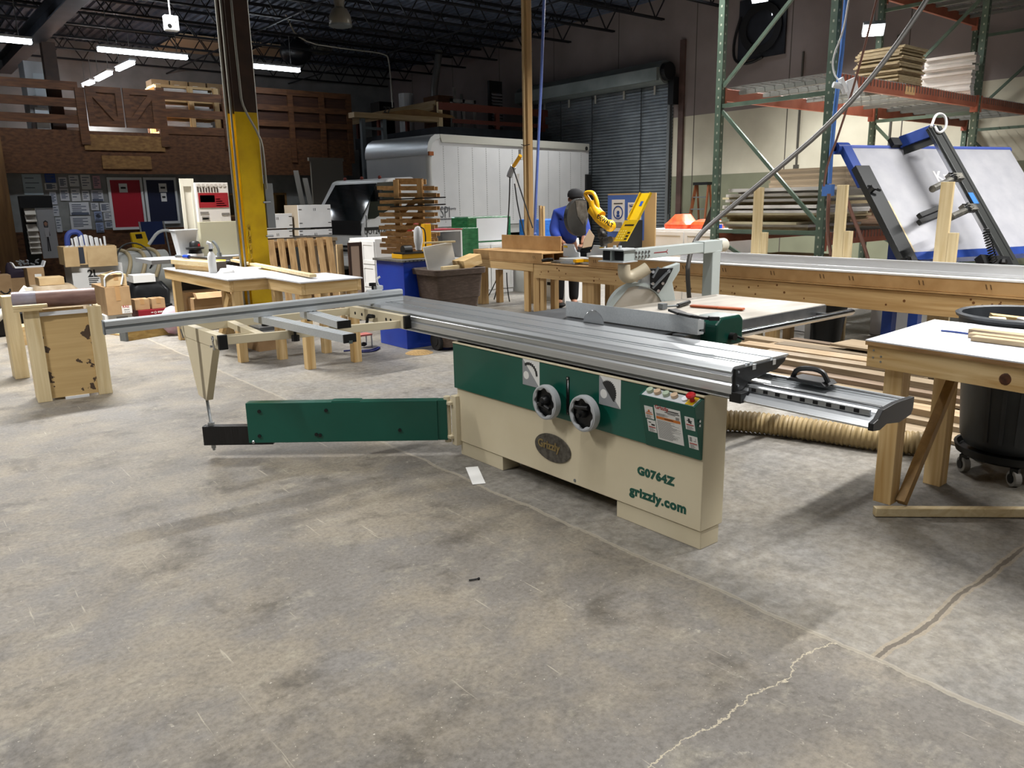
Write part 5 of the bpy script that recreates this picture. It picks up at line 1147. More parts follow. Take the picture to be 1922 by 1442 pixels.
# legs
for (x, y) in ((1712, 645), (1836, 617)):
    g = Vector(pz(x, y, .0)); g = Vector((max(g.x, 8.05), g.y, 0))
    top = Vector((g.x, g.y, 1.0))
    Q('blue_leg', MB().box((g.x-.05, g.y-.05, 0), (g.x+.05, g.y+.05, .8)), BLUES)
sp_ = px(1682, 455, TL.x+.35); Q('blue_strut', MB().bar((sp_[0], sp_[1], 0), (sp_[0], sp_[1], 1.35), .11, .11), BLUES)
Q('foot_rail', MB().bar(bp(-.05, BH-.02, .03), bp(BW, BH-.02, .03), .09, .09, On), BLUES)
# ================================================================== LUMBER AND PANELS ON THE FLOOR BY THE BENCH
def plank(x, y, z, L, w_, t, rz, mat, lab, grp, cat='plank', name='plank'):
    d = Vector((-math.sin(rz), math.cos(rz), 0)); s = Vector((d.y, -d.x, 0))
    return solo(name, lab, cat, MB().obox((x, y, z+t/2), s*w_/2, d*L/2, (0, 0, t/2)), mat, grp)
z = .003; lay = 0
PB = [BOARD['y'], BOARD['y'], PLY['y'], BOARD['y'], M('grey_brown_board', '7C6A58', .6, 0, '665646', 3, (20, 1, 20), rnd=.2)]
while lay < 7:
    t = .022+.012*(lay % 3); rz = (-.05, .03, -.02, .06, .0, -.04, .04)[lay]; n = (9, 8, 8, 7, 6, 5, 3)[lay]
    x = 5.12+lay*.13+random.random()*.05
    for i in range(n):
        w_ = .1+random.random()*.12; L = (3.0 if lay < 5 else 2.4)*(.7+.4*random.random()); x += w_/2+.006+random.random()*.03
        xx = x; yy = 3.25-.25*random.random()+(.2 if i % 2 else -.15)
        if xx+w_/2 > 6.95: break
        plank(xx, yy, z, L, w_, t, rz, PB[(i+lay) % 5], 'long dusty offcut board in the pile between the saw and the bench', 'offcut boards piled on the floor'); x += w_/2+.03
    z += t+.002; lay += 1
plank(6.55, 2.55, .02+z, 1.9, .34, .02, -.07, BOARD['y'], 'wide brown board lying topmost on the offcut pile', None)
solo('melamine_sheet', 'pinkish white panel lying on the floor beside the grey bin', 'panel', MB().obox((5.65, .95, .02), (.35, .05, 0), (-.06, .42, 0), (0, 0, .008)), M('pink_white_panel', 'CFC4C4', .5))
for i, (x, y, w_, d, h, lb) in enumerate(((8.75, 4.05, .5, .5, .45, 'white panel crate under the bench next to the black tub'), (8.9, 3.0, .6, .7, .42, 'white panel crate under the bench between the blue legs'))):
    solo('panel_crate', lb, 'crate', MB().box((x, y-d/2, 0), (x+w_, y+d/2, h)).box((x-.03, y-d/2-.03, h), (x+w_+.03, y+d/2+.03, h+.02)), [WBOARD], 'panel crates under the bench', bev=.004)
tb = thing('black_tub', 'black plastic tub with a perforated metal strip under the bench', 'tub', (7.05, 4.15, 0))
c = Vector(pz(1545, 640, .1)); c = Vector((7.5, px(1545, 640, 7.5)[1], 0))
mk('tub_shell', MB().lathe([(.001, .01), (.15, .01), (.21, .46), (.22, .48), (.2, .48), (.14, .04), (.001, .04)], c, (0, 0, 1), 20), BLACK, tb, smooth=True)
mk('metal_strip', MB().box((c.x-.235, c.y+.02, 0), (c.x-.225, c.y+.08, .49)), ZINC, tb)
# ================================================================== WHITE-TOPPED WORK TABLE AT THE PICTURE EDGE
C0 = Vector((3.66, 1.79, 0)); f_ = Vector((-.1, -.995, 0)).normalized(); g_ = Vector((.997, .06, 0)).normalized()
wt = thing('work_table', 'pine work table with white top beside the wheeled grey bin', 'work table', tuple(C0))
R_ = lambda n, mb, m, par=wt, **k: mk(n, mb, m, par, **k)
def tp(a, b, z): v = C0+f_*a+g_*b; return Vector((v.x, v.y, z))
R_('white_top', MB().prism([(-.02, -.01), (1.6, -.01), (1.6, .86), (-.02, .86)], (C0.x, C0.y, .868), f_, g_, (0, 0, .006)), M('white_table_sheet', 'DADCE0', .4, 0, 'D0D2D8', 3))
R_('plywood_core', MB().prism([(-.02, -.01), (1.6, -.01), (1.6, .86), (-.02, .86)], (C0.x, C0.y, .849), f_, g_, (0, 0, .0185)), wood('ply_edge', 'B08C5E', '7C5A38', 'y', sc=1.5))
R_('apron', MB().bar(tp(-.01, .025, .795), tp(1.6, .025, .795), .04, .105), PY_, bev=.002)
R_('apron', MB().bar(tp(.02, .05, .795), tp(.02, .85, .795), .04, .105), PX, bev=.002)
R_('apron', MB().bar(tp(-.01, .84, .795), tp(1.6, .84, .795), .04, .105), PY_, bev=.002)
R_('knot', MB().lathe([(.001, .004), (.02, .003), (.026, 0)], tp(.62, .004, .79), -g_, 14), M('knot_dark', '5E3620', .7, 0, '3E2414', 30))
mb = MB()
for a, z in ((.02, .825), (.02, .79), (.06, .80), (.06, .775)): mb.cyl(tp(a, .0045, z), tp(a, .002, z), .005, n=8)
R_('apron_screw', mb, ZINC)
lg = Vector(pz(1643, 959, 0)); lb_ = Vector(pz(1748, 906, 0))
R_('leg', MB().box((lg.x-.002, lg.y-.07, 0.05), (lg.x+.085, lg.y+.018, .742)), PZ, bev=.003)
R_('leg', MB().box((lb_.x-.04, lb_.y-.06, 0), (lb_.x+.05, lb_.y+.03, .742)), PZ, bev=.003)
R_('leg', MB().box((3.62, .3, 0), (3.71, .39, .742)), PZ, bev=.003); R_('leg', MB().box((4.3, .3, 0), (4.39, .39, .742)), PZ, bev=.003)
R_('brace', MB().bar((lg.x+.05, lg.y-.1, .06), (lb_.x-.02, lb_.y-.09, .72), .045, .045), wood('brace_wood_z', 'A4824E', '86683C', 'z'), bev=.002)
s0, s1 = Vector(pz(1640, 969, 0)), Vector(pz(1990, 971, 0)); s0.z = s1.z = .026
R_('floor_stretcher', MB().bar(s0, s1, .04, .045), PGX, bev=.004)
for a0_, b0_, L, lb in ((.36, .35, 1.1, 'stained wood strip on the white table, nearest the table front'), (.32, .43, 1.1, 'stained wood strip on the white table, middle of the three'), (.28, .55, 1.1, 'stained wood strip on the white table, nearest the grey bin')):
    p = tp(a0_, b0_, .887); solo('wood_strip', lb, 'strip', MB().bar(p, p+f_*L+g_*.04, .055, .022), wood('strip_stained_y', 'C8B494', '9A8464', 'y'), 'strips on the white table', bev=.002)
p = tp(.2, .43, .88)
bc_ = thing('blue_clamp', 'blue plastic clamp with a thin strap lying by the wood strips', 'clamp', tuple(p))
mk('strap', MB().tube([p+g_*.05-f_*.04, p+g_*.06+f_*.02, p+g_*.055+f_*.12], .005, 6, smooth=1), BLUES, bc_); mk('clamp_body', MB().bar(p+g_*.05+f_*.12+Vector((0,0,.004)), p+g_*.045+f_*.2+Vector((0,0,.004)), .03, .014), BLUE, bc_)
solo('paper_sheet', 'loose white sheet lying on the white table near the blue clamp', 'paper', MB().prism([(0, 0), (.2, 0), (.2, .16), (0, .16)], tp(.05, .38, .8745), f_, g_, (0, 0, .001)), PAPER)
# wheeled grey bin
gb = Vector(pz(1918, 884, 0)); gb = Vector((4.82, 1.5, 0))
dl = thing('bin_dolly', 'black round dolly on grey casters carrying the grey bin', 'dolly', tuple(gb))
mk('dolly_disc', MB().lathe([(.001, .105), (.25, .105), (.275, .12), (.285, .16), (.27, .16), (.26, .13), (.001, .13)], gb, (0, 0, 1), 32), BLACK, dl, smooth=True)
for k in range(5):
    an = math.radians(205+k*72); c = gb+Vector((math.cos(an), math.sin(an), 0))*.24
    w_ = mk('caster', MB().cyl(c+Vector((-.014, .012, .045)), c+Vector((.014, -.012, .045)), .045, n=20), M('caster_grey', '8C8A86', .5), dl, bev=.004)
    mk('caster_fork', MB().cyl(c+Vector((-.018, .016, .045)), c+Vector((.018, -.016, .045)), .026, n=14).box((c.x-.02, c.y-.02, .07), (c.x+.02, c.y+.02, .104)), BLACK, w_)
tc = thing('trash_bin', 'grey round trash bin full of wood scraps on its dolly', 'trash bin', (gb.x, gb.y, .165))
z0 = .165; zt = vz(590, gb.x, gb.y)
GB = M('grey_bin_plastic', '3A3E42', .5, 0, '23262A', 3, (1, 1, .6), lo=.4, hi=.6)
mk('bin_shell', MB().lathe([(.001, z0), (.235, z0), (.262, z0+.05), (.305, zt-.14), (.31, zt-.12), (.325, zt-.115), (.33, zt-.02), (.345, zt-.015), (.35, zt), (.335, zt+.008), (.318, zt), (.298, zt-.14), (.24, z0+.03), (.001, z0+.03)], gb, (0, 0, 1), 48), GB, tc, smooth=True)
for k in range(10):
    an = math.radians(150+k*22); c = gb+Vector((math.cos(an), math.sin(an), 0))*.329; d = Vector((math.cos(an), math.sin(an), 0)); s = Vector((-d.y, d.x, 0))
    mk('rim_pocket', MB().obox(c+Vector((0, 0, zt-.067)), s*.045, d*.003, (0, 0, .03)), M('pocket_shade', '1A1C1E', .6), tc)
for k in range(8):
    an = math.radians(170+k*16); d = Vector((math.cos(an), math.sin(an), 0)); mk('shell_rib', MB().bar(gb+d*.264+Vector((0, 0, z0+.06)), gb+d*.305+Vector((0, 0, zt-.14)), .02, .008, d), GB, tc)
for i, (a, b, rz, tl, lb) in enumerate(((-.13, .1, .4, .05, 'pale wood scrap with a notched end lying in the grey bin'), (-.04, -.08, 1.3, .12, 'wide white-faced offcut leaning in the grey bin'), (.08, .1, 2.1, .1, 'short wood scrap at the back of the grey bin'))):
    c = gb+Vector((a, b, zt-.04)); d = Vector((math.cos(rz), math.sin(rz), tl)).normalized()
    solo('wood_scrap', lb, 'scrap wood', MB().bar(c-d*.11, c+d*.11, .08 if i != 1 else .1, .02), [PGX, TWO, PX][i], 'scraps in the grey bin', bev=.002)
# ================================================================== BOX TRUCK
def pd(x, y, t): d = ray(x, y); return Vector((d[0]*t, d[1]*t, H+d[2]*t))
ZT = 2.95
TA = Vector(pz(800, 250, ZT)); TB = Vector(pz(1105, 270, ZT)); TA.z = TB.z = 0; LT = min((TB-TA).length, 5.45)
tt = (TB-TA).normalized(); tn = Vector((-tt.y, tt.x, 0)); WT = 2.1
def tk(s, w, z): v = TA+tt*s+tn*w; return Vector((v.x, v.y, z))
def tpx(x, y, w=0.):
    d = Vector(ray(x, y)); P0 = tk(0, w, 0); k = (P0-Vector((0, 0, H))).dot(tn)/d.dot(tn); v = Vector((0, 0, H))+d*k
    return ((v-TA).dot(tt), v.z)
zb_ = tpx(1000, 420)[1]
zbx = vz(426, *tk(.4, 0, 0)[:2])
TW = M('truck_white_paint', 'C6C8C8', .35, 0, 'BCBEBE', 1.5); TSIDE = M('truck_box_panel', 'BDBFC0', .45, 0, 'B2B4B6', 1.2)
tr = thing('box_truck', 'white box truck with rounded roof edge parked before the roller door', 'truck', tuple(tk(2, 1, 0)))
V = lambda n, mb, m, par=tr, **k: mk(n, mb, m, par, **k)
V('cargo_box', MB().prism([(.02, zbx), (LT, zbx), (LT, ZT-.09), (.02, ZT-.3)], tk(0, 0, 0), tt, (0, 0, 1), tn*WT).prism([(.02, ZT-.301), (LT, ZT-.0905), (LT, ZT-.03), (.35, ZT-.03)], tk(0, .0, 0), tt, (0, 0, 1), tn*WT), TSIDE)
V('roof_cap', MB().prism([(.0, ZT-.42), (.0, ZT-.3), (.03, ZT-.18), (.1, ZT-.08), (.22, ZT-.01), (.4, ZT), (LT, ZT), (LT, ZT-.05), (.42, ZT-.055), (.28, ZT-.1), (.14, ZT-.2), (.06, ZT-.42)], tk(0, -.015, 0), tt, (0, 0, 1), tn*(WT+.03)), M('roof_cap_aluminium', 'AEB2B4', .35, .6), smooth=True)
V('side_top_rail', MB().prism([(.4, ZT-.16), (LT, ZT-.16), (LT, ZT-.005), (.35, ZT-.005)], tk(0, -.02, 0), tt, (0, 0, 1), tn*.03), M('rail_grey', 'A4A49C', .45, .3))
V('corner_post', MB().cyl(tk(.06, .03, zbx), tk(.06, .03, ZT-.42), .07, n=16), M('post_grey', 'B4B6B4', .4, .3), smooth=True)
V('marker_lamp', MB().obox(tk(.06, -.05, ZT-.4), tt*.06, tn*.02, (0, 0, .04)), M('amber_lens', '8A4A1C', .3))
V('rear_lamp', MB().cyl(tk(LT-.12, -.03, ZT-.12), tk(LT-.12, -.01, ZT-.12), .05, n=12), DARK)
mb = MB()
for i in range(12):
    s = .45+i*.42
    for k in range(34):
        z = zbx+.1+(ZT-zbx-.35)*k/33; mb.obox(tk(s, -.002, z), tt*.008, tn*.002, (0, 0, .008))
V('rivet_rows', mb, M('rivet_grey', '8C8E8E', .5, .3))
V('lower_rail', MB().prism([(0.05, zbx-.2), (LT-.3, zbx-.2), (LT-.3, zbx-.01), (.05, zbx-.01)], tk(0, .02, 0), tt, (0, 0, 1), tn*.06), M('rail_white', 'A8AAA8', .5))
V('rear_black_post', MB().obox(tk(LT-.06, -.03, (zbx+.2+ZT-.75)/2), tt*.09, tn*.03, (0, 0, (ZT-.75-zbx-.2)/2)), BLACK)
V('chassis', MB().prism([(-1.2, .55), (LT, .6), (LT, .8), (-1.2, .75)], tk(0, .55, 0), tt, (0, 0, 1), tn*1.0), BLACK)
for s, w_ in ((-.95, .12), (3.9, .15), (-.95, WT-.32), (3.9, WT-.35)):
    h = V('wheel', MB().lathe([(.001, 0), (.2, 0), (.26, .03), (.38, .02), (.4, .06), (.4, .2), (.36, .22), (.001, .22)], tk(s, w_-.02, .4), tn, 28), RUB, smooth=True)
    mk('wheel_disc', MB().lathe([(.001, -.03), (.1, -.02), (.22, .01), (.24, .03)], tk(s, w_-.025, .4), tn, 20), GREYL, h, smooth=True)
s0 = tpx(826, 409)
text('side_lettering', 'SPI', .34, tk(s0[0], -.004, s0[1]), tt, (0, 0, 1), M('lettering_grey', '3C3E44', .5), tr, .001, .72, -.004)
s1 = tpx(822, 394); text('small_lettering', 'Superior Property', .07, tk(s1[0], -.004, s1[1]), tt, (-.0, 0, 1), M('lettering_grey', '3C3E44'), tr, .001)
mb = MB(); s2 = tpx(822, 412)
for k in range(12): mb.obox(tk(s2[0]+.02+k*.035, -.003, s2[1]), tt*.012, tn*.001, (0, 0, .014))
V('small_print', mb, M('lettering_grey', '3C3E44'))
# cab
cw0, cw1 = .08, WT-.12
sf = tpx(684, 450, cw0)[0]; sr = -.22; zr = vz(334, *tk(-.7, cw0, 0)[:2]); 
sA = sf+.62
prof = [(sf+.02, .5), (sf-.03, .75), (sf-.02, 1.02), (sf+.05, 1.2), (sA, zr-.03), (sA+.12, zr), (sr-.1, zr+.03), (sr, zr-.1), (sr, .62), (sf+1.18, .62), (sf+1.08, .85), (sf+.85, .93), (sf+.58, .85), (sf+.48, .5)]
cabin = V('cab', MB().prism(prof, tk(0, cw0, 0), tt, (0, 0, 1), tn*(cw1-cw0)), TW, bev=.05)
fd_ = (tk(sA, 0, zr-.03)-tk(sf+.05, 0, 1.2)); fl_ = fd_.length; fd_.normalize(); fo = tn.cross(fd_); fo = fo if fo.dot(tt) < 0 else -fo
V('windscreen', MB().prism([(.16, .02), (cw1-cw0-.16, .02), (cw1-cw0-.24, fl_-.1), (.24, fl_-.1)], tk(sf+.05, cw0, 1.2)+fo*.012, tn, fd_, fo*.012), GLASSM, par=cabin)
V('cowl_panel', MB().prism([(.06, -.26), (cw1-cw0-.06, -.26), (cw1-cw0-.1, .02), (.1, .02)], tk(sf+.03, cw0, 1.2)+fo*.02, tn, Vector((fd_.x*.2, fd_.y*.2, .98)), fo*.03), BLACK, par=cabin)
wq = [tpx(x, y, cw0) for x, y in ((690, 403), (696, 367), (708, 343), (738, 341), (746, 350), (746, 385), (722, 398), (703, 410), (690, 411))]
V('side_window', MB().prism(wq, tk(0, cw0-.012, 0), tt, (0, 0, 1), tn*.01), GLASSM, par=cabin)
V('door_seam', MB().prism([(wq[0][0]-.05, .62), (wq[0][0]-.035, .62), (wq[0][0]-.035, 1.35), (wq[0][0]-.05, 1.35)], tk(0, cw0-.004, 0), tt, (0, 0, 1), tn*.004), BLACK, par=cabin)
for w_ in (cw0+.02, cw1-.3):
    hl = V('headlight', MB().prism([(0, .0), (.28, -.02), (.28, .3), (.06, .22)] if w_ < 1 else [(0, -.02), (.28, 0), (.22, .22), (0, .3)], tk(sf-.055, w_, .62), tn, (0, 0, 1), tt*.06), M('headlight_glass', '6E767A', .08, .3), par=cabin)
    mk('reflector', MB().ball(tk(sf-.06, w_+.1, .7), .05, 10).ball(tk(sf-.06, w_+.18, .76), .05, 10), STEEL, hl, smooth=True)
for z in (.66, .74): V('grille_slot', MB().box((0, 0, 0), (0, 0, 0)).obox(tk(sf-.045, (cw0+cw1)/2, z), tt*.01, tn*.45, (0, 0, .022)), BLACK, par=cabin)
V('bumper', MB().obox(tk(sf-.02, (cw0+cw1)/2, .45), tt*.08, tn*(cw1-cw0)/2, (0, 0, .1)), TW, par=cabin, bev=.02)
V('side_lamp', MB().obox(tk(sf+.02, cw0-.008, .78), tt*.03, tn*.01, (0, 0, .1)), M('headlight_glass', '6E767A'), par=cabin)
V('roof_marker', MB().ball(tk(sA+.1, cw0+.35, zr+.02), .04, 8).ball(tk(sA+.1, (cw0+cw1)/2, zr+.02), .04, 8).ball(tk(sA+.1, cw1-.35, zr+.02), .04, 8), M('amber_red_lens', '7A2A1C', .4), par=cabin)
V('mirror', MB().obox(tk(sf+.32, cw0-.1, 1.75), tt*.03, tn*.08, (0, 0, .14)), BLACK, par=cabin)
a = tpx(684, 440, cw0); text('registration_letters', 'DOT2422026', .15, tk(a[0], cw0-.004, a[1]), tt, (0, 0, 1), BLACK, tr, .001, .8, .001)
a = tpx(684, 453, cw0); text('weight_letters', '18,000 GVWR', .1, tk(a[0], cw0-.004, a[1]), tt, (0, 0, 1), BLACK, tr, .001, .8)
a = tpx(684, 430, cw0); V('black_stripe', MB().obox(tk(a[0]+.45, cw0-.003, a[1]), tt*.45, tn*.002, (0, 0, .03)), BLACK)
# ================================================================== helper for boxes seen by their near upright edge
def cbox(xl, xc, xr, yt, yf=None, z0=0., at=None):
    if at: x0, y0 = at
    else: x0, y0 = pz(xc, yf, z0)[:2]
    return (x0, y0, z0, max(py(xr, yt, y0)[0], x0+.03), max(px(xl, yt, x0)[1], y0+.03), vz(yt, x0, y0))
def bx(c): return MB().box(c[:3], c[3:])
# ------------------------------------------------------------------ blue cabinet, tools on it, brown bin
c = cbox(696, 765, 815, 489, 656); x0, y0, z0, x1, y1, zt = c; x1 = x0+.62; y1 = y0+.58
bcab = thing('blue_cabinet', 'glossy blue box cabinet with grey top beside the brown bin', 'cabinet', (x0, y0, 0))
mk('cabinet_body', MB().box((x0, y0, 0), (x1, y1, zt-.02)), BLUE, bcab, bev=.004)
mk('cabinet_top', MB().box((x0-.03, y0-.03, zt-.019), (x1+.03, y1+.03, zt+.004)), M('scuffed_grey_top', '565450', .5, 0, '6E6C66', 10), bcab, bev=.002)
mb = MB()
for k in range(12): mb.box((x0+k*.05, y0-.0325, zt-.014), (x0+k*.05+.018, y0-.0305, zt-.006))
mk('edge_nail', mb, DARK, bcab)
zt += .0055
dp = thing('bench_press', 'yellow drill stand with white motor on the blue cabinet', 'drill press', (x0+.3, y0+.3, zt))
mk('stand_base', MB().box((x0+.06, y0+.12, zt), (x0+.55, y0+.34, zt+.05)), YELD, dp, bev=.004); mk('stand_post', MB().box((x0+.42, y0+.2, zt+.051), (x0+.5, y0+.28, zt+.36)), YELD, dp, bev=.004)
mk('motor', MB().lathe([(.001, 0), (.035, .01), (.04, .06), (.05, .1), (.05, .22), (.03, .26), (.001, .27)], (x0+.34, y0+.22, zt+.07), (0, 0, 1), 16), WHITE2, dp, smooth=True)
mk('black_tool', MB().cyl((x0+.12, y0+.2, zt+.09), (x0+.22, y0+.2, zt+.09), .05, n=14).box((x0+.06, y0+.1, zt+.0505), (x0+.4, y0+.3, zt+.065)), BLACK, dp)
mk('air_tube', MB().tube([(x0+.36, y0+.2, zt+.33), (x0+.4, y0+.16, zt+.3), (x0+.38, y0+.14, zt+.1)], .008, 6, smooth=2), BLACK, dp)
def rrect(cx, cy, z, hx, hy, r, n=5):
    P = []
    for k, (sx, sy) in enumerate(((1, 1), (-1, 1), (-1, -1), (1, -1))):
        for i in range(n+1):
            t = math.pi/2*(k+i/n); P.append((cx+sx*(hx-r)+r*math.cos(t), cy+sy*(hy-r)+r*math.sin(t), z))
    return P
def loft(rings, cap0=True, cap1=False):
    m = MB(); n = len(rings[0]); vs = [p for r in rings for p in r]; fs = []
    for i in range(len(rings)-1): fs += [(i*n+k, i*n+(k+1) % n, (i+1)*n+(k+1) % n, (i+1)*n+k) for k in range(n)]
    if cap0: fs.append(tuple(range(n-1, -1, -1)))
    if cap1: fs.append(tuple(range((len(rings)-1)*n, len(rings)*n)))
    return m.add(vs, fs)
bb = Vector((4.78, 6.98, 0)); bz = vz(503, bb.x, bb.y)
bn_ = thing('waste_cart', 'brown plastic waste cart on wheels full of offcuts beside the blue cabinet', 'bin', tuple(bb))
mk('cart_tub', loft([rrect(bb.x, bb.y, .04, .17, .15, .05), rrect(bb.x, bb.y, .3, .205, .18, .06), rrect(bb.x, bb.y, .31, .225, .195, .06), rrect(bb.x, bb.y, .56, .255, .215, .06), rrect(bb.x, bb.y, .57, .27, .225, .06), rrect(bb.x, bb.y, bz-.06, .29, .24, .06), rrect(bb.x, bb.y, bz-.055, .325, .262, .07), rrect(bb.x, bb.y, bz, .33, .265, .07), rrect(bb.x, bb.y, bz+.006, .315, .25, .06), rrect(bb.x, bb.y, bz-.06, .275, .225, .05), rrect(bb.x, bb.y, .1, .16, .14, .04)], True, True), M('brown_bin_plastic', '453830', .6, 0, '5A4C42', 18, (1, 1, 5), lo=.45, hi=.75), bn_, smooth=True)
for s in (-1,): mk('cart_wheel', MB().cyl((bb.x-.21, bb.y+.0, .1), (bb.x-.16, bb.y+.0, .1), .1, n=24).cyl((bb.x-.215, bb.y, .1), (bb.x-.211, bb.y, .1), .05, n=16), RUB, bn_, bev=.006)
def scrap(o, ax, ay, az, m, lb, g='offcuts in the brown cart'):
    return solo('offcut', lb, 'scrap wood', MB().obox(o, ax, ay, az), m, g, bev=.002)
q = Vector((bb.x, bb.y, bz))
scrap(q+Vector((-.08, .04, .1)), (.16, -.03, .02), (.0, .012, 0), (-.02, .02, .15), WBOARD, 'white panel standing on edge in the brown cart')
scrap(q+Vector((-.09, .02, .275)), (.17, -.03, .0), (.0, .02, 0), (0, 0, .009), PGX, 'pale wood strip resting along the white panel in the brown cart')
scrap(q+Vector((.16, -.12, .06)), (.13, .02, .03), (-.01, .09, .0), (-.01, 0, .05), PX, 'thick bark-edged wood block in the brown cart')
scrap(q+Vector((-.12, -.2, .02)), (.12, .02, .0), (0, .02, .0), (0, 0, .02), PGX, 'small pale block at the front rim of the brown cart')
solo('sawdust_heap', 'small tan sawdust heap on the floor between blue cabinet and brown cart', 'sawdust', MB().lathe([(.2, .001), (.13, .02), (.05, .035), (.001, .04)], (4.72, 7.12-.3, 0), (0, 0, 1), 16) if 0 else MB().lathe([(.15, .001), (.1, .02), (.04, .03), (.001, .034)], (4.36, 6.98, 0), (0, 0, 1), 18), M('sawdust', 'B89A6A', .95, 0, '9C7E50', 60, bump=.6), smooth=True, kind='stuff')
# ------------------------------------------------------------------ drying rack behind the blue cabinet
dv = 9.3; DR = wood('rack_pine_x', 'B8905C', '8E6A3C', 'x'); DRZ = wood('rack_pine_z', 'C09A66', '96703F', 'z')
o0 = pd(768, 480, dv); dr = thing('drying_rack', 'wooden drying rack with rows of horizontal pegs behind the blue cabinet', 'rack', (o0.x, o0.y, 0))
hv = Vector((RT[0], RT[1], 0)).normalized(); hf = Vector((-hv.y, hv.x, 0))
def at(x, y, off=0.): return pd(x, y, dv)+hf*off
zt_ = at(745, 338).z
for x, off in ((746, 0), (790, 0), (742, .35), (786, .35)):
    p = at(x, 400, off); mk('rack_post', MB().bar((p.x, p.y, 0), (p.x, p.y, zt_), .05, .06, hv), DRZ, dr)
mk('rack_top', MB().bar(at(742, 340, 0), at(794, 340, 0), .05, .06).bar(at(742, 340, .35), at(794, 340, .35), .05, .06), DR, dr)
for k, y in enumerate((353, 366, 379, 391, 403, 415, 427, 439, 450, 460, 472)):
    for off in (-.04, .39): mk('peg', MB().bar(at(709+(k % 3)*2+k*.6, y, off), at(816+(k % 2)*4, y+(k > 6)*3, off), .035, .045), DR, dr)
mk('diagonal_brace', MB().bar(at(752, 400, .03), at(792, 365, .03), .04, .06).bar(at(750, 440, .03), at(788, 400, .03), .04, .06), DR, dr)
for k, (x0_, y0_, x1_, y1_, lb) in enumerate(((712, 377, 838, 372, 'black slat lying across the upper pegs of the drying rack'), (735, 390, 838, 385, 'black slat lying across the pegs below the other one on the drying rack'))):
    solo('black_batten', lb, 'batten', MB().bar(at(x0_, y0_-1.5, -.1), at(x1_, y1_-1.5, -.1), .06, .014), BLACK, 'black slats on the drying rack')
# ------------------------------------------------------------------ white cabinets and wrapped units
def shaker(name, label, c, cols, rows, group='white base cabinets', face='y', m=WHITE, drawers=False, cat='cabinet'):
    x0, y0, z0, x1, y1, z1 = c; t = thing(name, label, cat, (x0, y0, z0), group)
    mk('carcass', MB().box((x0, y0, z0), (x1, y1, z1)), m, t, bev=.003)
    for i in range(cols):
        for j in range(rows):
            a0, a1 = (x0+(x1-x0)*i/cols+.01, x0+(x1-x0)*(i+1)/cols-.01) if face == 'y' else (y0+(y1-y0)*i/cols+.01, y0+(y1-y0)*(i+1)/cols-.01)
            b0, b1 = z0+.08+(z1-z0-.1)*j/rows, z0+.08+(z1-z0-.1)*(j+1)/rows-.015
            def bb_(u0, u1, v0, v1, d0, d1):
                return ((u0, y0-d1, v0), (u1, y0-d0, v1)) if face == 'y' else ((x0-d1, u0, v0), (x0-d0, u1, v1))
            fr_ = .05; mb = MB().box(*bb_(a0, a1, b0, b1, .001, .012)); mb.box(*bb_(a0, a0+fr_, b0, b1, .0121, .02)).box(*bb_(a1-fr_, a1, b0, b1, .0121, .02)).box(*bb_(a0+fr_, a1-fr_, b0, b0+fr_, .0121, .02)).box(*bb_(a0+fr_, a1-fr_, b1-fr_, b1, .0121, .02))
            mk('door' if not drawers else 'drawer', mb, m, t)
    return t
shaker('white_cabinet', 'white drawer cabinet between the brown door frame and the blue cabinet', (5.45, 9.75, 0, 6.05, 10.5, 1.08), 2, 3, face='x', drawers=True)
shaker('white_cabinet', 'white panelled cabinet seen under the bench end by the corner leg', (7.75, 10.78, 0, 8.75, 11.4, .88), 2, 1)
shaker('white_cabinet', 'plain white cabinet between the brown cart and the bench corner leg', (7.1, 10.78, 0, 7.72, 11.4, .95), 1, 1)
shaker('white_cabinet', 'white cabinet seen under the bench through its middle legs', (8.8, 10.3, 0, 9.9, 11.0, .9), 2, 1)
c = (6.3, 9.75, 0.0, 7.0, 10.3, vz(432, 6.3, 9.75)); c = cbox(801, 801.5, 867, 433, at=(6.25, 9.55)); x0, y0, z0, x1, y1, zt = c; y1 = y0+.5; zo = vz(487, x0, y0)
oc = thing('open_cabinet', 'white open-fronted cabinet with grey inside and red film on top behind the brown cart', 'cabinet', (x0, y0, 0))
mk('carcass', MB().box((x0, y0, 0), (x0+.025, y1, zt)).box((x1-.025, y0, 0), (x1, y1, zt)).box((x0+.0255, y0, zt-.025), (x1-.0255, y1, zt)).box((x0+.0255, y0, zo-.03), (x1-.0255, y1, zo)).box((x0+.0255, y1-.015, 0), (x1-.0255, y1, zt-.03)), WHITE, oc)
mk('inner_lining', MB().box((x0+.03, y1-.02, zo), (x1-.03, y1-.016, zt-.03)), M('grey_lining', '9A9C9E', .5), oc)
mk('red_film', MB().box((x0-.005, y0-.01, zt+.001), (x1+.005, y1, zt+.012)), M('red_film', 'A02A3A', .3), oc)
GW = M('green_stretch_wrap', '1E5A34', .25, 0, '2C6E44', 9, (1, 1, 4), .2, coat=.4)
def wrapped(label, c, m, grp, white=None, nm='wrapped_carton'):
    t = thing(nm, label, 'carton', c[:3], grp); mk('wrap', MB().box(c[:3], c[3:]), m, t, bev=.02)
    if white: mk('pale_face', MB().box((c[0]+.18, c[1]-.006, c[2]+.03), (c[3]-.08, c[1]-.001, c[5]-.03)), WHITE2, t)
    return t
Z1 = .9815
wrapped('green film-wrapped carton with no white face, standing nearest the brown cart', (7.32, 10.35, 0, 7.7, 10.74, 1.16), GW, 'green wrapped cartons')
wrapped('green film-wrapped carton with a white door face, above the raised bench platform', (7.85, 10.85, .8815, 8.78, 11.35, 1.32), GW, 'green wrapped cartons', 1)
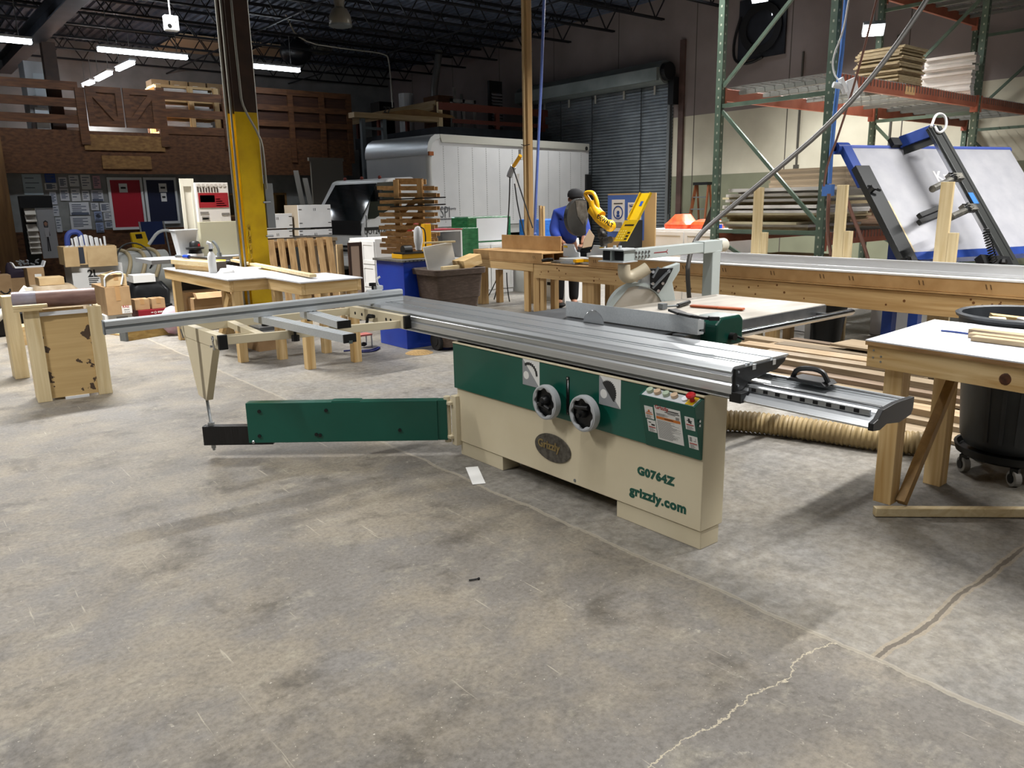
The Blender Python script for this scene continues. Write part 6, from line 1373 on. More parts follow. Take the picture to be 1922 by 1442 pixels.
wrapped('blue film-wrapped unit behind the blue shirt and the air line', (9.0, 10.35, .9015, 9.8, 10.9, 1.25), M('blue_stretch_wrap', '2A66C0', .25, 0, '3A7AD4', 9, (1, 1, 4), .2, coat=.4), None)
wrapped('dark red film bundle on the floor by the open cabinet', (6.85, 10.75, 0, 7.05, 11.2, 1.25), M('red_wrap', '8E2E20', .3), None)
c = cbox(1232, 1325, 1345, 432, at=(8.75, 6.45)); ztt = vz(432, 8.75, 6.45)
sc_ = shaker('white_cabinet', 'white cabinet stack with grey door panel behind the fibreboard sign', (8.75, 6.3, 0, 9.4, 7.7, ztt), 2, 2, face='x')
ORW = M('orange_film', 'C8401C', .35, 0, 'E05A2C', 12, bump=.3)
for i, (yy, r, lb) in enumerate(((7.25, .2, 'orange film bundle, taller one on the white cabinet stack'), (6.85, .17, 'orange film bundle, flatter one on the white cabinet stack'))):
    m_ = MB(); rr_ = [rrect(9.05, yy, ztt+.002, r*1.1, r, .05), rrect(9.05, yy, ztt+.06, r*1.15, r*1.05, .06), rrect(9.02, yy+.02, ztt+.1, r*.8, r*.75, .05), rrect(9.05, yy+.03, ztt+(.2 if i == 0 else .13), r*.5, r*.4, .04)]
    solo('film_bundle', lb, 'wrapping film', loft(rr_, True, True), ORW, 'orange film bundles')
gb_ = thing('glue_bottle', 'small glue bottle with blue label on the white cabinet stack', 'bottle', (8.85, 6.5, ztt))
mk('bottle_body', MB().lathe([(.001, .001), (.035, .001), (.035, .09), (.015, .12), (.001, .12)], (8.85, 6.5, ztt), (0, 0, 1), 14), WHITE, gb_, smooth=True); mk('bottle_label', MB().lathe([(.036, .02), (.036, .07)], (8.85, 6.5, ztt), (0, 0, 1), 14), BLUE, gb_); mk('bottle_cap', MB().lathe([(.014, .121), (.012, .15), (.001, .16)], (8.85, 6.5, ztt), (0, 0, 1), 12), ORANGE, gb_)
solo('black_bracket', 'black triangular plate standing on the white cabinet stack by the glue bottle', 'plate', MB().prism([(0, .001), (.14, .001), (.0, .3)], (8.8, 6.62, ztt), (0, 1, 0), (0, 0, 1), (.012, 0, 0)), BLACK)
t = thing('drawer_chest', 'white drawer chest seen under the bench between the person and the middle leg', 'chest', (8.05, 9.0, 0))
mk('carcass', MB().box((8.3, 8.95, 0), (8.8, 9.6, .62)), WHITE, t, bev=.003)
for k in range(2):
    d = mk('drawer', MB().box((8.28, 8.98, .06+k*.28), (8.299, 9.57, .3+k*.28)), WHITE2, t, bev=.003); mk('finger_notch', MB().box((8.2785, 9.2, .25+k*.28), (8.2795, 9.34, .3+k*.28)), DARK, d)
# ------------------------------------------------------------------ drawer boxes, pallet, brown frame
DBX = M('drawer_box_grey_white', 'C9CBCC', .5, 0, 'BFC1C2', 3)
def drawerbox(label, xl, xr, yt, yb, Y, dep=.5):
    a, b = py(xl, yb, Y), py(xr, yb, Y); zt = vz(yt, a[0], Y); zb = vz(yb, a[0], Y)
    t = thing('drawer_box', label, 'drawer box', (a[0], Y, zb), 'stacked drawer boxes')
    mk('box_front', MB().box((a[0], Y, zb), (b[0], Y+.018, zt)), DBX, t, bev=.002)
    mk('box_sides', MB().box((a[0], Y+.0185, zb), (a[0]+.015, Y+dep, zt)).box((b[0]-.015, Y+.0185, zb), (b[0], Y+dep, zt)).box((a[0]+.0155, Y+.0185, zb), (b[0]-.0155, Y+dep, zb+.012)).box((a[0]+.0155, Y+dep-.014, zb+.0125), (b[0]-.0155, Y+dep, zt)), M('drawer_side_wood', '9A8E7C', .6), t)
    mb = MB()
    for u in (.06, .94):
        for v in (.2, .8): xx = a[0]+(b[0]-a[0])*u; zz_ = zb+(zt-zb)*v; mb.box((xx-.025, Y-.0012, zz_-.006), (xx+.025, Y-.0003, zz_+.006))
    for u in (.47, .52): xx = a[0]+(b[0]-a[0])*u; mb.box((xx-.004, Y-.0012, zt-.09), (xx+.004, Y-.0003, zt-.05))
    mk('staple_marks', mb, SKB, t); return zb
YD = 11.3
drawerbox('tall grey-white drawer box, topmost of the stack nearest the truck cab', 562, 623, 385, 428, YD)
drawerbox('shallow grey-white drawer box below the tall one near the truck cab', 562, 624, 432, 443, YD)
zb1 = vz(446, py(560, 443, YD)[0], YD)
drawerbox('grey-white drawer box on the stack next to the yellow column, topmost', 494, 550, 402, 430, YD+.15)
drawerbox('shallow grey-white drawer box, lowest of the stack next to the yellow column', 494, 550, 433, 448, YD+.15)
a, b = py(486, 450, YD), py(632, 450, YD)
zs_ = min(vz(445, b[0], YD), vz(450, a[0], YD))-.004
st = thing('stacking_stand', 'dusty brown stand carrying the drawer boxes behind the leaning pallet', 'stand', (a[0], YD, 0))
mk('stand_top', MB().box((a[0], YD-.02, zs_-.05), (b[0], YD+.75, zs_)), M('stand_brown', '7A6A54', .7), st); 
for xx in (a[0]+.02, b[0]-.08):
    for yy in (YD, YD+.66): mk('stand_leg', MB().box((xx, yy, 0), (xx+.06, yy+.06, zs_-.051)), M('stand_brown', '7A6A54'), st)
PAL = wood('pallet_wood_z', 'B49468', '8A6C44', 'z', .7); PALX = wood('pallet_wood_x', 'A08058', '7A5C3A', 'x', .7)
YP = 10.55; a, b = py(490, 452, YP), py(632, 448, YP); zt = vz(449, (a[0]+b[0])/2, YP+.15)
lean = Vector((0, .16, zt)).normalized(); plt = thing('pallet', 'weathered wooden pallet leaning upright behind the white-topped tables', 'pallet', (a[0], YP, 0))
for k in range(8):
    x = a[0]+(b[0]-a[0]-.1)*k/7+.05; mk('pallet_slat', MB().bar((x, YP, .02), Vector((x, YP, .02))+lean*zt, .095, .016, (0, -1, 0)), PAL, plt)
for f in (.04, .5, .93): p = Vector((a[0], YP+.055, .02))+lean*zt*f; mk('pallet_stringer', MB().bar(p, p+Vector((b[0]-a[0], 0, 0)), .09, .085, (0, -1, 0)), PALX, plt)
for k in range(4):
    x = a[0]+(b[0]-a[0]-.1)*k/3+.05; mk('pallet_slat', MB().bar((x, YP+.115, .02), Vector((x, YP+.115, .02))+lean*zt, .095, .016, (0, -1, 0)), PAL, plt)
YB_ = 9.6; a, b = py(655, 480, YB_), py(668, 480, YB_); zt = vz(456, a[0], YB_)
bf = thing('door_frame', 'dark brown narrow frame with taupe panel standing beside the pallet', 'frame', (a[0], YB_, 0))
DBR = M('dark_brown_stain', '2E1C16', .5); w_ = b[0]-a[0]+.1
mk('frame_stile', MB().box((a[0], YB_, 0), (a[0]+.035, YB_+.03, zt)).box((a[0]+w_-.035, YB_, 0), (a[0]+w_, YB_+.03, zt)).box((a[0]+.0355, YB_, zt-.04), (a[0]+w_-.0355, YB_+.03, zt)).box((a[0]+.0355, YB_, 0), (a[0]+w_-.0355, YB_+.03, .05)), DBR, bf)
mk('frame_panel', MB().box((a[0]+.036, YB_+.01, .05), (a[0]+w_-.036, YB_+.02, zt-.04)), M('taupe_panel', '9A8676', .6), bf)
solo('pale_door', 'pale wooden panel standing between the pallet and the brown frame', 'panel', MB().box((a[0]-.12, YB_+.1, 0), (a[0]-.03, YB_+.13, zt-.02)), CARD2)
# red step stool with blue cord
g = Vector(pz(683, 652, 0)); rs = thing('step_stool', 'low stool with faded red seat and wire legs near the blue cabinet', 'stool', tuple(g))
mk('seat', MB().box((g.x-.07, g.y-.05, .13), (g.x+.09, g.y+.09, .15)), M('faded_red', 'B86A60', .6), rs, bev=.004)
for dx in (-.06, .08): mk('wire_leg', MB().tube([(g.x+dx, g.y-.045, .005), (g.x+dx, g.y-.04, .13), (g.x+dx, g.y+.08, .13), (g.x+dx, g.y+.085, .005)], .007, 6), ZINC, rs)
mk('black_knob', MB().ball((g.x+.0, g.y-.0, .035), .03, 10, (1.3, 1, .8)), BLACK, rs, smooth=True)
solo('blue_cord', 'dark blue cord tangled on the floor by the red stool', 'cord', MB().tube([pz(x, y, .01) for x, y in ((650, 656), (675, 653), (695, 650), (715, 645), (700, 652), (680, 656), (665, 652), (690, 647))], .009, 6, smooth=2), M('navy_cord', '1E2460', .5), smooth=True) if 0 else solo('power_lead', 'dark blue lead tangled on the floor by the red stool', 'lead', MB().tube([pz(x, y, .011) for x, y in ((645, 659), (668, 657), (695, 658), (716, 650), (704, 659), (684, 661), (662, 659))], .009, 6, smooth=2), M('navy_cord', '1E2460', .5), smooth=True)
# ================================================================== WHITE-TOPPED TABLES IN THE MIDDLE
TZ = .85
def ptable(label, x0, x1, y0, y1, legs, brace=None):
    t = thing('work_table', label, 'work table', (x0, y0, 0), 'pine tables with white tops')
    mk('white_top', MB().box((x0-.015, y0-.015, TZ-.012), (x1+.015, y1, TZ)), M('white_table_sheet', 'DADCE0'), t)
    mk('apron', MB().box((x0, y0, TZ-.125), (x0+.04, y1, TZ-.0125)), PY_, t, bev=.002); mk('apron', MB().box((x1-.04, y0, TZ-.125), (x1, y1, TZ-.0125)), PY_, t, bev=.002)
    mk('apron', MB().box((x0+.041, y0, TZ-.125), (x1-.041, y0+.04, TZ-.0125)), PX, t, bev=.002)
    for (x, y) in legs: mk('leg', MB().box((x, y, 0), (x+.085, y+.085, TZ-.126)), PZ, t, bev=.003)
    if brace: mk('brace', MB().bar(brace[0], brace[1], .04, .08), PZ, t)
    return t
ptable('long pine table with white top under the spray bottle', 2.70, 3.40, 7.80, 10.0, ((2.74, 7.8), (2.71, 9.7), (3.28, 9.7)), ((2.745, 8.4, .12), (2.745, 7.95, .68)))
ptable('small pine table with white top jutting out in front of the long one', 3.09, 3.72, 6.98, 7.78, ((3.10, 6.99), (3.6, 6.99), (3.60, 7.66), (3.10, 7.66)))
def on(x, y, z=TZ+.002): return Vector(pz(x, y, z))
# spray bottle
p = on(400, 512); sb = thing('spray_bottle', 'white spray bottle with black collar standing on the long white table', 'bottle', tuple(p))
k_ = (vz(453, p.x, p.y)-p.z)
mk('bottle_body', MB().lathe([(.001, 0), (.042, 0), (.044, .02), (.044, k_*.5), (.034, k_*.6), (.016, k_*.68), (.001, k_*.68)], p, (0, 0, 1), 20), PAPER, sb, smooth=True)
mk('collar', MB().cyl(p+Vector((0, 0, k_*.68)), p+Vector((0, 0, k_*.76)), .02, n=16), BLACK, sb)
mk('trigger_head', MB().tube([p+Vector((0, 0, k_*.76)), p+Vector((0, 0, k_*.92)), p-hv*.035+Vector((0, 0, k_*.96))], .02, 10).tube([p+hv*.01+Vector((0, 0, k_*.95)), p+hv*.03+Vector((0, 0, k_*.78))], .008, 6), WHITE2, sb, smooth=True)
# boards and beams on the tables
def lay(x0, y0, x1, y1, z, w_, h_, m, lb, cat='board', nm='board', g=None):
    a, b = on(x0, y0, z), on(x1, y1, z); return solo(nm, lb, cat, MB().bar((a.x, a.y, z+h_/2+.001), (b.x, b.y, z+h_/2+.001), w_, h_), m, g, bev=.002)
lay(438, 491, 588, 521, TZ+.013, .07, .03, PGX, 'long pale batten lying slantwise over both white tables')
lay(466, 503, 492, 505, TZ, .1, .012, WBOARD, 'white strip panel lying under the long pale batten', 'panel')
a, b = on(330, 492, TZ), on(372, 505, TZ); d = (b-a).normalized()
bm = thing('beam_offcut', 'stepped pine beam offcut with dark end grain on the long white table', 'beam', tuple(b))
c0_, c1_ = Vector((2.83, 9.75, TZ+.001)), Vector((2.98, 8.85, TZ+.001)); dd_ = (c1_-c0_).normalized(); sd_ = Vector((dd_.y, -dd_.x, 0)); sd_ = -sd_ if sd_.x > 0 else sd_
mk('beam_block', MB().bar(c0_+Vector((0, 0, .055)), c1_+Vector((0, 0, .055)), .16, .11), PY_, bm, bev=.002); mk('beam_lip', MB().bar(c0_+Vector((0, 0, .085))+sd_*.1, c1_+Vector((0, 0, .085))+sd_*.1, .04, .05), PGY, bm)
mk('end_grain', MB().bar(c1_+Vector((0, 0, .055)), c1_+dd_*.004+Vector((0, 0, .055)), .158, .108), M('end_grain_dark', '4A4038', .8), bm)
hp = c0_+Vector((0, 0, .14))
pw = thing('polisher', 'blue and black pole-handled tool lying on the pine beam offcut', 'tool', tuple(hp))
mk('blue_grip', MB().cyl(hp+dd_*.1, hp+dd_*.22, .024, n=12), BLUE, pw); mk('black_pole', MB().tube([hp+dd_*.22, hp+dd_*.5, hp+dd_*.75+Vector((0, 0, -.006))], .012, 8), BLACK, pw); mk('steel_end', MB().cyl(hp-dd_*.1, hp+dd_*.1, .018, n=10), ZINC, pw)
p = on(424, 512); solo('rag', 'crumpled white rag on the long white table by the spray bottle', 'cloth', loft([rrect(p.x, p.y, TZ+.002, .09, .06, .04), rrect(p.x+.01, p.y, TZ+.03, .07, .05, .03), rrect(p.x-.01, p.y+.01, TZ+.05, .04, .03, .02)], True, True), PAPER, smooth=True)
p = on(413, 496); 
yp = thing('caulk_gun', 'yellow and black hand tool lying on the table behind the spray bottle', 'tool', tuple(p)); mk('yellow_shell', MB().tube([p+hv*-.1+Vector((0, 0, .03)), p+Vector((0, 0, .035)), p+hv*.08+Vector((0, 0, .03))], .024, 8), YELD, yp, smooth=True); mk('black_nose', MB().cyl(p+hv*.08+Vector((0, 0, .03)), p+hv*.13+Vector((0, 0, .028)), .02, n=10), BLACK, yp)
# low grey bench behind, with bin, panels, tool carton, sander
YQ = 10.45; a, b = py(283, 482, YQ), py(468, 482, YQ); zq = vz(484, 3.3, YQ)
lq = thing('low_bench', 'grey plank bench behind the long white table carrying a white bin', 'bench', (a[0], YQ, 0))
mk('plank', MB().box((a[0], YQ, zq-.05), (b[0], YQ+.75, zq)), M('plank_grey', '86888A', .55, .2), lq)
mk('bench_base', MB().box((a[0]+.45, YQ+.45, 0), (b[0]-.03, YQ+.7, zq-.051)), M('base_dark', '2C2A28', .7), lq)
lay_y = YQ-.05
def stand(xl, xr, yt, Y, z0, dep): a_, b_ = py(xl, yt, Y), py(xr, yt, Y); return (a_[0], Y, z0, b_[0], Y+dep, vz(yt, (a_[0]+b_[0])/2, Y))
c = stand(374, 452, 416, YQ+.35, zq+.002, .1); solo('tan_panel', 'plain tan board standing on the grey plank bench', 'board', bx(c), M('tan_board', 'A9A58E', .6)) if 0 else solo('tan_board', 'plain tan board standing on the grey plank bench', 'board', bx(c), M('tan_board_paint', 'A9A58E', .6), bev=.003)
cz = c[5]+.002
c2_ = stand(366, 427, 343, YQ+.36, cz, .08); c2_ = (c2_[0], c2_[1], cz, *c2_[3:])
tc_ = thing('tool_carton', 'glossy red printed tool carton with white border on top of the tan board', 'carton', c2_[:3])
mk('carton_body', bx(c2_), M('carton_white_print', 'CFCBC6', .4), tc_, bev=.003)
x0, y0, z0, x1, y1, z1 = c2_; W_, H_ = x1-x0, z1-z0
mb = MB(); r_ = lambda u0, v0, u1, v1: mb.box((x0+W_*u0, y0-.003, z0+H_*v0), (x0+W_*u1, y0-.0008, z0+H_*v1))
mb.mat(0); r_(.05, .36, .97, .74); mb.mat(1); r_(.1, .5, .55, .68)
for k in range(8): r_(.04+k*.085, .76, .08+k*.085, .9-.03*(k % 2))
mb.mat(2); r_(.06, .2, .32, .26); r_(.1, .05, .32, .14); r_(.72, .16, .97, .22); mb.mat(1); r_(.12, .06, .3, .1)
for k in range(4): r_(.58, .4+k*.055, .9-.06*k, .425+k*.055)
mb.mat(3)
for k in range(7): mb.cyl((x0+W_*(.1+k*.13), y0-.003, z0+H_*.93), (x0+W_*(.1+k*.13), y0-.0008, z0+H_*.93), W_*.05, n=12)
mk('carton_print', mb, [M('carton_red', '8E1F28', .4), M('carton_dark', '3A302C', .5), M('carton_grey', '77736E', .5), M('carton_pale', 'B8B2AA', .5)], tc_)
p0_, p1_ = py(338, 333, YQ+.45), py(364, 333, YQ+.45)
dp_ = thing('shaker_slab', 'tall narrow cream cabinet door standing behind the white bin', 'door', (p0_[0], YQ+.45, zq)); zt = vz(335, p0_[0], YQ+.45)
mk('door_slab', MB().box((p0_[0], YQ+.5, zq+.002), (p1_[0], YQ+.515, zt)), M('door_cream', 'C8C4B6', .5), dp_)
w_ = p1_[0]-p0_[0]; mk('door_rails', MB().box((p0_[0], YQ+.485, zq+.002), (p0_[0]+w_*.22, YQ+.4995, zt)).box((p1_[0]-w_*.22, YQ+.485, zq+.002), (p1_[0], YQ+.4995, zt)).box((p0_[0]+w_*.221, YQ+.485, zt-.1), (p1_[0]-w_*.221, YQ+.4995, zt)), M('door_cream', 'C8C4B6'), dp_)
a_, b_ = py(325, 431, YQ+.2), py(373, 431, YQ+.2); cx_ = (a_[0]+b_[0])/2; hw = (b_[0]-a_[0])/2; zt = vz(431, cx_, YQ+.2); 
wbn = thing('waste_bin', 'white tapered waste bin standing on the grey plank bench', 'bin', (cx_, YQ+.2, zq))
mk('bin_shell', loft([rrect(cx_, YQ+.3, zq+.002, hw*.62, hw*.5, .02), rrect(cx_, YQ+.3, zt-.01, hw*.92, hw*.65, .02), rrect(cx_, YQ+.3, zt-.01, hw, hw*.73, .03), rrect(cx_, YQ+.3, zt, hw, hw*.73, .03), rrect(cx_, YQ+.3, zt, hw*.88, hw*.62, .02), rrect(cx_, YQ+.3, zq+.02, hw*.58, hw*.45, .02)], True, True), WHITE2, wbn, smooth=True)
p = Vector(py(368, 484, YQ+.09)); p.z = zq+.003; kk = vz(453, p.x, p.y)-p.z
sn = thing('orbital_sander', 'black orbital sander with white skirt on the grey plank bench', 'sander', tuple(p))
mk('sanding_pad', MB().cyl(p, p+Vector((0, 0, kk*.25)), .1, n=24), WHITE2, sn, bev=.005); mk('sander_skirt', MB().cyl(p+Vector((0, 0, kk*.26)), p+Vector((0, 0, kk*.5)), .085, .075, n=20), BLACK, sn); mk('sander_head', MB().lathe([(.11, kk*.51), (.115, kk*.62), (.07, kk*.66), (.065, kk*.9), (.05, kk), (.001, kk*1.02)], p, (0, 0, 1), 20), BLACK, sn, smooth=True); mk('red_mark', MB().box((p.x+.02, p.y-.072, p.z+kk*.7), (p.x+.045, p.y-.066, p.z+kk*.85)), RED, sn)
p = Vector(py(412, 482, YQ+.05)); p.z = zq+.003; solo('hose_coupling', 'grey metal hose coupling standing on the grey plank bench beside the sander', 'coupling', MB().tube([p, p+Vector((0, 0, .08)), p-hv*.03+Vector((0, 0, .16)), p-hv*.07+Vector((0, 0, .2))], .018, 8, smooth=1).cyl(p, p+Vector((0, 0, .05)), .03, n=12), GREYD, smooth=True)
lay(440, 492, 462, 490, TZ+.0, .06, .06, wood('rough_beam_x', 'B49A6C', '8C7246', 'x'), 'short rough beam at the far end of the long white table', 'beam', 'beam')
# ================================================================== LEFT-HAND CLUTTER
def carton(label, c, m=CARD, grp=None, tape=True, nm='carton', lid=None):
    t = thing(nm, label, 'carton', c[:3], grp); mk('carton_body', MB().box(c[:3], c[3:]), m, t, bev=.004)
    if tape: xm = (c[0]+c[3])/2; mk('packing_tape', MB().box((xm-.03, c[1]-.0018, c[5]-(c[5]-c[2])*.5), (xm+.03, c[1]-.0006, c[5]-.002)).box((xm-.03, c[1], c[5]+.0004), (xm+.03, c[4], c[5]+.0014)), M('packing_tape_tan', 'A8845A', .3), t)
    return t
LB = M('label_white', 'D8D6D0', .5)
def lab_(t, c, u0, v0, u1, v1, lines=3, face='y'):
    x0, y0, z0, x1, y1, z1 = c; W_, H_ = x1-x0, z1-z0
    l = mk('shipping_label', MB().box((x0+W_*u0, y0-.003, z0+H_*v0), (x0+W_*u1, y0-.002, z0+H_*v1)), LB, t); mb = MB()
    for k in range(10): xa = u0+(u1-u0)*(.2+.06*k); mb.box((x0+W_*xa, y0-.0038, z0+H_*(v0+(v1-v0)*.08)), (x0+W_*(xa+.003+.004*(k % 3)), y0-.0031, z0+H_*(v0+(v1-v0)*.3)))
    mb.box((x0+W_*(u0+(u1-u0)*.2), y0-.0038, z0+H_*(v0+(v1-v0)*.45)), (x0+W_*(u0+(u1-u0)*.75), y0-.0031, z0+H_*(v0+(v1-v0)*.52)))
    mk('barcode', mb, SKB, l); return l
# flat white carton and the big one on it
f0 = cbox(190, 198, 246, 593, 606); f0 = (f0[0], f0[1], 0, f0[3], f0[1]+.5, f0[5]); t = carton('flat white carton lying under the large labelled carton', f0, M('white_carton', 'D2D2CE', .6), None, False)
mk('carton_print', MB().box((f0[0]+.15, f0[1]-.002, f0[5]*.3), (f0[0]+.3, f0[1]-.0006, f0[5]*.7)), SKG, t)
c = cbox(172, 203, 243, 540, 593, f0[5]+.002); t = carton('large plain carton with a white shipping label on its lower corner', c, CARD)
l_ = lab_(t, c, .58, .03, .99, .3); text('label_maker', 'RAE', .05, (c[0]+(c[3]-c[0])*.61, c[1]-.0035, c[2]+(c[5]-c[2])*.23), (1, 0, 0), (0, 0, 1), SKR, l_, .0003, 1, .001)
cc = (c[0]+.03, c[1]+.02, c[5]+.003); zz2 = vz(517, c[0]+.03, c[1]); c3 = (cc[0], cc[1], cc[2], c[3]-.02, cc[1]+.3, zz2)
t = carton('small taped carton with frayed flaps on top of the large labelled carton', c3, CARD2); mk('cord_loop', MB().tube([(c3[0]-.02, c3[1]-.01, c3[2]+.01), (c3[0]-.01, c3[1]-.02, c3[5]+.01), (c3[0]+.25, c3[1]-.01, c3[5]+.05), (c3[3]-.08, c3[1]-.015, c3[2]+.02)], .012, 6, smooth=2), GREYL, t)
# white printed carton with an open carton of white mouldings on it
P0 = Vector(pz(172, 588, 0)); yC = 14.3
a_, b_ = py(133, 500, yC), py(186, 500, yC); zc0 = vz(497, (a_[0]+b_[0])/2, yC)
cA = (a_[0], yC, 0, b_[0]+.35, yC+.6, zc0); t = carton('white printed water carton under the open carton of mouldings', cA, M('print_carton_white', 'C4C4C2', .6), None, False, 'printed_carton')
x0, y0, z0, x1, y1, z1 = cA; W_, H_ = b_[0]-a_[0], z1-z0
text('volume_print', '2L', .16, (x0+W_*.55, y0-.0015, z1-.2), (1, 0, 0), (0, 0, 1), SKB, t, .0004, 1, .006)
mb = MB()
for k in range(4): mb.box((x0+W_*.56, y0-.0025, z1-.24-k*.03), (x0+W_*(.95-.05*k), y0-.0008, z1-.225-k*.03))
for k in range(5): mb.box((x0+W_*.1, y0-.0025, z1-.45-k*.05), (x0+W_*.22, y0-.0008, z1-.43-k*.05))
mb.box((x0+W_*.3, y0-.0025, z1-.8), (x0+W_*.46, y0-.0008, z1-.45))
mk('carton_print', mb, SKB, t)
text('count_print', '135', .1, (x0+W_*.62, y0-.0015, z1-.48), (1, 0, 0), (0, 0, 1), SKO, t, .0004)
a_, b_ = py(125, 497, yC-.1), py(222, 497, yC-.1); zo0, zo1 = zc0+.003, vz(462, (a_[0]+b_[0])/2, yC)
oc_ = thing('open_carton', 'open carton holding a bundle of white mouldings', 'carton', (a_[0], yC, zo0)); x0, x1 = a_[0], b_[0]; y0, y1 = yC-.05, yC+.5
mk('carton_wall', MB().box((x0, y0, zo0), (x1, y0+.012, zo1)).box((x0, y1-.012, zo0), (x1, y1, zo1)).box((x0, y0+.0125, zo0), (x0+.012, y1-.0125, zo1)).box((x1-.012, y0+.0125, zo0), (x1, y1-.0125, zo1)).box((x0+.0125, y0+.0125, zo0), (x1-.0125, y1-.0125, zo0+.012)), CARD2, oc_)
xm = x0+(x1-x0)*.28
mk('carton_flap', MB().obox((x0+(xm-x0)/2-.02, y0-.06, zo1-.16), ((xm-x0)/2, 0, 0), (0, .02, -.15), (0, .004, .001)).obox(((xm+x1)/2+.05, y0-.06, zo1-.17), ((x1-xm)/2-.05, 0, 0), (0, .02, -.16), (0, .004, .001)), CARD2, oc_)
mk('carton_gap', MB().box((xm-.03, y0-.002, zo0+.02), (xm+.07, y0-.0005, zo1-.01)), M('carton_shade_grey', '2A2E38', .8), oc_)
for k in range(22):
    u = .2+(k-5)*.045 if k > 4 else .0+k*.04
    zt = vz(439+(12 if k < 5 else 0)+abs(k-13)*.9+random.random()*2, x0+(x1-x0)*u, yC+.2)
    solo('moulding', 'white moulding length standing in the open carton', 'moulding', MB().bar((x0+.09+(x1-x0-.2)*u, yC+.1+.02*(k % 3)*3, zo0+.04), (x0+.07+(x1-x0-.2)*(u-.02 if k > 3 else u-.03), yC+.08+.05*(k % 3), zt), .026, .02, (0, 1, 0)), WHITE2, 'white mouldings in the open carton')
zt = vz(444, x1, yC+.1); solo('white_rod', 'single white rod standing apart at the carton edge', 'rod', MB().bar((x1-.05, yC+.42, zo0+.014), (x1-.05, yC+.42, zt), .03, .03), WHITE2)
p = Vector(py(140, 455, yC+.8)); solo('padded_crutch', 'blue padded frame handle rising behind the white mouldings', 'handle', MB().tube([p+Vector((-.12, 0, -1.2)), p+Vector((-.12, 0, .0)), p+Vector((-.08, 0, .16)), p+Vector((.06, 0, .18)), p+Vector((.12, 0, .1)), p+Vector((.1, 0, -1.2))], .045, 8, smooth=2), M('blue_padding', '3C4E98', .6), smooth=True)
# torn papers on the printed carton
p = Vector(py(205, 512, yC-.15)); 
for i, (dx, dz_, m, lb) in enumerate(((0, .0, CARD2, 'torn tan cardboard flap on the printed water carton'), (.12, -.08, PAPER, 'crumpled white wrapper below the torn cardboard flap'), (.3, -.16, PAPER, 'folded white paper hanging beside the small taped carton'))):
    q = p+Vector((dx, -.1*i, dz_)); solo('torn_paper', lb, 'paper', MB().prism([(-.18, -.04), (.05, .03), (.2, -.05), (.16, -.1), (-.1, -.09)], q, (1, 0, .0), (0, -.5, 1), (0, .02, .004)), m)
# white box, black bag, small cartons, red case
yD = 12.9
c = stand(249, 291, 516, yD, 0, .3); zA = vz(532, c[0], yD)
cB = (c[0], yD, zA, c[3], yD+.3, c[5]); 
kb = (c[0]-.05, yD-.02, 0, c[3]+.2, yD+.6, vz(556, c[0], yD))
solo('crate_stack', 'dark storage crate under the black bag and white carton', 'crate', bx((kb[0], kb[1], 0, kb[3], kb[4], vz(575, c[0], yD))), BLACK, bev=.01)
zk = vz(575, c[0], yD)+.002
solo('black_bag', 'glossy black bag slumped under the white carton', 'bag', loft([rrect((kb[0]+kb[3])/2, yD+.28, zk, (kb[3]-kb[0])/2, .28, .1), rrect((kb[0]+kb[3])/2, yD+.28, zk+(zA-zk)*.6, (kb[3]-kb[0])/2+.02, .3, .12), rrect((kb[0]+kb[3])/2-.02, yD+.28, zA-.003, (kb[3]-kb[0])/2-.06, .24, .1)], True, True), M('black_bag_film', '101112', .3, 0, '1A1B1D', 8, bump=.3), smooth=True)
carton('white carton resting on the black bag', cB, M('white_carton', 'D2D2CE'), None, False)
yE = 12.1
c = stand(259, 318, 581, yE, 0, .4); solo_t = thing('red_case', 'dark red printed case lying under two small cartons', 'case', c[:3]); mk('case_body', bx(c), M('dark_red_case', '7A1420', .45), solo_t, bev=.004)
text('case_print', 'SENCO', .06, (c[0]+.1, yE-.0012, c[5]*.45), (1, 0, 0), (0, 0, 1), M('label_white', 'D8D6D0'), solo_t, .0004) if 0 else None
mb = MB()
for k in range(6): mb.box((c[0]+(c[3]-c[0])*(.62+.05*k), yE-.0018, c[5]*.55), (c[0]+(c[3]-c[0])*(.655+.05*k), yE-.0005, c[5]*.75))
mb.box((c[0]+(c[3]-c[0])*.4, yE-.0018, c[5]*.6), (c[0]+(c[3]-c[0])*.47, yE-.0005, c[5]*.7)); mb.lathe([(c[5]*.1, 0), (c[5]*.15, 0), (c[5]*.15, .001), (c[5]*.1, .001)], (c[0]+(c[3]-c[0])*.54, yE-.0005, c[5]*.62), (0, -1, 0), 14); mb.box((c[0]+(c[3]-c[0])*.75, yE-.0018, c[5]*.25), (c[0]+(c[3]-c[0])*.9, yE-.0005, c[5]*.4))
mk('case_print', mb, M('label_white', 'D8D6D0'), solo_t)
zR = c[5]+.002
for (a1, b1, yt, lb) in ((252, 280, 562, 'small taped carton on the red case, next to the large labelled carton'), (284, 309, 560, 'torn small carton on the red case, next to the table leg')):
    k_ = stand(a1, b1, yt, yE+.05, zR, .22); carton(lb, k_, CARD, 'small cartons on the red case')
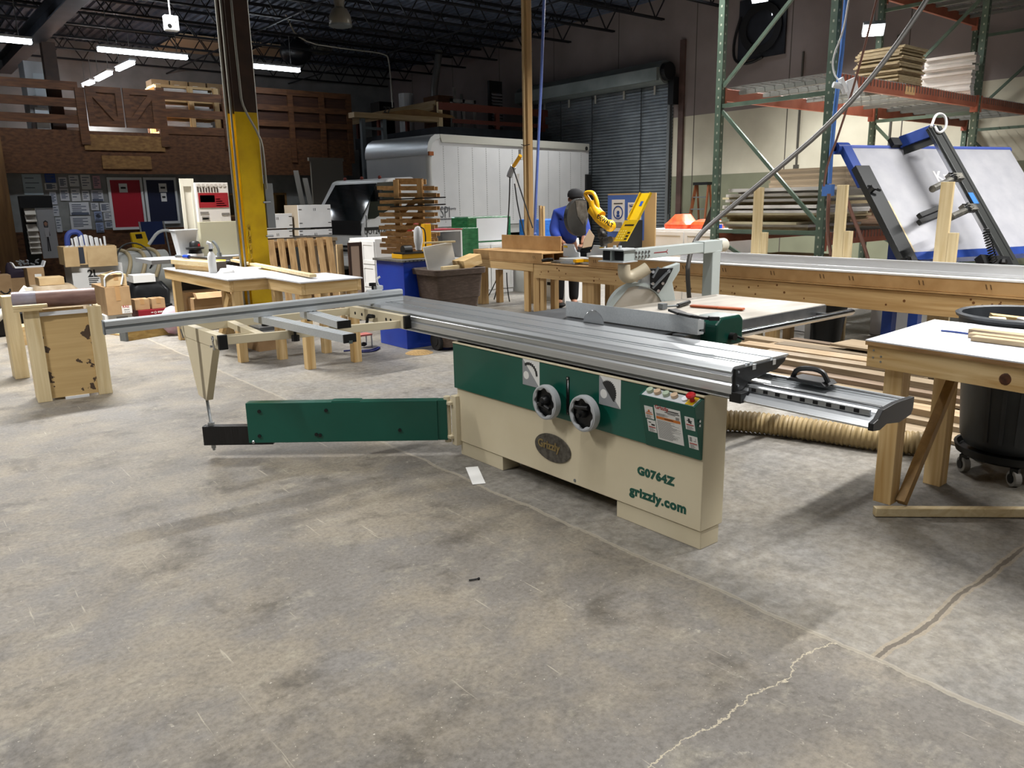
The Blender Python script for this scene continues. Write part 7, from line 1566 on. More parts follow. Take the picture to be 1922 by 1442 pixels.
# things under the table
c = stand(360, 430, 560, 11.2, 0, .5); c = cbox(357, 371, 432, 566, 590); c = (c[0], 10.35+.0, 0, c[0]+.75, 10.44, .3)
cU = cbox(352, 376, 432, 561, at=(3.0, 10.15)); cU = (3.1, 10.33, 0, 3.6, 10.56, vz(566, 3.0, 10.05)); t = carton('open carton with white label standing under the long white table', cU, CARD, None, False); lab_(t, cU, .03, .2, .2, .6)
mk('carton_flap', MB().obox((cU[0]+.32, cU[1]-.02, cU[5]+.035), (.3, 0, 0), (0, -.05, .0), (0, .03, .03)), CARD, t)
carton('tilted carton leaning on the open one under the long white table', (3.08, 10.57, 0, 3.5, 10.82, .48), CARD, None, False)
solo('plastic_bag', 'crumpled clear plastic bag with red print under the white table', 'bag', MB().ball((2.78, 10.18, .19), .18, 12, (.8, .6, 1.0)), M('plastic_bag_film', 'B8B4BC', .3, 0, 'C89AA4', 6, bump=.6, trans=.2), smooth=True)
for k in range(5):
    solo('magazine', 'grey-edged magazine in the pile behind the table leg', 'magazine', MB().box((3.15+.01*(k % 2), 8.3, .12+k*.034), (3.36+.01*(k % 3), 8.62, .12+k*.034+.03)), [GREYL, GREYD][k % 2], 'magazines under the white table')
solo('small_crate', 'brown box under the magazines behind the table leg', 'box', MB().box((3.12, 8.28, 0), (3.4, 8.66, .118)), CARD)
# drum with hose coils and wet-floor sign
yF = 15.5; a_, b_ = py(222, 490, yF), py(300, 490, yF); cx_ = (a_[0]+b_[0])/2; zt = vz(462, cx_, yF); zb2_ = vz(525, cx_, yF)
dm = thing('dust_drum', 'grey fibre drum lying on its side with tan hose coiled over it', 'drum', (cx_, yF, 0)); rr = (zt-.25)/2
dz0 = rr+.02; R2 = min((zt-.1)/2, .62); ctr = Vector((cx_, yF+.3, R2+.005))
mk('drum_shell', MB().cyl(ctr-Vector((.75, 0, 0)), ctr+Vector((.55, 0, 0)), R2, n=36), M('drum_grey', '9A9C98', .5, 0, '8A8C88', 3), dm, smooth=True, bev=.02)
for k in range(4):
    pts = [ctr+Vector((-.5+.25*k+.1*math.sin(t*2), -(R2+.03)*math.cos(t), (R2+.03)*math.sin(t))) for t in [math.radians(-10+20*i) for i in range(11)]]
    mk('hose_coil', MB().tube(pts, .035, 8, smooth=1), M('tan_hose', 'A09272', .5), dm, smooth=True)
mk('black_cable_loop', MB().tube([ctr+Vector((-.1+.3*math.cos(t), -R2-.05+.12*abs(math.sin(t)), .25+.3*math.sin(t))) for t in [2*math.pi*i/24 for i in range(25)]], .014, 6), BLACK, dm, smooth=True)
yG = 16.6; p0_ = py(252, 474, yG); zt = vz(437, p0_[0]-.05, yG)
ws = thing('wet_floor_sign', 'yellow wet-floor sign tilted before the grey drum', 'sign', (p0_[0], yG, zt-.6)); tl_ = Vector((py(245, 440, yG)[0], yG, zt)); uX = Vector((1, 0, .04)).normalized(); uD = Vector((.16, 0, -1)).normalized(); w_ = .27; h_ = .75
def S2(u, v, d=0): return tl_+uX*w_*u+uD*h_*v+Vector((0, -d, 0))
sgn = mk('sign_panel', MB().prism([(0, 0), (w_, 0), (w_*1.12, h_), (-w_*.12, h_), (0, .0)][:4], tl_, uX, uD, (0, .02, 0)), YEL, ws, bev=.004)
mk('sign_hole', MB().prism([(.28, .05), (.72, .05), (.72, .17), (.28, .17)], tl_-Vector((0, .002, 0)), uX*w_, uD*h_, (0, .0015, 0)), DARK, sgn)
mb = MB()
for k in range(2): mb.prism([(.3, .46+k*.06), (.72, .46+k*.06), (.72, .5+k*.06), (.3, .5+k*.06)], tl_-Vector((0, .002, 0)), uX*w_, uD*h_, (0, .0015, 0))
for k in range(7):
    for u in (.08, .88): mb.prism([(u, .4+k*.07), (u+.07, .42+k*.07), (u+.07, .45+k*.07), (u, .43+k*.07)], tl_-Vector((0, .002, 0)), uX*w_, uD*h_, (0, .0015, 0))
mb.prism([(.45, .68), (.53, .68), (.53, .73), (.45, .73)], tl_-Vector((0, .002, 0)), uX*w_, uD*h_, (0, .0015, 0)); mb.prism([(.4, .75), (.52, .74), (.62, .82), (.5, .86), (.58, .95), (.44, .9), (.36, .95), (.42, .84)], tl_-Vector((0, .002, 0)), uX*w_, uD*h_, (0, .0015, 0))
mk('sign_print', mb, SKB, sgn); text('sign_word', 'CAUTION', .052, S2(.14, .44, .003), uX, -uD, SKB, sgn, .0004)
mk('rear_leaf', MB().prism([(0, .02), (w_, .02), (w_*1.12, h_), (-w_*.12, h_)], tl_+Vector((0, .05, 0)), uX, (uD+Vector((0, .2, 0))), (0, .02, 0)), YEL, ws)
solo('sign_pile_crate', 'tan storage crate under the yellow wet-floor sign', 'crate', MB().box((tl_.x-.1, yG-.1, 0), (tl_.x+.45, yG+.3, max(zt-h_-.02, .1))), CARD2, bev=.004)
solo('tubing_tangle', 'tangle of grey tubing lying above the drum by the blue chair', 'tubing', MB().tube([ctr+Vector((.3, .1, R2+.1)), ctr+Vector((.5, .0, R2+.38)), ctr+Vector((.8, -.1, R2+.3)), ctr+Vector((.9, -.1, R2+.1)), ctr+Vector((1.2, 0, R2+.1))], .03, 8, smooth=2), GREYL, smooth=True)
# far-left heap
yH = 15.6
c = stand(-12, 20, 517, yH, 0, .4); c = (c[0], yH, 0, c[3], yH+.4, c[5]); t = carton('brown carton with a curved black arrow mark at the picture edge', c, CARD, None, False)
sm = [(.25+.6*i/12, .34-.1*math.sin(math.pi*i/12)) for i in range(13)]; mk('curved_arrow_print', MB().tube([(c[0]+(c[3]-c[0])*u, yH-.004, c[5]*(v+.15)) for u, v in sm], .012, 6).bar((c[0]+(c[3]-c[0])*.87, yH-.004, c[5]*.52), (c[0]+(c[3]-c[0])*.78, yH-.004, c[5]*.53), .01, .02), SKB, t)
c = stand(18, 56, 522, yH+.5, 0, .4); carton('plain brown carton beside the arrow-marked carton', c, CARD, None, False); zt1 = c[5]+.003
JUNK = M('junk_grey_red', '55535A', .6, 0, '7A4A4C', 5, lo=.45, hi=.6)
o_ = Vector(((c[0]+c[3])/2-.25, yH+.7, zt1))
for i, (dx, dz_, r, m, lb) in enumerate(((-.22, .12, .15, JUNK, 'dusty grey bundle on the plain brown carton, under the dark rag'), (.2, .1, .12, M('dark_rag', '2A2030', .8), 'dark purple rag draped on the cartons by the timber post'), (-.6, .14, .1, M('red_rag', '8E3A34', .8), 'faded red cloth bundle at the picture edge above the arrow-marked carton'))):
    m_ = loft([rrect(o_.x+dx, o_.y, o_.z, r*1.2, r, r*.6), rrect(o_.x+dx+.03, o_.y, o_.z+dz_, r*1.3, r*1.1, r*.7), rrect(o_.x+dx-.04, o_.y, o_.z+dz_*2, r*.6, r*.5, r*.3), rrect(o_.x+dx-.06, o_.y, o_.z+dz_*2.6, r*.2, r*.2, r*.1)], True, True); solo('cloth_bundle', lb, 'cloth', m_, m, 'cloth bundles on the cartons', smooth=True)
yI = 14.6; c = stand(50, 82, 503, yI, 0, .4); t = carton('worn carton with white label holding a wire tray', c, CARD, None, False); lab_(t, c, .4, .55, .8, .85)
tr0 = Vector(((c[0]+c[3])/2-.06, yI+.1, c[5]+.003)); tw = thing('wire_tray', 'white tray of metal bits tilted on the worn carton', 'tray', tuple(tr0))
mk('tray_shell', MB().prism([(-.2, .0), (.2, 0), (.24, .09), (.22, .09), (.19, .015), (-.19, .015), (-.22, .09), (-.24, .09)], tr0-Vector((0, .0, 0)), (1, 0, .0), (0, 0, 1), (0, .25, 0)), WHITE2, tw)
mb = MB()
for k in range(14): q = tr0+Vector((random.uniform(-.15, .15), random.uniform(.03, .22), random.uniform(.04, .1))); mb.bar(q, q+Vector((random.uniform(-.06, .06), random.uniform(-.04, .04), .02)), .02, .02)
stuff(mk('metal_bits', mb, M('metal_bits', '6E7072', .4, .6), tw))
yJ = 13.6; c = stand(72, 120, 521, yJ, 0, .35); zt = c[5]; zl = vz(537, c[0], yJ); carton('long flat carton with faint print lying on bagged goods', (c[0], yJ, zl, c[3], yJ+.35, zt), CARD2, None, False)
solo('bagged_goods', 'clear bag of tan goods under the long flat carton', 'bag', loft([rrect((c[0]+c[3])/2+.05, yJ+.15, .005, .42, .28, .1), rrect((c[0]+c[3])/2+.05, yJ+.15, zl*.6, .4, .26, .12), rrect((c[0]+c[3])/2, yJ+.15, zl-.003, .26, .2, .08)], True, True), M('bag_tan_film', '9A876C', .35, 0, 'B4A48C', 7, bump=.4), smooth=True)
yK = 11.6; g0 = [py(x, y, yK) for x, y in ((-8, 600), (15, 578), (40, 555), (52, 540))]
PVC = M('white_pipe', 'CFCBC0', .4)
solo('plastic_pipe', 'white plastic pipe with joints leaning on the clutter beside the pine crate', 'pipe', MB().tube(g0, .05, 12).tube([py(52, 540, yK), py(53, 560, yK), py(50, 580, yK)], .06, 12), PVC, smooth=True)
solo('pipe_stand', 'dark crate under the white plastic pipe', 'crate', MB().box((g0[1][0]-.5, yK+.08, 0), (g0[3][0]+.15, yK+.5, g0[1][2]-.1)), BLACK, bev=.01)
c = stand(2, 20, 600, yK-.4, 0, .3); solo('wood_block', 'short wooden block on the floor behind the pine crate post', 'block', MB().box((c[0], yK-.9, 0), (c[0]+.35, yK-.6, .22)), PX, bev=.003)
# ------------------------------------------------------------------ pine crate with plywood panel, roll and scraps
K0 = Vector(pz(72, 757, 0)); K1 = Vector(pz(212, 738, 0)); kd = (K1-K0).normalized(); kn = Vector((-kd.y, kd.x, 0)); kw = (K1-K0).length; kh = (vz(583, K0.x, K0.y)+vz(576, K1.x, K1.y))/2
pc = thing('pine_crate', 'pine frame crate with scraped plywood panel and paper roll on top', 'crate', tuple(K0))
def kb_(u0, u1, v0, v1, n0, n1): m = MB(); c = K0+kd*((u0+u1)/2)+kn*((n0+n1)/2); return m.obox(c+Vector((0, 0, (v0+v1)/2)), kd*(u1-u0)/2, kn*(n1-n0)/2, (0, 0, (v1-v0)/2))
for u0, u1 in ((0, .105), (kw-.105, kw)): mk('corner_post', kb_(u0, u1, 0, kh, 0, .05), PGZ, pc, bev=.003); mk('post_flange', kb_(u0 if u0 == 0 else u1-.04, u0+.04 if u0 == 0 else u1, 0, kh-.005, .051, .28), PGZ, pc, bev=.003)
def scraped():
    m = bpy.data.materials.new('scraped_plywood'); m.use_nodes = True; nt = m.node_tree; N = nt.nodes; L = nt.links; b = N['Principled BSDF']; tc = N.new('ShaderNodeTexCoord')
    n1 = N.new('ShaderNodeTexNoise'); n1.inputs['Scale'].default_value = 9; n1.inputs['Detail'].default_value = 4; mp = N.new('ShaderNodeMapping'); mp.inputs['Location'].default_value = (.3, 0, .2); L.new(tc.outputs['Object'], mp.inputs[0]); L.new(mp.outputs[0], n1.inputs['Vector'])
    r1 = N.new('ShaderNodeValToRGB'); r1.color_ramp.interpolation = 'CONSTANT'; r1.color_ramp.elements[1].position = .63; r1.color_ramp.elements[0].color = (0, 0, 0, 1); L.new(n1.outputs['Fac'], r1.inputs[0])
    n2 = N.new('ShaderNodeTexNoise'); n2.inputs['Scale'].default_value = 2; m2 = N.new('ShaderNodeMapping'); m2.inputs['Scale'].default_value = (1, 1, 30); L.new(tc.outputs['Object'], m2.inputs[0]); L.new(m2.outputs[0], n2.inputs['Vector'])
    r2 = N.new('ShaderNodeValToRGB'); r2.color_ramp.elements[0].color = lin('B0925E'); r2.color_ramp.elements[1].color = lin('CBAE7C'); L.new(n2.outputs['Fac'], r2.inputs[0])
    x = N.new('ShaderNodeMix'); x.data_type = 'RGBA'; L.new(r1.outputs[0], x.inputs['Factor']); L.new(r2.outputs[0], x.inputs[6]); x.inputs[7].default_value = lin('4A3A2C'); L.new(x.outputs[2], b.inputs['Base Color']); b.inputs['Roughness'].default_value = .6; return m
mk('plywood_panel', kb_(.106, kw-.106, .02, kh-.05, .02, .035), scraped(), pc)
mk('white_strip', kb_(.106, kw-.106, kh-.049, kh-.02, .0, .04).mat(0), WHITE2, pc); mk('white_strip', kb_(.2, kw-.18, .0, .02, .0, .02), WHITE2, pc); mk('rear_board', kb_(.106, kw-.106, 0, kh-.02, .26, .28), PGX, pc)
J0 = Vector(pz(34, 712, 0)); 
solo('timber_stack', 'narrow upright pine bundle standing behind the pine crate', 'timber', MB().box((J0.x-.02, J0.y, 0), (J0.x+.1, J0.y+.04, kh+.02)).box((J0.x-.02, J0.y+.042, 0), (J0.x+.1, J0.y+.2, kh+.02)), PGZ, bev=.003)
rz_ = kh+.076; ra = K0+kd*-.06+kn*.16+Vector((0, 0, rz_+.0)); rb_ = K0+kd*(kw-.02)+kn*.1+Vector((0, 0, rz_+.0))
rl = thing('paper_roll', 'brown paper-wrapped roll lying across the top of the pine crate', 'roll', tuple(ra)); rdir = (rb_-ra).normalized()
mk('roll_paper', MB().lathe([(.055, 0), (.07, 0), (.07, (rb_-ra).length), (.058, (rb_-ra).length), (.055, 0)], ra, rdir, 28), M('brown_paper', '8A6C62', .45, 0, '6A4E48', 5, (1, 1, 4), bump=.3), rl, smooth=True)
mk('film_wrap', MB().lathe([(.072, .0), (.073, .02), (.072, .17), (.0715, .17)], ra, rdir, 28), M('blue_grey_film', '8E8E9C', .3, 0, '7A6A6E', 6), rl, smooth=True)
s_ = K0+Vector((0, 0, kh+.002))
for i, lb in enumerate(('lower of two short pine scraps on the crate corner', 'upper of two short pine scraps on the crate corner')):
    solo('pine_scrap', lb, 'scrap wood', MB().obox(s_+kd*(.03+.02*i)-kn*.0+Vector((0, 0, .012+i*.025)), kd*(.1+.02*i), kn*.035, (0, 0, .0115)), PGX, 'scraps on the pine crate', bev=.002)
# beams on the floor beyond
a_, b_ = Vector(pz(236, 640, 0)), Vector(pz(345, 622, 0)); dd2 = (b_-a_).normalized()
bm = thing('floor_beam', 'squared pine beam with metal-capped end lying on the floor under the fence', 'beam', tuple(a_)); mk('beam_timber', MB().bar(a_+Vector((0, 0, .06)), b_+dd2*.1+Vector((0, 0, .06)), .12, .118), wood('beam_pine_x', 'C8AA6A', '9C7C44', 'x'), bm, bev=.003); mk('metal_cap', MB().bar(a_-dd2*.03+Vector((0, 0, .06)), a_-dd2*.001+Vector((0, 0, .06)), .13, .125), GREYD, bm)
a_, b_ = Vector(pz(192, 627, 0)), Vector(pz(232, 632, 0)); solo('floor_strip', 'thin drilled pine strip on the floor before the metal-capped beam', 'strip', MB().bar(a_+Vector((0, .12, .012)), b_+Vector((.0, .12, .012)), .06, .02), PX)
# ================================================================== NOTICE WALL
YW = MY+.292
def wq_(x0, y0, x1, y1, d=0.): p, q = py(x0, y0, YW), py(x1, y1, YW); zt_, zb_ = vz(y0, p[0], YW), vz(y1, p[0], YW); return (p[0], q[0], zb_, zt_)
PL = [(40, 327, 82, 366, 'B4C4CC', 'pale blue poster sheet, topmost beside the timber post'), (83, 326, 105, 343, '2A4A94', 'blue notice at the top of the paper wall'), (83, 344, 108, 357, 'D0D0D2', 'white notice below the blue one'), (109, 333, 127, 352, 'CFCFD4', 'white notice, first in the top row beside the blue notice'), (128, 329, 149, 350, 'D0D0D0', 'white notice, middle of the top row'), (150, 328, 172, 356, 'D4D4D2', 'tall white notice beside the pink sheet'), (173, 330, 190, 354, 'C49AA4', 'pink sheet at the end of the top row of notices'), (111, 354, 131, 377, 'C8C8CE', 'white notice, first in the second row'), (132, 354, 152, 378, 'CCCCCE', 'white notice, second in the second row'), (153, 358, 169, 377, 'CECED2', 'white notice, third in the second row'), (170, 357, 195, 378, 'C2C2CA', 'white notice with dark footer ending the second row'), (92, 360, 108, 384, 'BFC2CC', 'white notice beside the display stand, upper of its column'), (98, 386, 112, 406, 'BCBFC6', 'white notice beside the display stand, middle of its column'), (103, 408, 118, 436, 'B8BCC2', 'white notice beside the display stand, lowest of its column'), (129, 380, 169, 404, 'D0D2D8', 'wide white notice with small print over another wide one'), (131, 406, 173, 431, 'CED0D4', 'wide white notice, lowest on the paper wall'), (170, 381, 186, 395, 'C8CAD0', 'small white notice above the blue-framed sheets'), (176, 397, 193, 416, '8E9CBC', 'blue-framed notice with round mark'), (179, 418, 196, 437, '8E9CBC', 'blue-framed notice, lower one'), (187, 381, 208, 398, 'CCCED2', 'white notice by the red board, upper'), (194, 399, 212, 414, 'CCCED2', 'white notice by the red board, middle'), (197, 416, 214, 428, 'BCC2CC', 'white notice by the red board, lower')]
for i, (x0, y0, x1, y1, col, lb) in enumerate(PL):
    a_, b_, z0, z1 = wq_(x0, y0, x1, y1); t = thing('wall_notice', lb, 'notice', (a_, YW, z0), 'notices on the partition')
    s = mk('sheet', MB().box((a_, YW-.006-.002*(i % 3), z0), (b_, YW-.003, z1)), M('sheet_'+col, col, .55), t)
    mb = MB(); yy = YW-.0075-.002*(i % 3); n = 3+i % 4
    for k in range(n): zk_ = z1-(z1-z0)*(.18+.7*k/n); mb.box((a_+(b_-a_)*.12, yy, zk_-.012), (a_+(b_-a_)*(.6+.25*((i+k) % 2)), yy+.001, zk_+.006))
    if i in (10, 17, 18, 14): mb.box((a_+(b_-a_)*.05, yy, z0+(z1-z0)*.0), (b_-(b_-a_)*.05, yy+.001, z0+(z1-z0)*.2))
    if i == 17: mb.lathe([(.001, 0), ((b_-a_)*.3, 0)], ((a_+b_)/2, yy, z0+(z1-z0)*.55), (0, -1, 0), 16)
    mk('sheet_print', mb, M('notice_ink', '5A6274', .7), t)
for (x0, y0, x1, y1, col, lb, cap) in ((205, 338, 272, 427, '9E1428', 'white-framed red planning board on the partition', 1), (273, 338, 334, 416, '141C38', 'white-framed navy planning board beside the red one', 2)):
    a_, b_, z0, z1 = wq_(x0, y0, x1, y1); t = thing('planning_board', lb, 'board', (a_, YW, z0), 'planning boards')
    mk('board_field', MB().box((a_, YW-.012, z0), (b_, YW-.004, z1)), M('board_'+col, col, .5), t)
    mk('board_frame', MB().box((a_-.06, YW-.03, z0-.06), (a_-.001, YW-.004, z1+.06)).box((b_+.001, YW-.03, z0-.06), (b_+.05, YW-.004, z1+.06)).box((a_, YW-.03, z1+.001), (b_, YW-.004, z1+.06)).box((a_, YW-.03, z0-.06), (b_, YW-.004, z0-.001)), WHITE2, t)
    for k in range(cap):
        w_ = (b_-a_)*(.28 if k == 0 else .2); xm = (a_+b_)/2+(.05 if cap == 2 else -.05); zc_ = z1-.18-.22*k
        l_ = mk('board_caption', MB().box((xm-w_/2, YW-.016, zc_-.1), (xm+w_/2, YW-.013, zc_+.1)), PAPER, t); mk('caption_print', MB().box((xm-w_*.3, YW-.018, zc_-.02), (xm+w_*.3, YW-.017, zc_+.025)), SKB, l_)
# sample display stand with picture panel
YS = 19.4; a_, m_, b_ = py(36, 370, YS)[0], py(63, 370, YS)[0], py(96, 370, YS)[0]; zt = vz(368, a_, YS)
ds = thing('display_stand', 'black display stand with tilted sample tiles and a tall picture panel', 'display stand', (a_, YS, 0))
mk('stand_frame', MB().box((a_, YS+.1, 0), (m_, YS+.25, zt)).box((m_, YS, 0), (b_+.05, YS+.25, .12)), BLACK, ds)
mk('header_board', MB().box((a_, YS-.02, zt-.25), (b_, YS+.1, zt)), M('black_header', '101418', .5), ds)
for k, y in enumerate((397, 410, 428, 440, 450, 460, 470)):
    z = vz(y, a_+.2, YS); mk('sample_tile', MB().obox(((a_+m_)/2+.02, YS+.0, z), ((m_-a_)*.38, 0, 0), (0, .06, .07), (0, .008, -.008)), M('tile_cream', 'C4BEB4', .5), ds)
pn = mk('picture_panel', MB().box((m_+.01, YS-.01, .55), (b_, YS+.02, zt-.26)), M('picture_grey', 'A0A2A6', .5), ds)
mb = MB(); xm = m_+(b_-m_)*.45; z0 = .7; hh = zt-.5-z0
mb.mat(0).prism([(-.05, 0), (-.02, .45), (-.07, .5), (-.06, .78), (.06, .78), (.09, .5), (.03, .45), (.05, 0), (.01, 0), (0, .38), (-.02, 0)], (xm, YS-.013, z0), (hh*.9, 0, 0), (0, 0, hh), (0, .002, 0)); mb.mat(1).prism([(-.06, .46), (.06, .46), (.08, .76), (-.08, .76)], (xm, YS-.015, z0), (hh*.9, 0, 0), (0, 0, hh), (0, .002, 0)); mb.mat(2).ball((xm, YS-.016, z0+hh*.88), hh*.07, 12, (.8, .05, 1)); mb.mat(0).prism([(-.06, .78), (-.07, .94), (0, .99), (.07, .94), (.06, .78), (.04, .78), (.04, .93), (-.04, .93), (-.04, .78)], (xm, YS-.017, z0), (hh*.9, 0, 0), (0, 0, hh), (0, .002, 0))
mk('printed_figure', mb, [M('figure_dark', '26222A', .6), M('figure_shirt', 'B0B0B4', .6), M('figure_skin', 'A07A66', .6)], pn)
fcx = py(287, 418, 18.6)[0]; fc_ = thing('folding_chair', 'blue folding chair with grey frame standing before the navy board', 'chair', (fcx, 18.6, 0)); zt = vz(416, fcx, 18.6)
mk('chair_back', MB().box((fcx-.25, 18.6, zt-.5), (fcx+.2, 18.63, zt)), M('chair_blue', '1E3A78', .5), fc_); mk('chair_seat', MB().box((fcx-.25, 18.2, .44), (fcx+.2, 18.58, .47)), M('chair_blue', '1E3A78'), fc_)
for xx in (fcx-.28, fcx+.23): mk('chair_frame', MB().bar((xx, 18.62, zt), (xx, 18.25, 0), .03, .03).bar((xx, 18.25, .44), (xx, 18.75, 0), .03, .03), ZINC, fc_)
# ================================================================== ON THE MEZZANINE
ZM = MZ1-.018
c = stand(43, 106, 116, 20.9, ZM, .7); wl_ = (max(c[0]-.0, 2.9), c[1], ZM, c[3], c[4], c[5])
tcb = thing('tall_cabinet', 'tall white cabinet with a paler door on the mezzanine', 'cabinet', wl_[:3]); mk('cabinet_body', bx(wl_), M('cabinet_grey_white', 'C8CED2', .4), tcb); mk('cabinet_door', MB().box((wl_[0]+.15, wl_[1]-.02, wl_[2]+.1), (wl_[3]-.02, wl_[1]-.001, wl_[5]-.25)), M('cabinet_door_pale', 'D8E4EA', .35), tcb)
c2_ = stand(60, 84, 205, 20.45, ZM, .4); carton('pale blue-white carton before the tall cabinet on the mezzanine', (c2_[0], 20.12, ZM, c2_[3], 20.28, c2_[5]), M('pale_carton', 'C4CCD2', .5), None, False)
c2_ = stand(116, 146, 206, 20.35, ZM, .4); carton('pale carton on the mezzanine by the gate post', c2_, M('pale_carton', 'C4CCD2'), None, False)
a_, b_ = py(292, 160, 20.6)[0], py(408, 160, 20.6)[0]; zt = vz(158, a_, 20.6)
sh = thing('crate_shelving', 'pale wood shelving on the mezzanine holding white panels', 'shelving', (a_, 20.6, ZM))
for xx in (a_, (a_+b_)/2, b_-.12): 
    for yy in (20.6, 21.4): mk('shelf_post', MB().box((xx, yy, ZM), (xx+.12, yy+.1, zt)), PZ, sh)
lv_ = [ZM+(zt-ZM)*f for f in (.06, .38, .7, .97)]
for z in lv_: mk('shelf', MB().box((a_+.121, 20.62, z), (b_-.121, 21.48, z+.06)), PX, sh) if 0 else mk('shelf', MB().box((a_, 20.72, z), (b_, 21.38, z+.06)), PX, sh)
for s_i, z in enumerate(lv_[:3]):
    for k in range(5): solo('white_slab', 'white panel lying flat on the crate shelving of the mezzanine', 'panel', MB().box((a_+.14+.03*(k % 2), 20.74, z+.062+k*.05), (b_-.16-.05*(k % 3), 21.3, z+.062+k*.05+.045)), WHITE, 'white panels on the crate shelving')
a2, b2 = py(282, 148, 21.7)[0], py(420, 158, 21.7)[0]; zt2_ = vz(148, a2, 21.7)
for k in range(4):
    xa = a2+(b2-a2)*k/4+.02; xb = a2+(b2-a2)*(k+1)/4-.02; t = carton('brown carton in the row above the crate shelving, %s' % ('nearest the gate', 'second from the gate', 'third from the gate', 'nearest the yellow column')[k], (xa, 21.7, zt2_-.5, xb, 22.2, zt2_), CARD, 'cartons behind the crate shelving', False); lab_(t, (xa, 21.7, zt2_-.5, xb, 22.2, zt2_), .2, .4, .5, .8)
bs = thing('back_shelf', 'tall dark shelf carrying brown cartons behind the crate shelving', 'shelf', (a2, 21.7, ZM)); mk('shelf_board', MB().box((a2-.05, 21.65, zt2_-.56), (b2+.05, 22.3, zt2_-.503)), BRN, bs)
for xx in (a2-.05, b2-.05): mk('shelf_post', MB().box((xx, 21.7, ZM), (xx+.1, 21.8, zt2_-.561)).box((xx, 22.15, ZM), (xx+.1, 22.25, zt2_-.561)), BRN, bs)
# ------------------------------------------------------------------ storage platform behind the truck
YPF = 17.0; PX1 = 11.5; zp_ = py(856, 239, YPF)[2]; zr_ = py(822, 193, YPF)[2]; xE = WX-.08; YPE = 21.4
pf = thing('storage_platform', 'raised storage platform against the wall behind the truck', 'platform', (PX1, YPF, 0))
mk('platform_deck', MB().box((PX1, YPF, zp_-.3), (xE, YPE, zp_)), M('deck_dark_blue', '2A3038', .6, 0, '20242A', 3), pf)
for x, yy in ((PX1+.05, YPF+.05), (xE-.25, YPF+.05), (PX1+.05, YPE-.2), (xE-.25, YPE-.2)): mk('steel_post', MB().box((x, yy, 0), (x+.12, yy+.12, zp_-.301)), M('post_bluegrey', '4C5458', .5, .4), pf)
RRB = M('rail_red_brown', '5C2C20', .7)
mk('top_rail', MB().box((PX1, YPF-.03, zr_-.16), (xE, YPF+.0, zr_+.02)), RRB, pf); mk('middle_rail', MB().box((PX1+.4, YPF-.03, zp_+.1), (xE, YPF+.0, zp_+.2)), RRB, pf)
for f in (0, .52, .98): mk('rail_post', MB().box((PX1+(xE-PX1-.12)*f, YPF+.001, zp_+.001), (PX1+(xE-PX1-.12)*f+.12, YPF+.08, zr_+.03)), [PGZ, RRB, RRB][int(f*2)], pf)
mk('side_board', MB().box((PX1-.03, YPF+.1, zr_-.05), (PX1+.0, YPE, zr_+.07)).box((PX1-.06, YPF+.15, zr_-.16), (PX1-.031, YPE, zr_-.02)), wood('deck_edge_y', 'A08A68', '80683F', 'y'), pf)
for yy in (18.5, 20., 21.2): mk('side_post', MB().box((PX1+.001, yy, zp_+.001), (PX1+.08, yy+.1, zr_)), RRB, pf)
fx0, fx1 = py(668, 250, 17.25)[0], py(707, 240, 17.25)[0]; zf = vz(224, fx0, 17.25)
rf_ = thing('rack_end_frame', 'blue-grey steel rack frame standing behind the truck roof', 'rack', (fx0, 16.95, 0))
for x in (fx0, fx1): mk('frame_post', MB().box((x, 16.95, 0), (x+.1, 17.05, zf)), M('post_bluegrey', '4C5458'), rf_)
for f in (.93, .68, .3): mk('frame_rung', MB().box((fx0+.101, 16.97, zf*f), (fx1-.001, 17.03, zf*f+.06)), M('post_bluegrey', '4C5458'), rf_)
a2_ = py(656, 226, 17.1); solo('timber_plank', 'pale timber plank lying from the rack frame to the platform edge', 'plank', MB().box((a2_[0], 16.86, zf+.004), (PX1-.08, 17.14, zf+.12)), wood('deck_edge_x', 'A08A68', '80683F', 'x'))
b1 = py(855, 228, 16.9)[0]; x1_ = fx1
n27 = thing('long_carton', 'long flattened brown carton marked 27 lying along the platform edge', 'carton', (x1_, 16.9, zf+.12))
zl = lambda y, xx: vz(y, xx, 16.9)
mk('carton_sheet', MB().prism([(0, zf+.122), (b1-x1_, zf+.122), (b1-x1_-.1, zl(217, b1)), (.9, zl(205, x1_+1)), (0, zl(211, x1_))], (x1_, 16.9, 0), (1, 0, 0), (0, 0, 1), (0, .04, 0)), M('old_cardboard', '7A5C34', .8, 0, '6A4E2C', 4), n27)
q = py(720, 221, 16.898); text('carton_number', '27', .2, (q[0], 16.897, zf+.15), (1, 0, -.05), (0, 0, 1), SKB, n27, .001, 1, .004)
Yg = YPF+.8
for i, (xa, xb, yt, lb) in enumerate(((846, 893, 185, 'white glazed window sash standing behind the platform rail'), (866, 872, 160, 'white trim length leaning on the wall above the platform'), (884, 889, 172, 'grey trim length leaning behind the window sash'))):
    A_, B_ = py(xa, yt, Yg)[0], py(xb, yt, Yg)[0]; zt = vz(yt, A_, Yg)
    if i == 0:
        t = thing('window_sash', lb, 'window sash', (A_, Yg, zp_)); mb = MB()
        for xx in (A_, (A_+B_)/2-.03, B_-.07): mb.box((xx, Yg, zp_+.002), (xx+.07, Yg+.04, zt))
        mb.box((A_, Yg, zt-.08), (B_, Yg+.04, zt)); mk('sash_frame', mb, M('sash_grey', '9A9A96', .6), t)
    else: solo('trim_length', lb, 'trim', MB().bar((A_, Yg+.2+.1*i, zp_+.03), (A_+.08, Yg+.35+.1*i, zt), .08, .03, (0, 1, 0)), M('trim_grey%d' % i, ('8E8E8A', '5E605E')[i-1], .6))
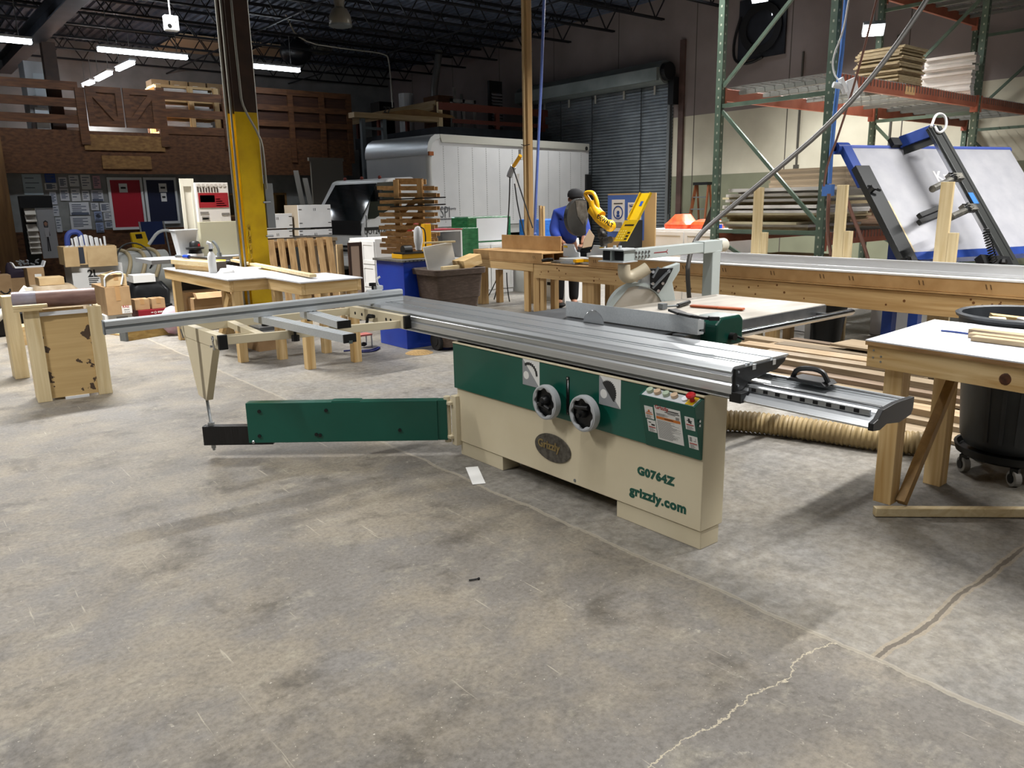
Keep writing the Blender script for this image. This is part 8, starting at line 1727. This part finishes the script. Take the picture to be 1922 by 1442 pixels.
A_, B_ = py(918, 151, Yg)[0], py(942, 151, Yg)[0]; zt = vz(151, A_, Yg)
sr_ = thing('sample_rack', 'black rack with a column of pale sample slots on the platform', 'rack', (A_, Yg, zp_)); mk('rack_back', MB().box((A_, Yg, zp_+.002), (B_, Yg+.08, zt)), BLACK, sr_)
for k in range(11): z = zp_+.18+(zt-.35-zp_-.18)*k/10; mk('sample_slot', MB().obox(((A_+B_)/2, Yg-.04, z), ((B_-A_)*.36, 0, 0), (0, .03, .02), (0, .01, -.015)), M('slot_grey', '7E7E82', .6), sr_)
for i, (X_, y0_, y1_, yt, lb, m) in enumerate(((11.9, 20.6, 21.1, 190, 'dark tub at the far end of the platform', BLACK), (12.0, 19.3, 19.7, 176, 'grey bucket on the platform by the conduit bend', GREYL), (12.3, 18.2, 18.9, 178, 'dark brown crate on the platform below the steel flue', BRN))):
    zt = vz(yt, X_, y0_); solo('storage_box' if i != 1 else 'bucket', lb, 'box' if i != 1 else 'bucket', MB().box((X_, y0_, zp_+.002), (X_+.5, y1_, max(zt, zp_+.3))) if i != 1 else MB().cyl((X_, y0_, zp_+.002), (X_, y0_, max(zt, zp_+.3)), .2, n=20), m, bev=.01)
# white panelled unit under the platform beside the cab, boards leaning
c = stand(607, 668, 302, 17.9, 0, .4); solo('panelled_slab', 'large pale panelled door leaning beyond the truck cab', 'door', MB().box((c[0], 18.6, 0), (c[3], 18.66, vz(302, c[0], 18.6))).box((c[0]-.05, 18.58, vz(302, c[0], 18.6)), (c[3]+.02, 18.67, vz(302, c[0], 18.6)+.08)), M('pale_door_paint', '8A857C', .6))
for x, yb, yt, lb in ((558, 400, 320, 'long pale board leaning on the partition beside the lit window'), (567, 400, 335, 'shorter pale board leaning beside the long one')):
    A_ = py(x, yt, 19.8)[0]; zt = vz(yt, A_, 19.8); solo('leaning_board', lb, 'board', MB().bar((A_+.02, 19.2-(x-558)*.03, .01), (A_, 19.9-(x-558)*.03, zt), .13, .03, (0, 1, 0)), M('leaning_board_grey', 'A09C94', .6), 'boards leaning on the partition')
# ================================================================== CEILING AND PILLAR FITTINGS
p = py(638, 28, 14.2); hb_ = thing('high_bay_lamp', 'unlit dusty high-bay lamp hanging under the roof joists', 'lamp', p)
mk('lamp_bowl', MB().lathe([(.2, -.18), (.21, -.16), (.2, -.02), (.14, .1), (.09, .12), (.09, .2), (.1, .2), (.1, .3), (.05, .32), (.001, .32)], p, (0, 0, 1), 24), M('dusty_bowl', '7A756A', .35, .2), hb_, smooth=True); mk('lamp_rim', MB().cyl(Vector(p)+Vector((0, 0, -.2)), Vector(p)+Vector((0, 0, -.17)), .212, n=24), GREYD, hb_); mk('hanger', MB().cyl(Vector(p)+Vector((0, 0, .32)), (p[0], p[1], CZ-.6), .012, n=6), ZINC, hb_)
p = Vector(py(321, 44, 11.0)); jb_ = thing('cord_outlet_box', 'white outlet box hanging on a cord from the roof', 'outlet box', tuple(p)); mk('outlet_body', MB().box(p+Vector((-.085, -.05, -.09)), p+Vector((.085, .05, .09))), WHITE2, jb_, bev=.01)
for dx, dz_ in ((-.035, .04), (.035, .04), (-.035, -.04)): mk('outlet', MB().cyl(p+Vector((dx, -.053, dz_)), p+Vector((dx, -.0505, dz_)), .026, n=14), [GREYL, GREYL, BLACK][0] if dz_ > 0 else BLACK, jb_)
mk('hang_cord', MB().cyl(p+Vector((0, 0, .09)), (p.x, p.y, CZ-.65), .01, n=6), WHITE, jb_)
# conduits on the yellow column
for i, (dx, dy, m, lb) in enumerate(((-.19, -.02, CONDM, 'steel conduit on the yellow column, outermost towards the notice wall'), (-.165, -.1, CONDM, 'steel conduit on the yellow column, second towards the notice wall'), (-.15, .09, GREYD, 'dull conduit on the yellow column, close to its flange'), (.16, -.03, CONDM, 'steel conduit feeding the grey cable box, nearer the column'), (.2, .06, CONDM, 'steel conduit feeding the grey cable box, farther from the column'))):
    z0 = .02 if i < 3 else 1.72
    solo('column_conduit', lb, 'conduit', MB().cyl((PCX+dx, PCY+dy-.0, z0), (PCX+dx, PCY+dy, CZ-1.02), .014, n=10), m, 'conduits on the yellow column', smooth=True)
zA_, zB_ = vz(375, PCX+.2, PCY), vz(430, PCX+.2, PCY)
gbx = thing('cable_box', 'tall grey cable box clamped on the yellow column', 'cable box', (PCX+.2, PCY, zB_)); mk('box_shell', MB().box((PCX+.15, PCY-.12, vz(428, PCX+.2, PCY)), (PCX+.25, PCY+.1, vz(345, PCX+.2, PCY))), M('cable_box_grey', '7E8284', .45, .1), gbx, bev=.006)
mk('clamp_stud', MB().cyl((PCX+.11, PCY-.13, 1.6), (PCX+.2, PCY-.13, 1.6), .012, n=8).cyl((PCX+.11, PCY-.13, 1.2), (PCX+.2, PCY-.13, 1.2), .012, n=8), ZINC, gbx)
ch = MB(); z = 1.32
while z > .88: ch.lathe([(.012, -.004), (.022, -.004), (.022, .004), (.012, .004)], (PCX-.1, PCY-.142, z), (1, 0, 0) if int(z*50) % 2 else (0, 1, 0), 8); z -= .03
solo('column_chain', 'rusty yellow-painted chain hanging on the yellow column', 'chain', ch, M('chain_rust_yellow', 'A88A2C', .6, .3))
b = MB(); b.tube([(PCX-.07, PCY-.155, CZ-1.1), (PCX-.06, PCY-.155, 2.8), (PCX-.03, PCY-.155, 2.65), (PCX+.13, PCY-.155, 2.35), (PCX+.155, PCY-.155, 2.2), (PCX+.155, PCY-.155, 1.75)], .014, 8, smooth=1); solo('column_conduit', 'steel conduit crossing the column face diagonally at the paint line', 'conduit', b, CONDM, smooth=True)
# flue and pipes on the far wall, reels of paper under the roof at the back
solo('steel_flue', 'galvanised flue pipe rising above the platform', 'flue', MB().tube([(py(815, 185, 19.2)[0], 19.2, zp_+.01), py(815, 185, 19.2), py(815, 165, 19.2), py(821, 120, 19.2), py(824, 95, 19.2)], .1, 14), M('flue_galv', '8A8C8C', .35, .8), smooth=True)
solo('bent_conduit', 'white conduit bending down from the roof to the platform', 'conduit', MB().tube([(py(540, 74, 19)[0], 19, CZ-.08), py(560, 78, 19), py(650, 92, 19), py(722, 100, 19), py(731, 112, 19), py(737, 202, 19)], .022, 8, smooth=2), CONDM, smooth=True)
tv = thing('duct_wrap', 'black plastic wrapped duct bulging under the roof', 'duct', py(555, 98, 21)); q = Vector(py(555, 98, 21)); mk('duct_strap', MB().bar(q, (q.x, q.y, CZ-.05), .08, .02), ZINC, tv); mk('plastic_cover', MB().ball(q, .45, 12, (1, .8, .75)), M('black_film', '0C0D0F', .35, bump=.5, col2='1A1B1E', scale=6), tv, smooth=True); mk('foil_tail', MB().ball(q+Vector((.7, 0, .15)), .3, 12, (1.3, .8, .5)), M('foil', '8A8880', .3, .7, '5A5850', 14, bump=.8), tv, smooth=True)
# insulation sheets between the joists at the back
TANI = M('insulation_tan', 'B8A88C', .8, emit=0)
struct('roof_insulation', MB().box((7.2, 22.6, CZ-.08), (9.4, 25.2, CZ-.06)).box((9.6, 22.6, CZ-.08), (11.2, 24.4, CZ-.06)), TANI)
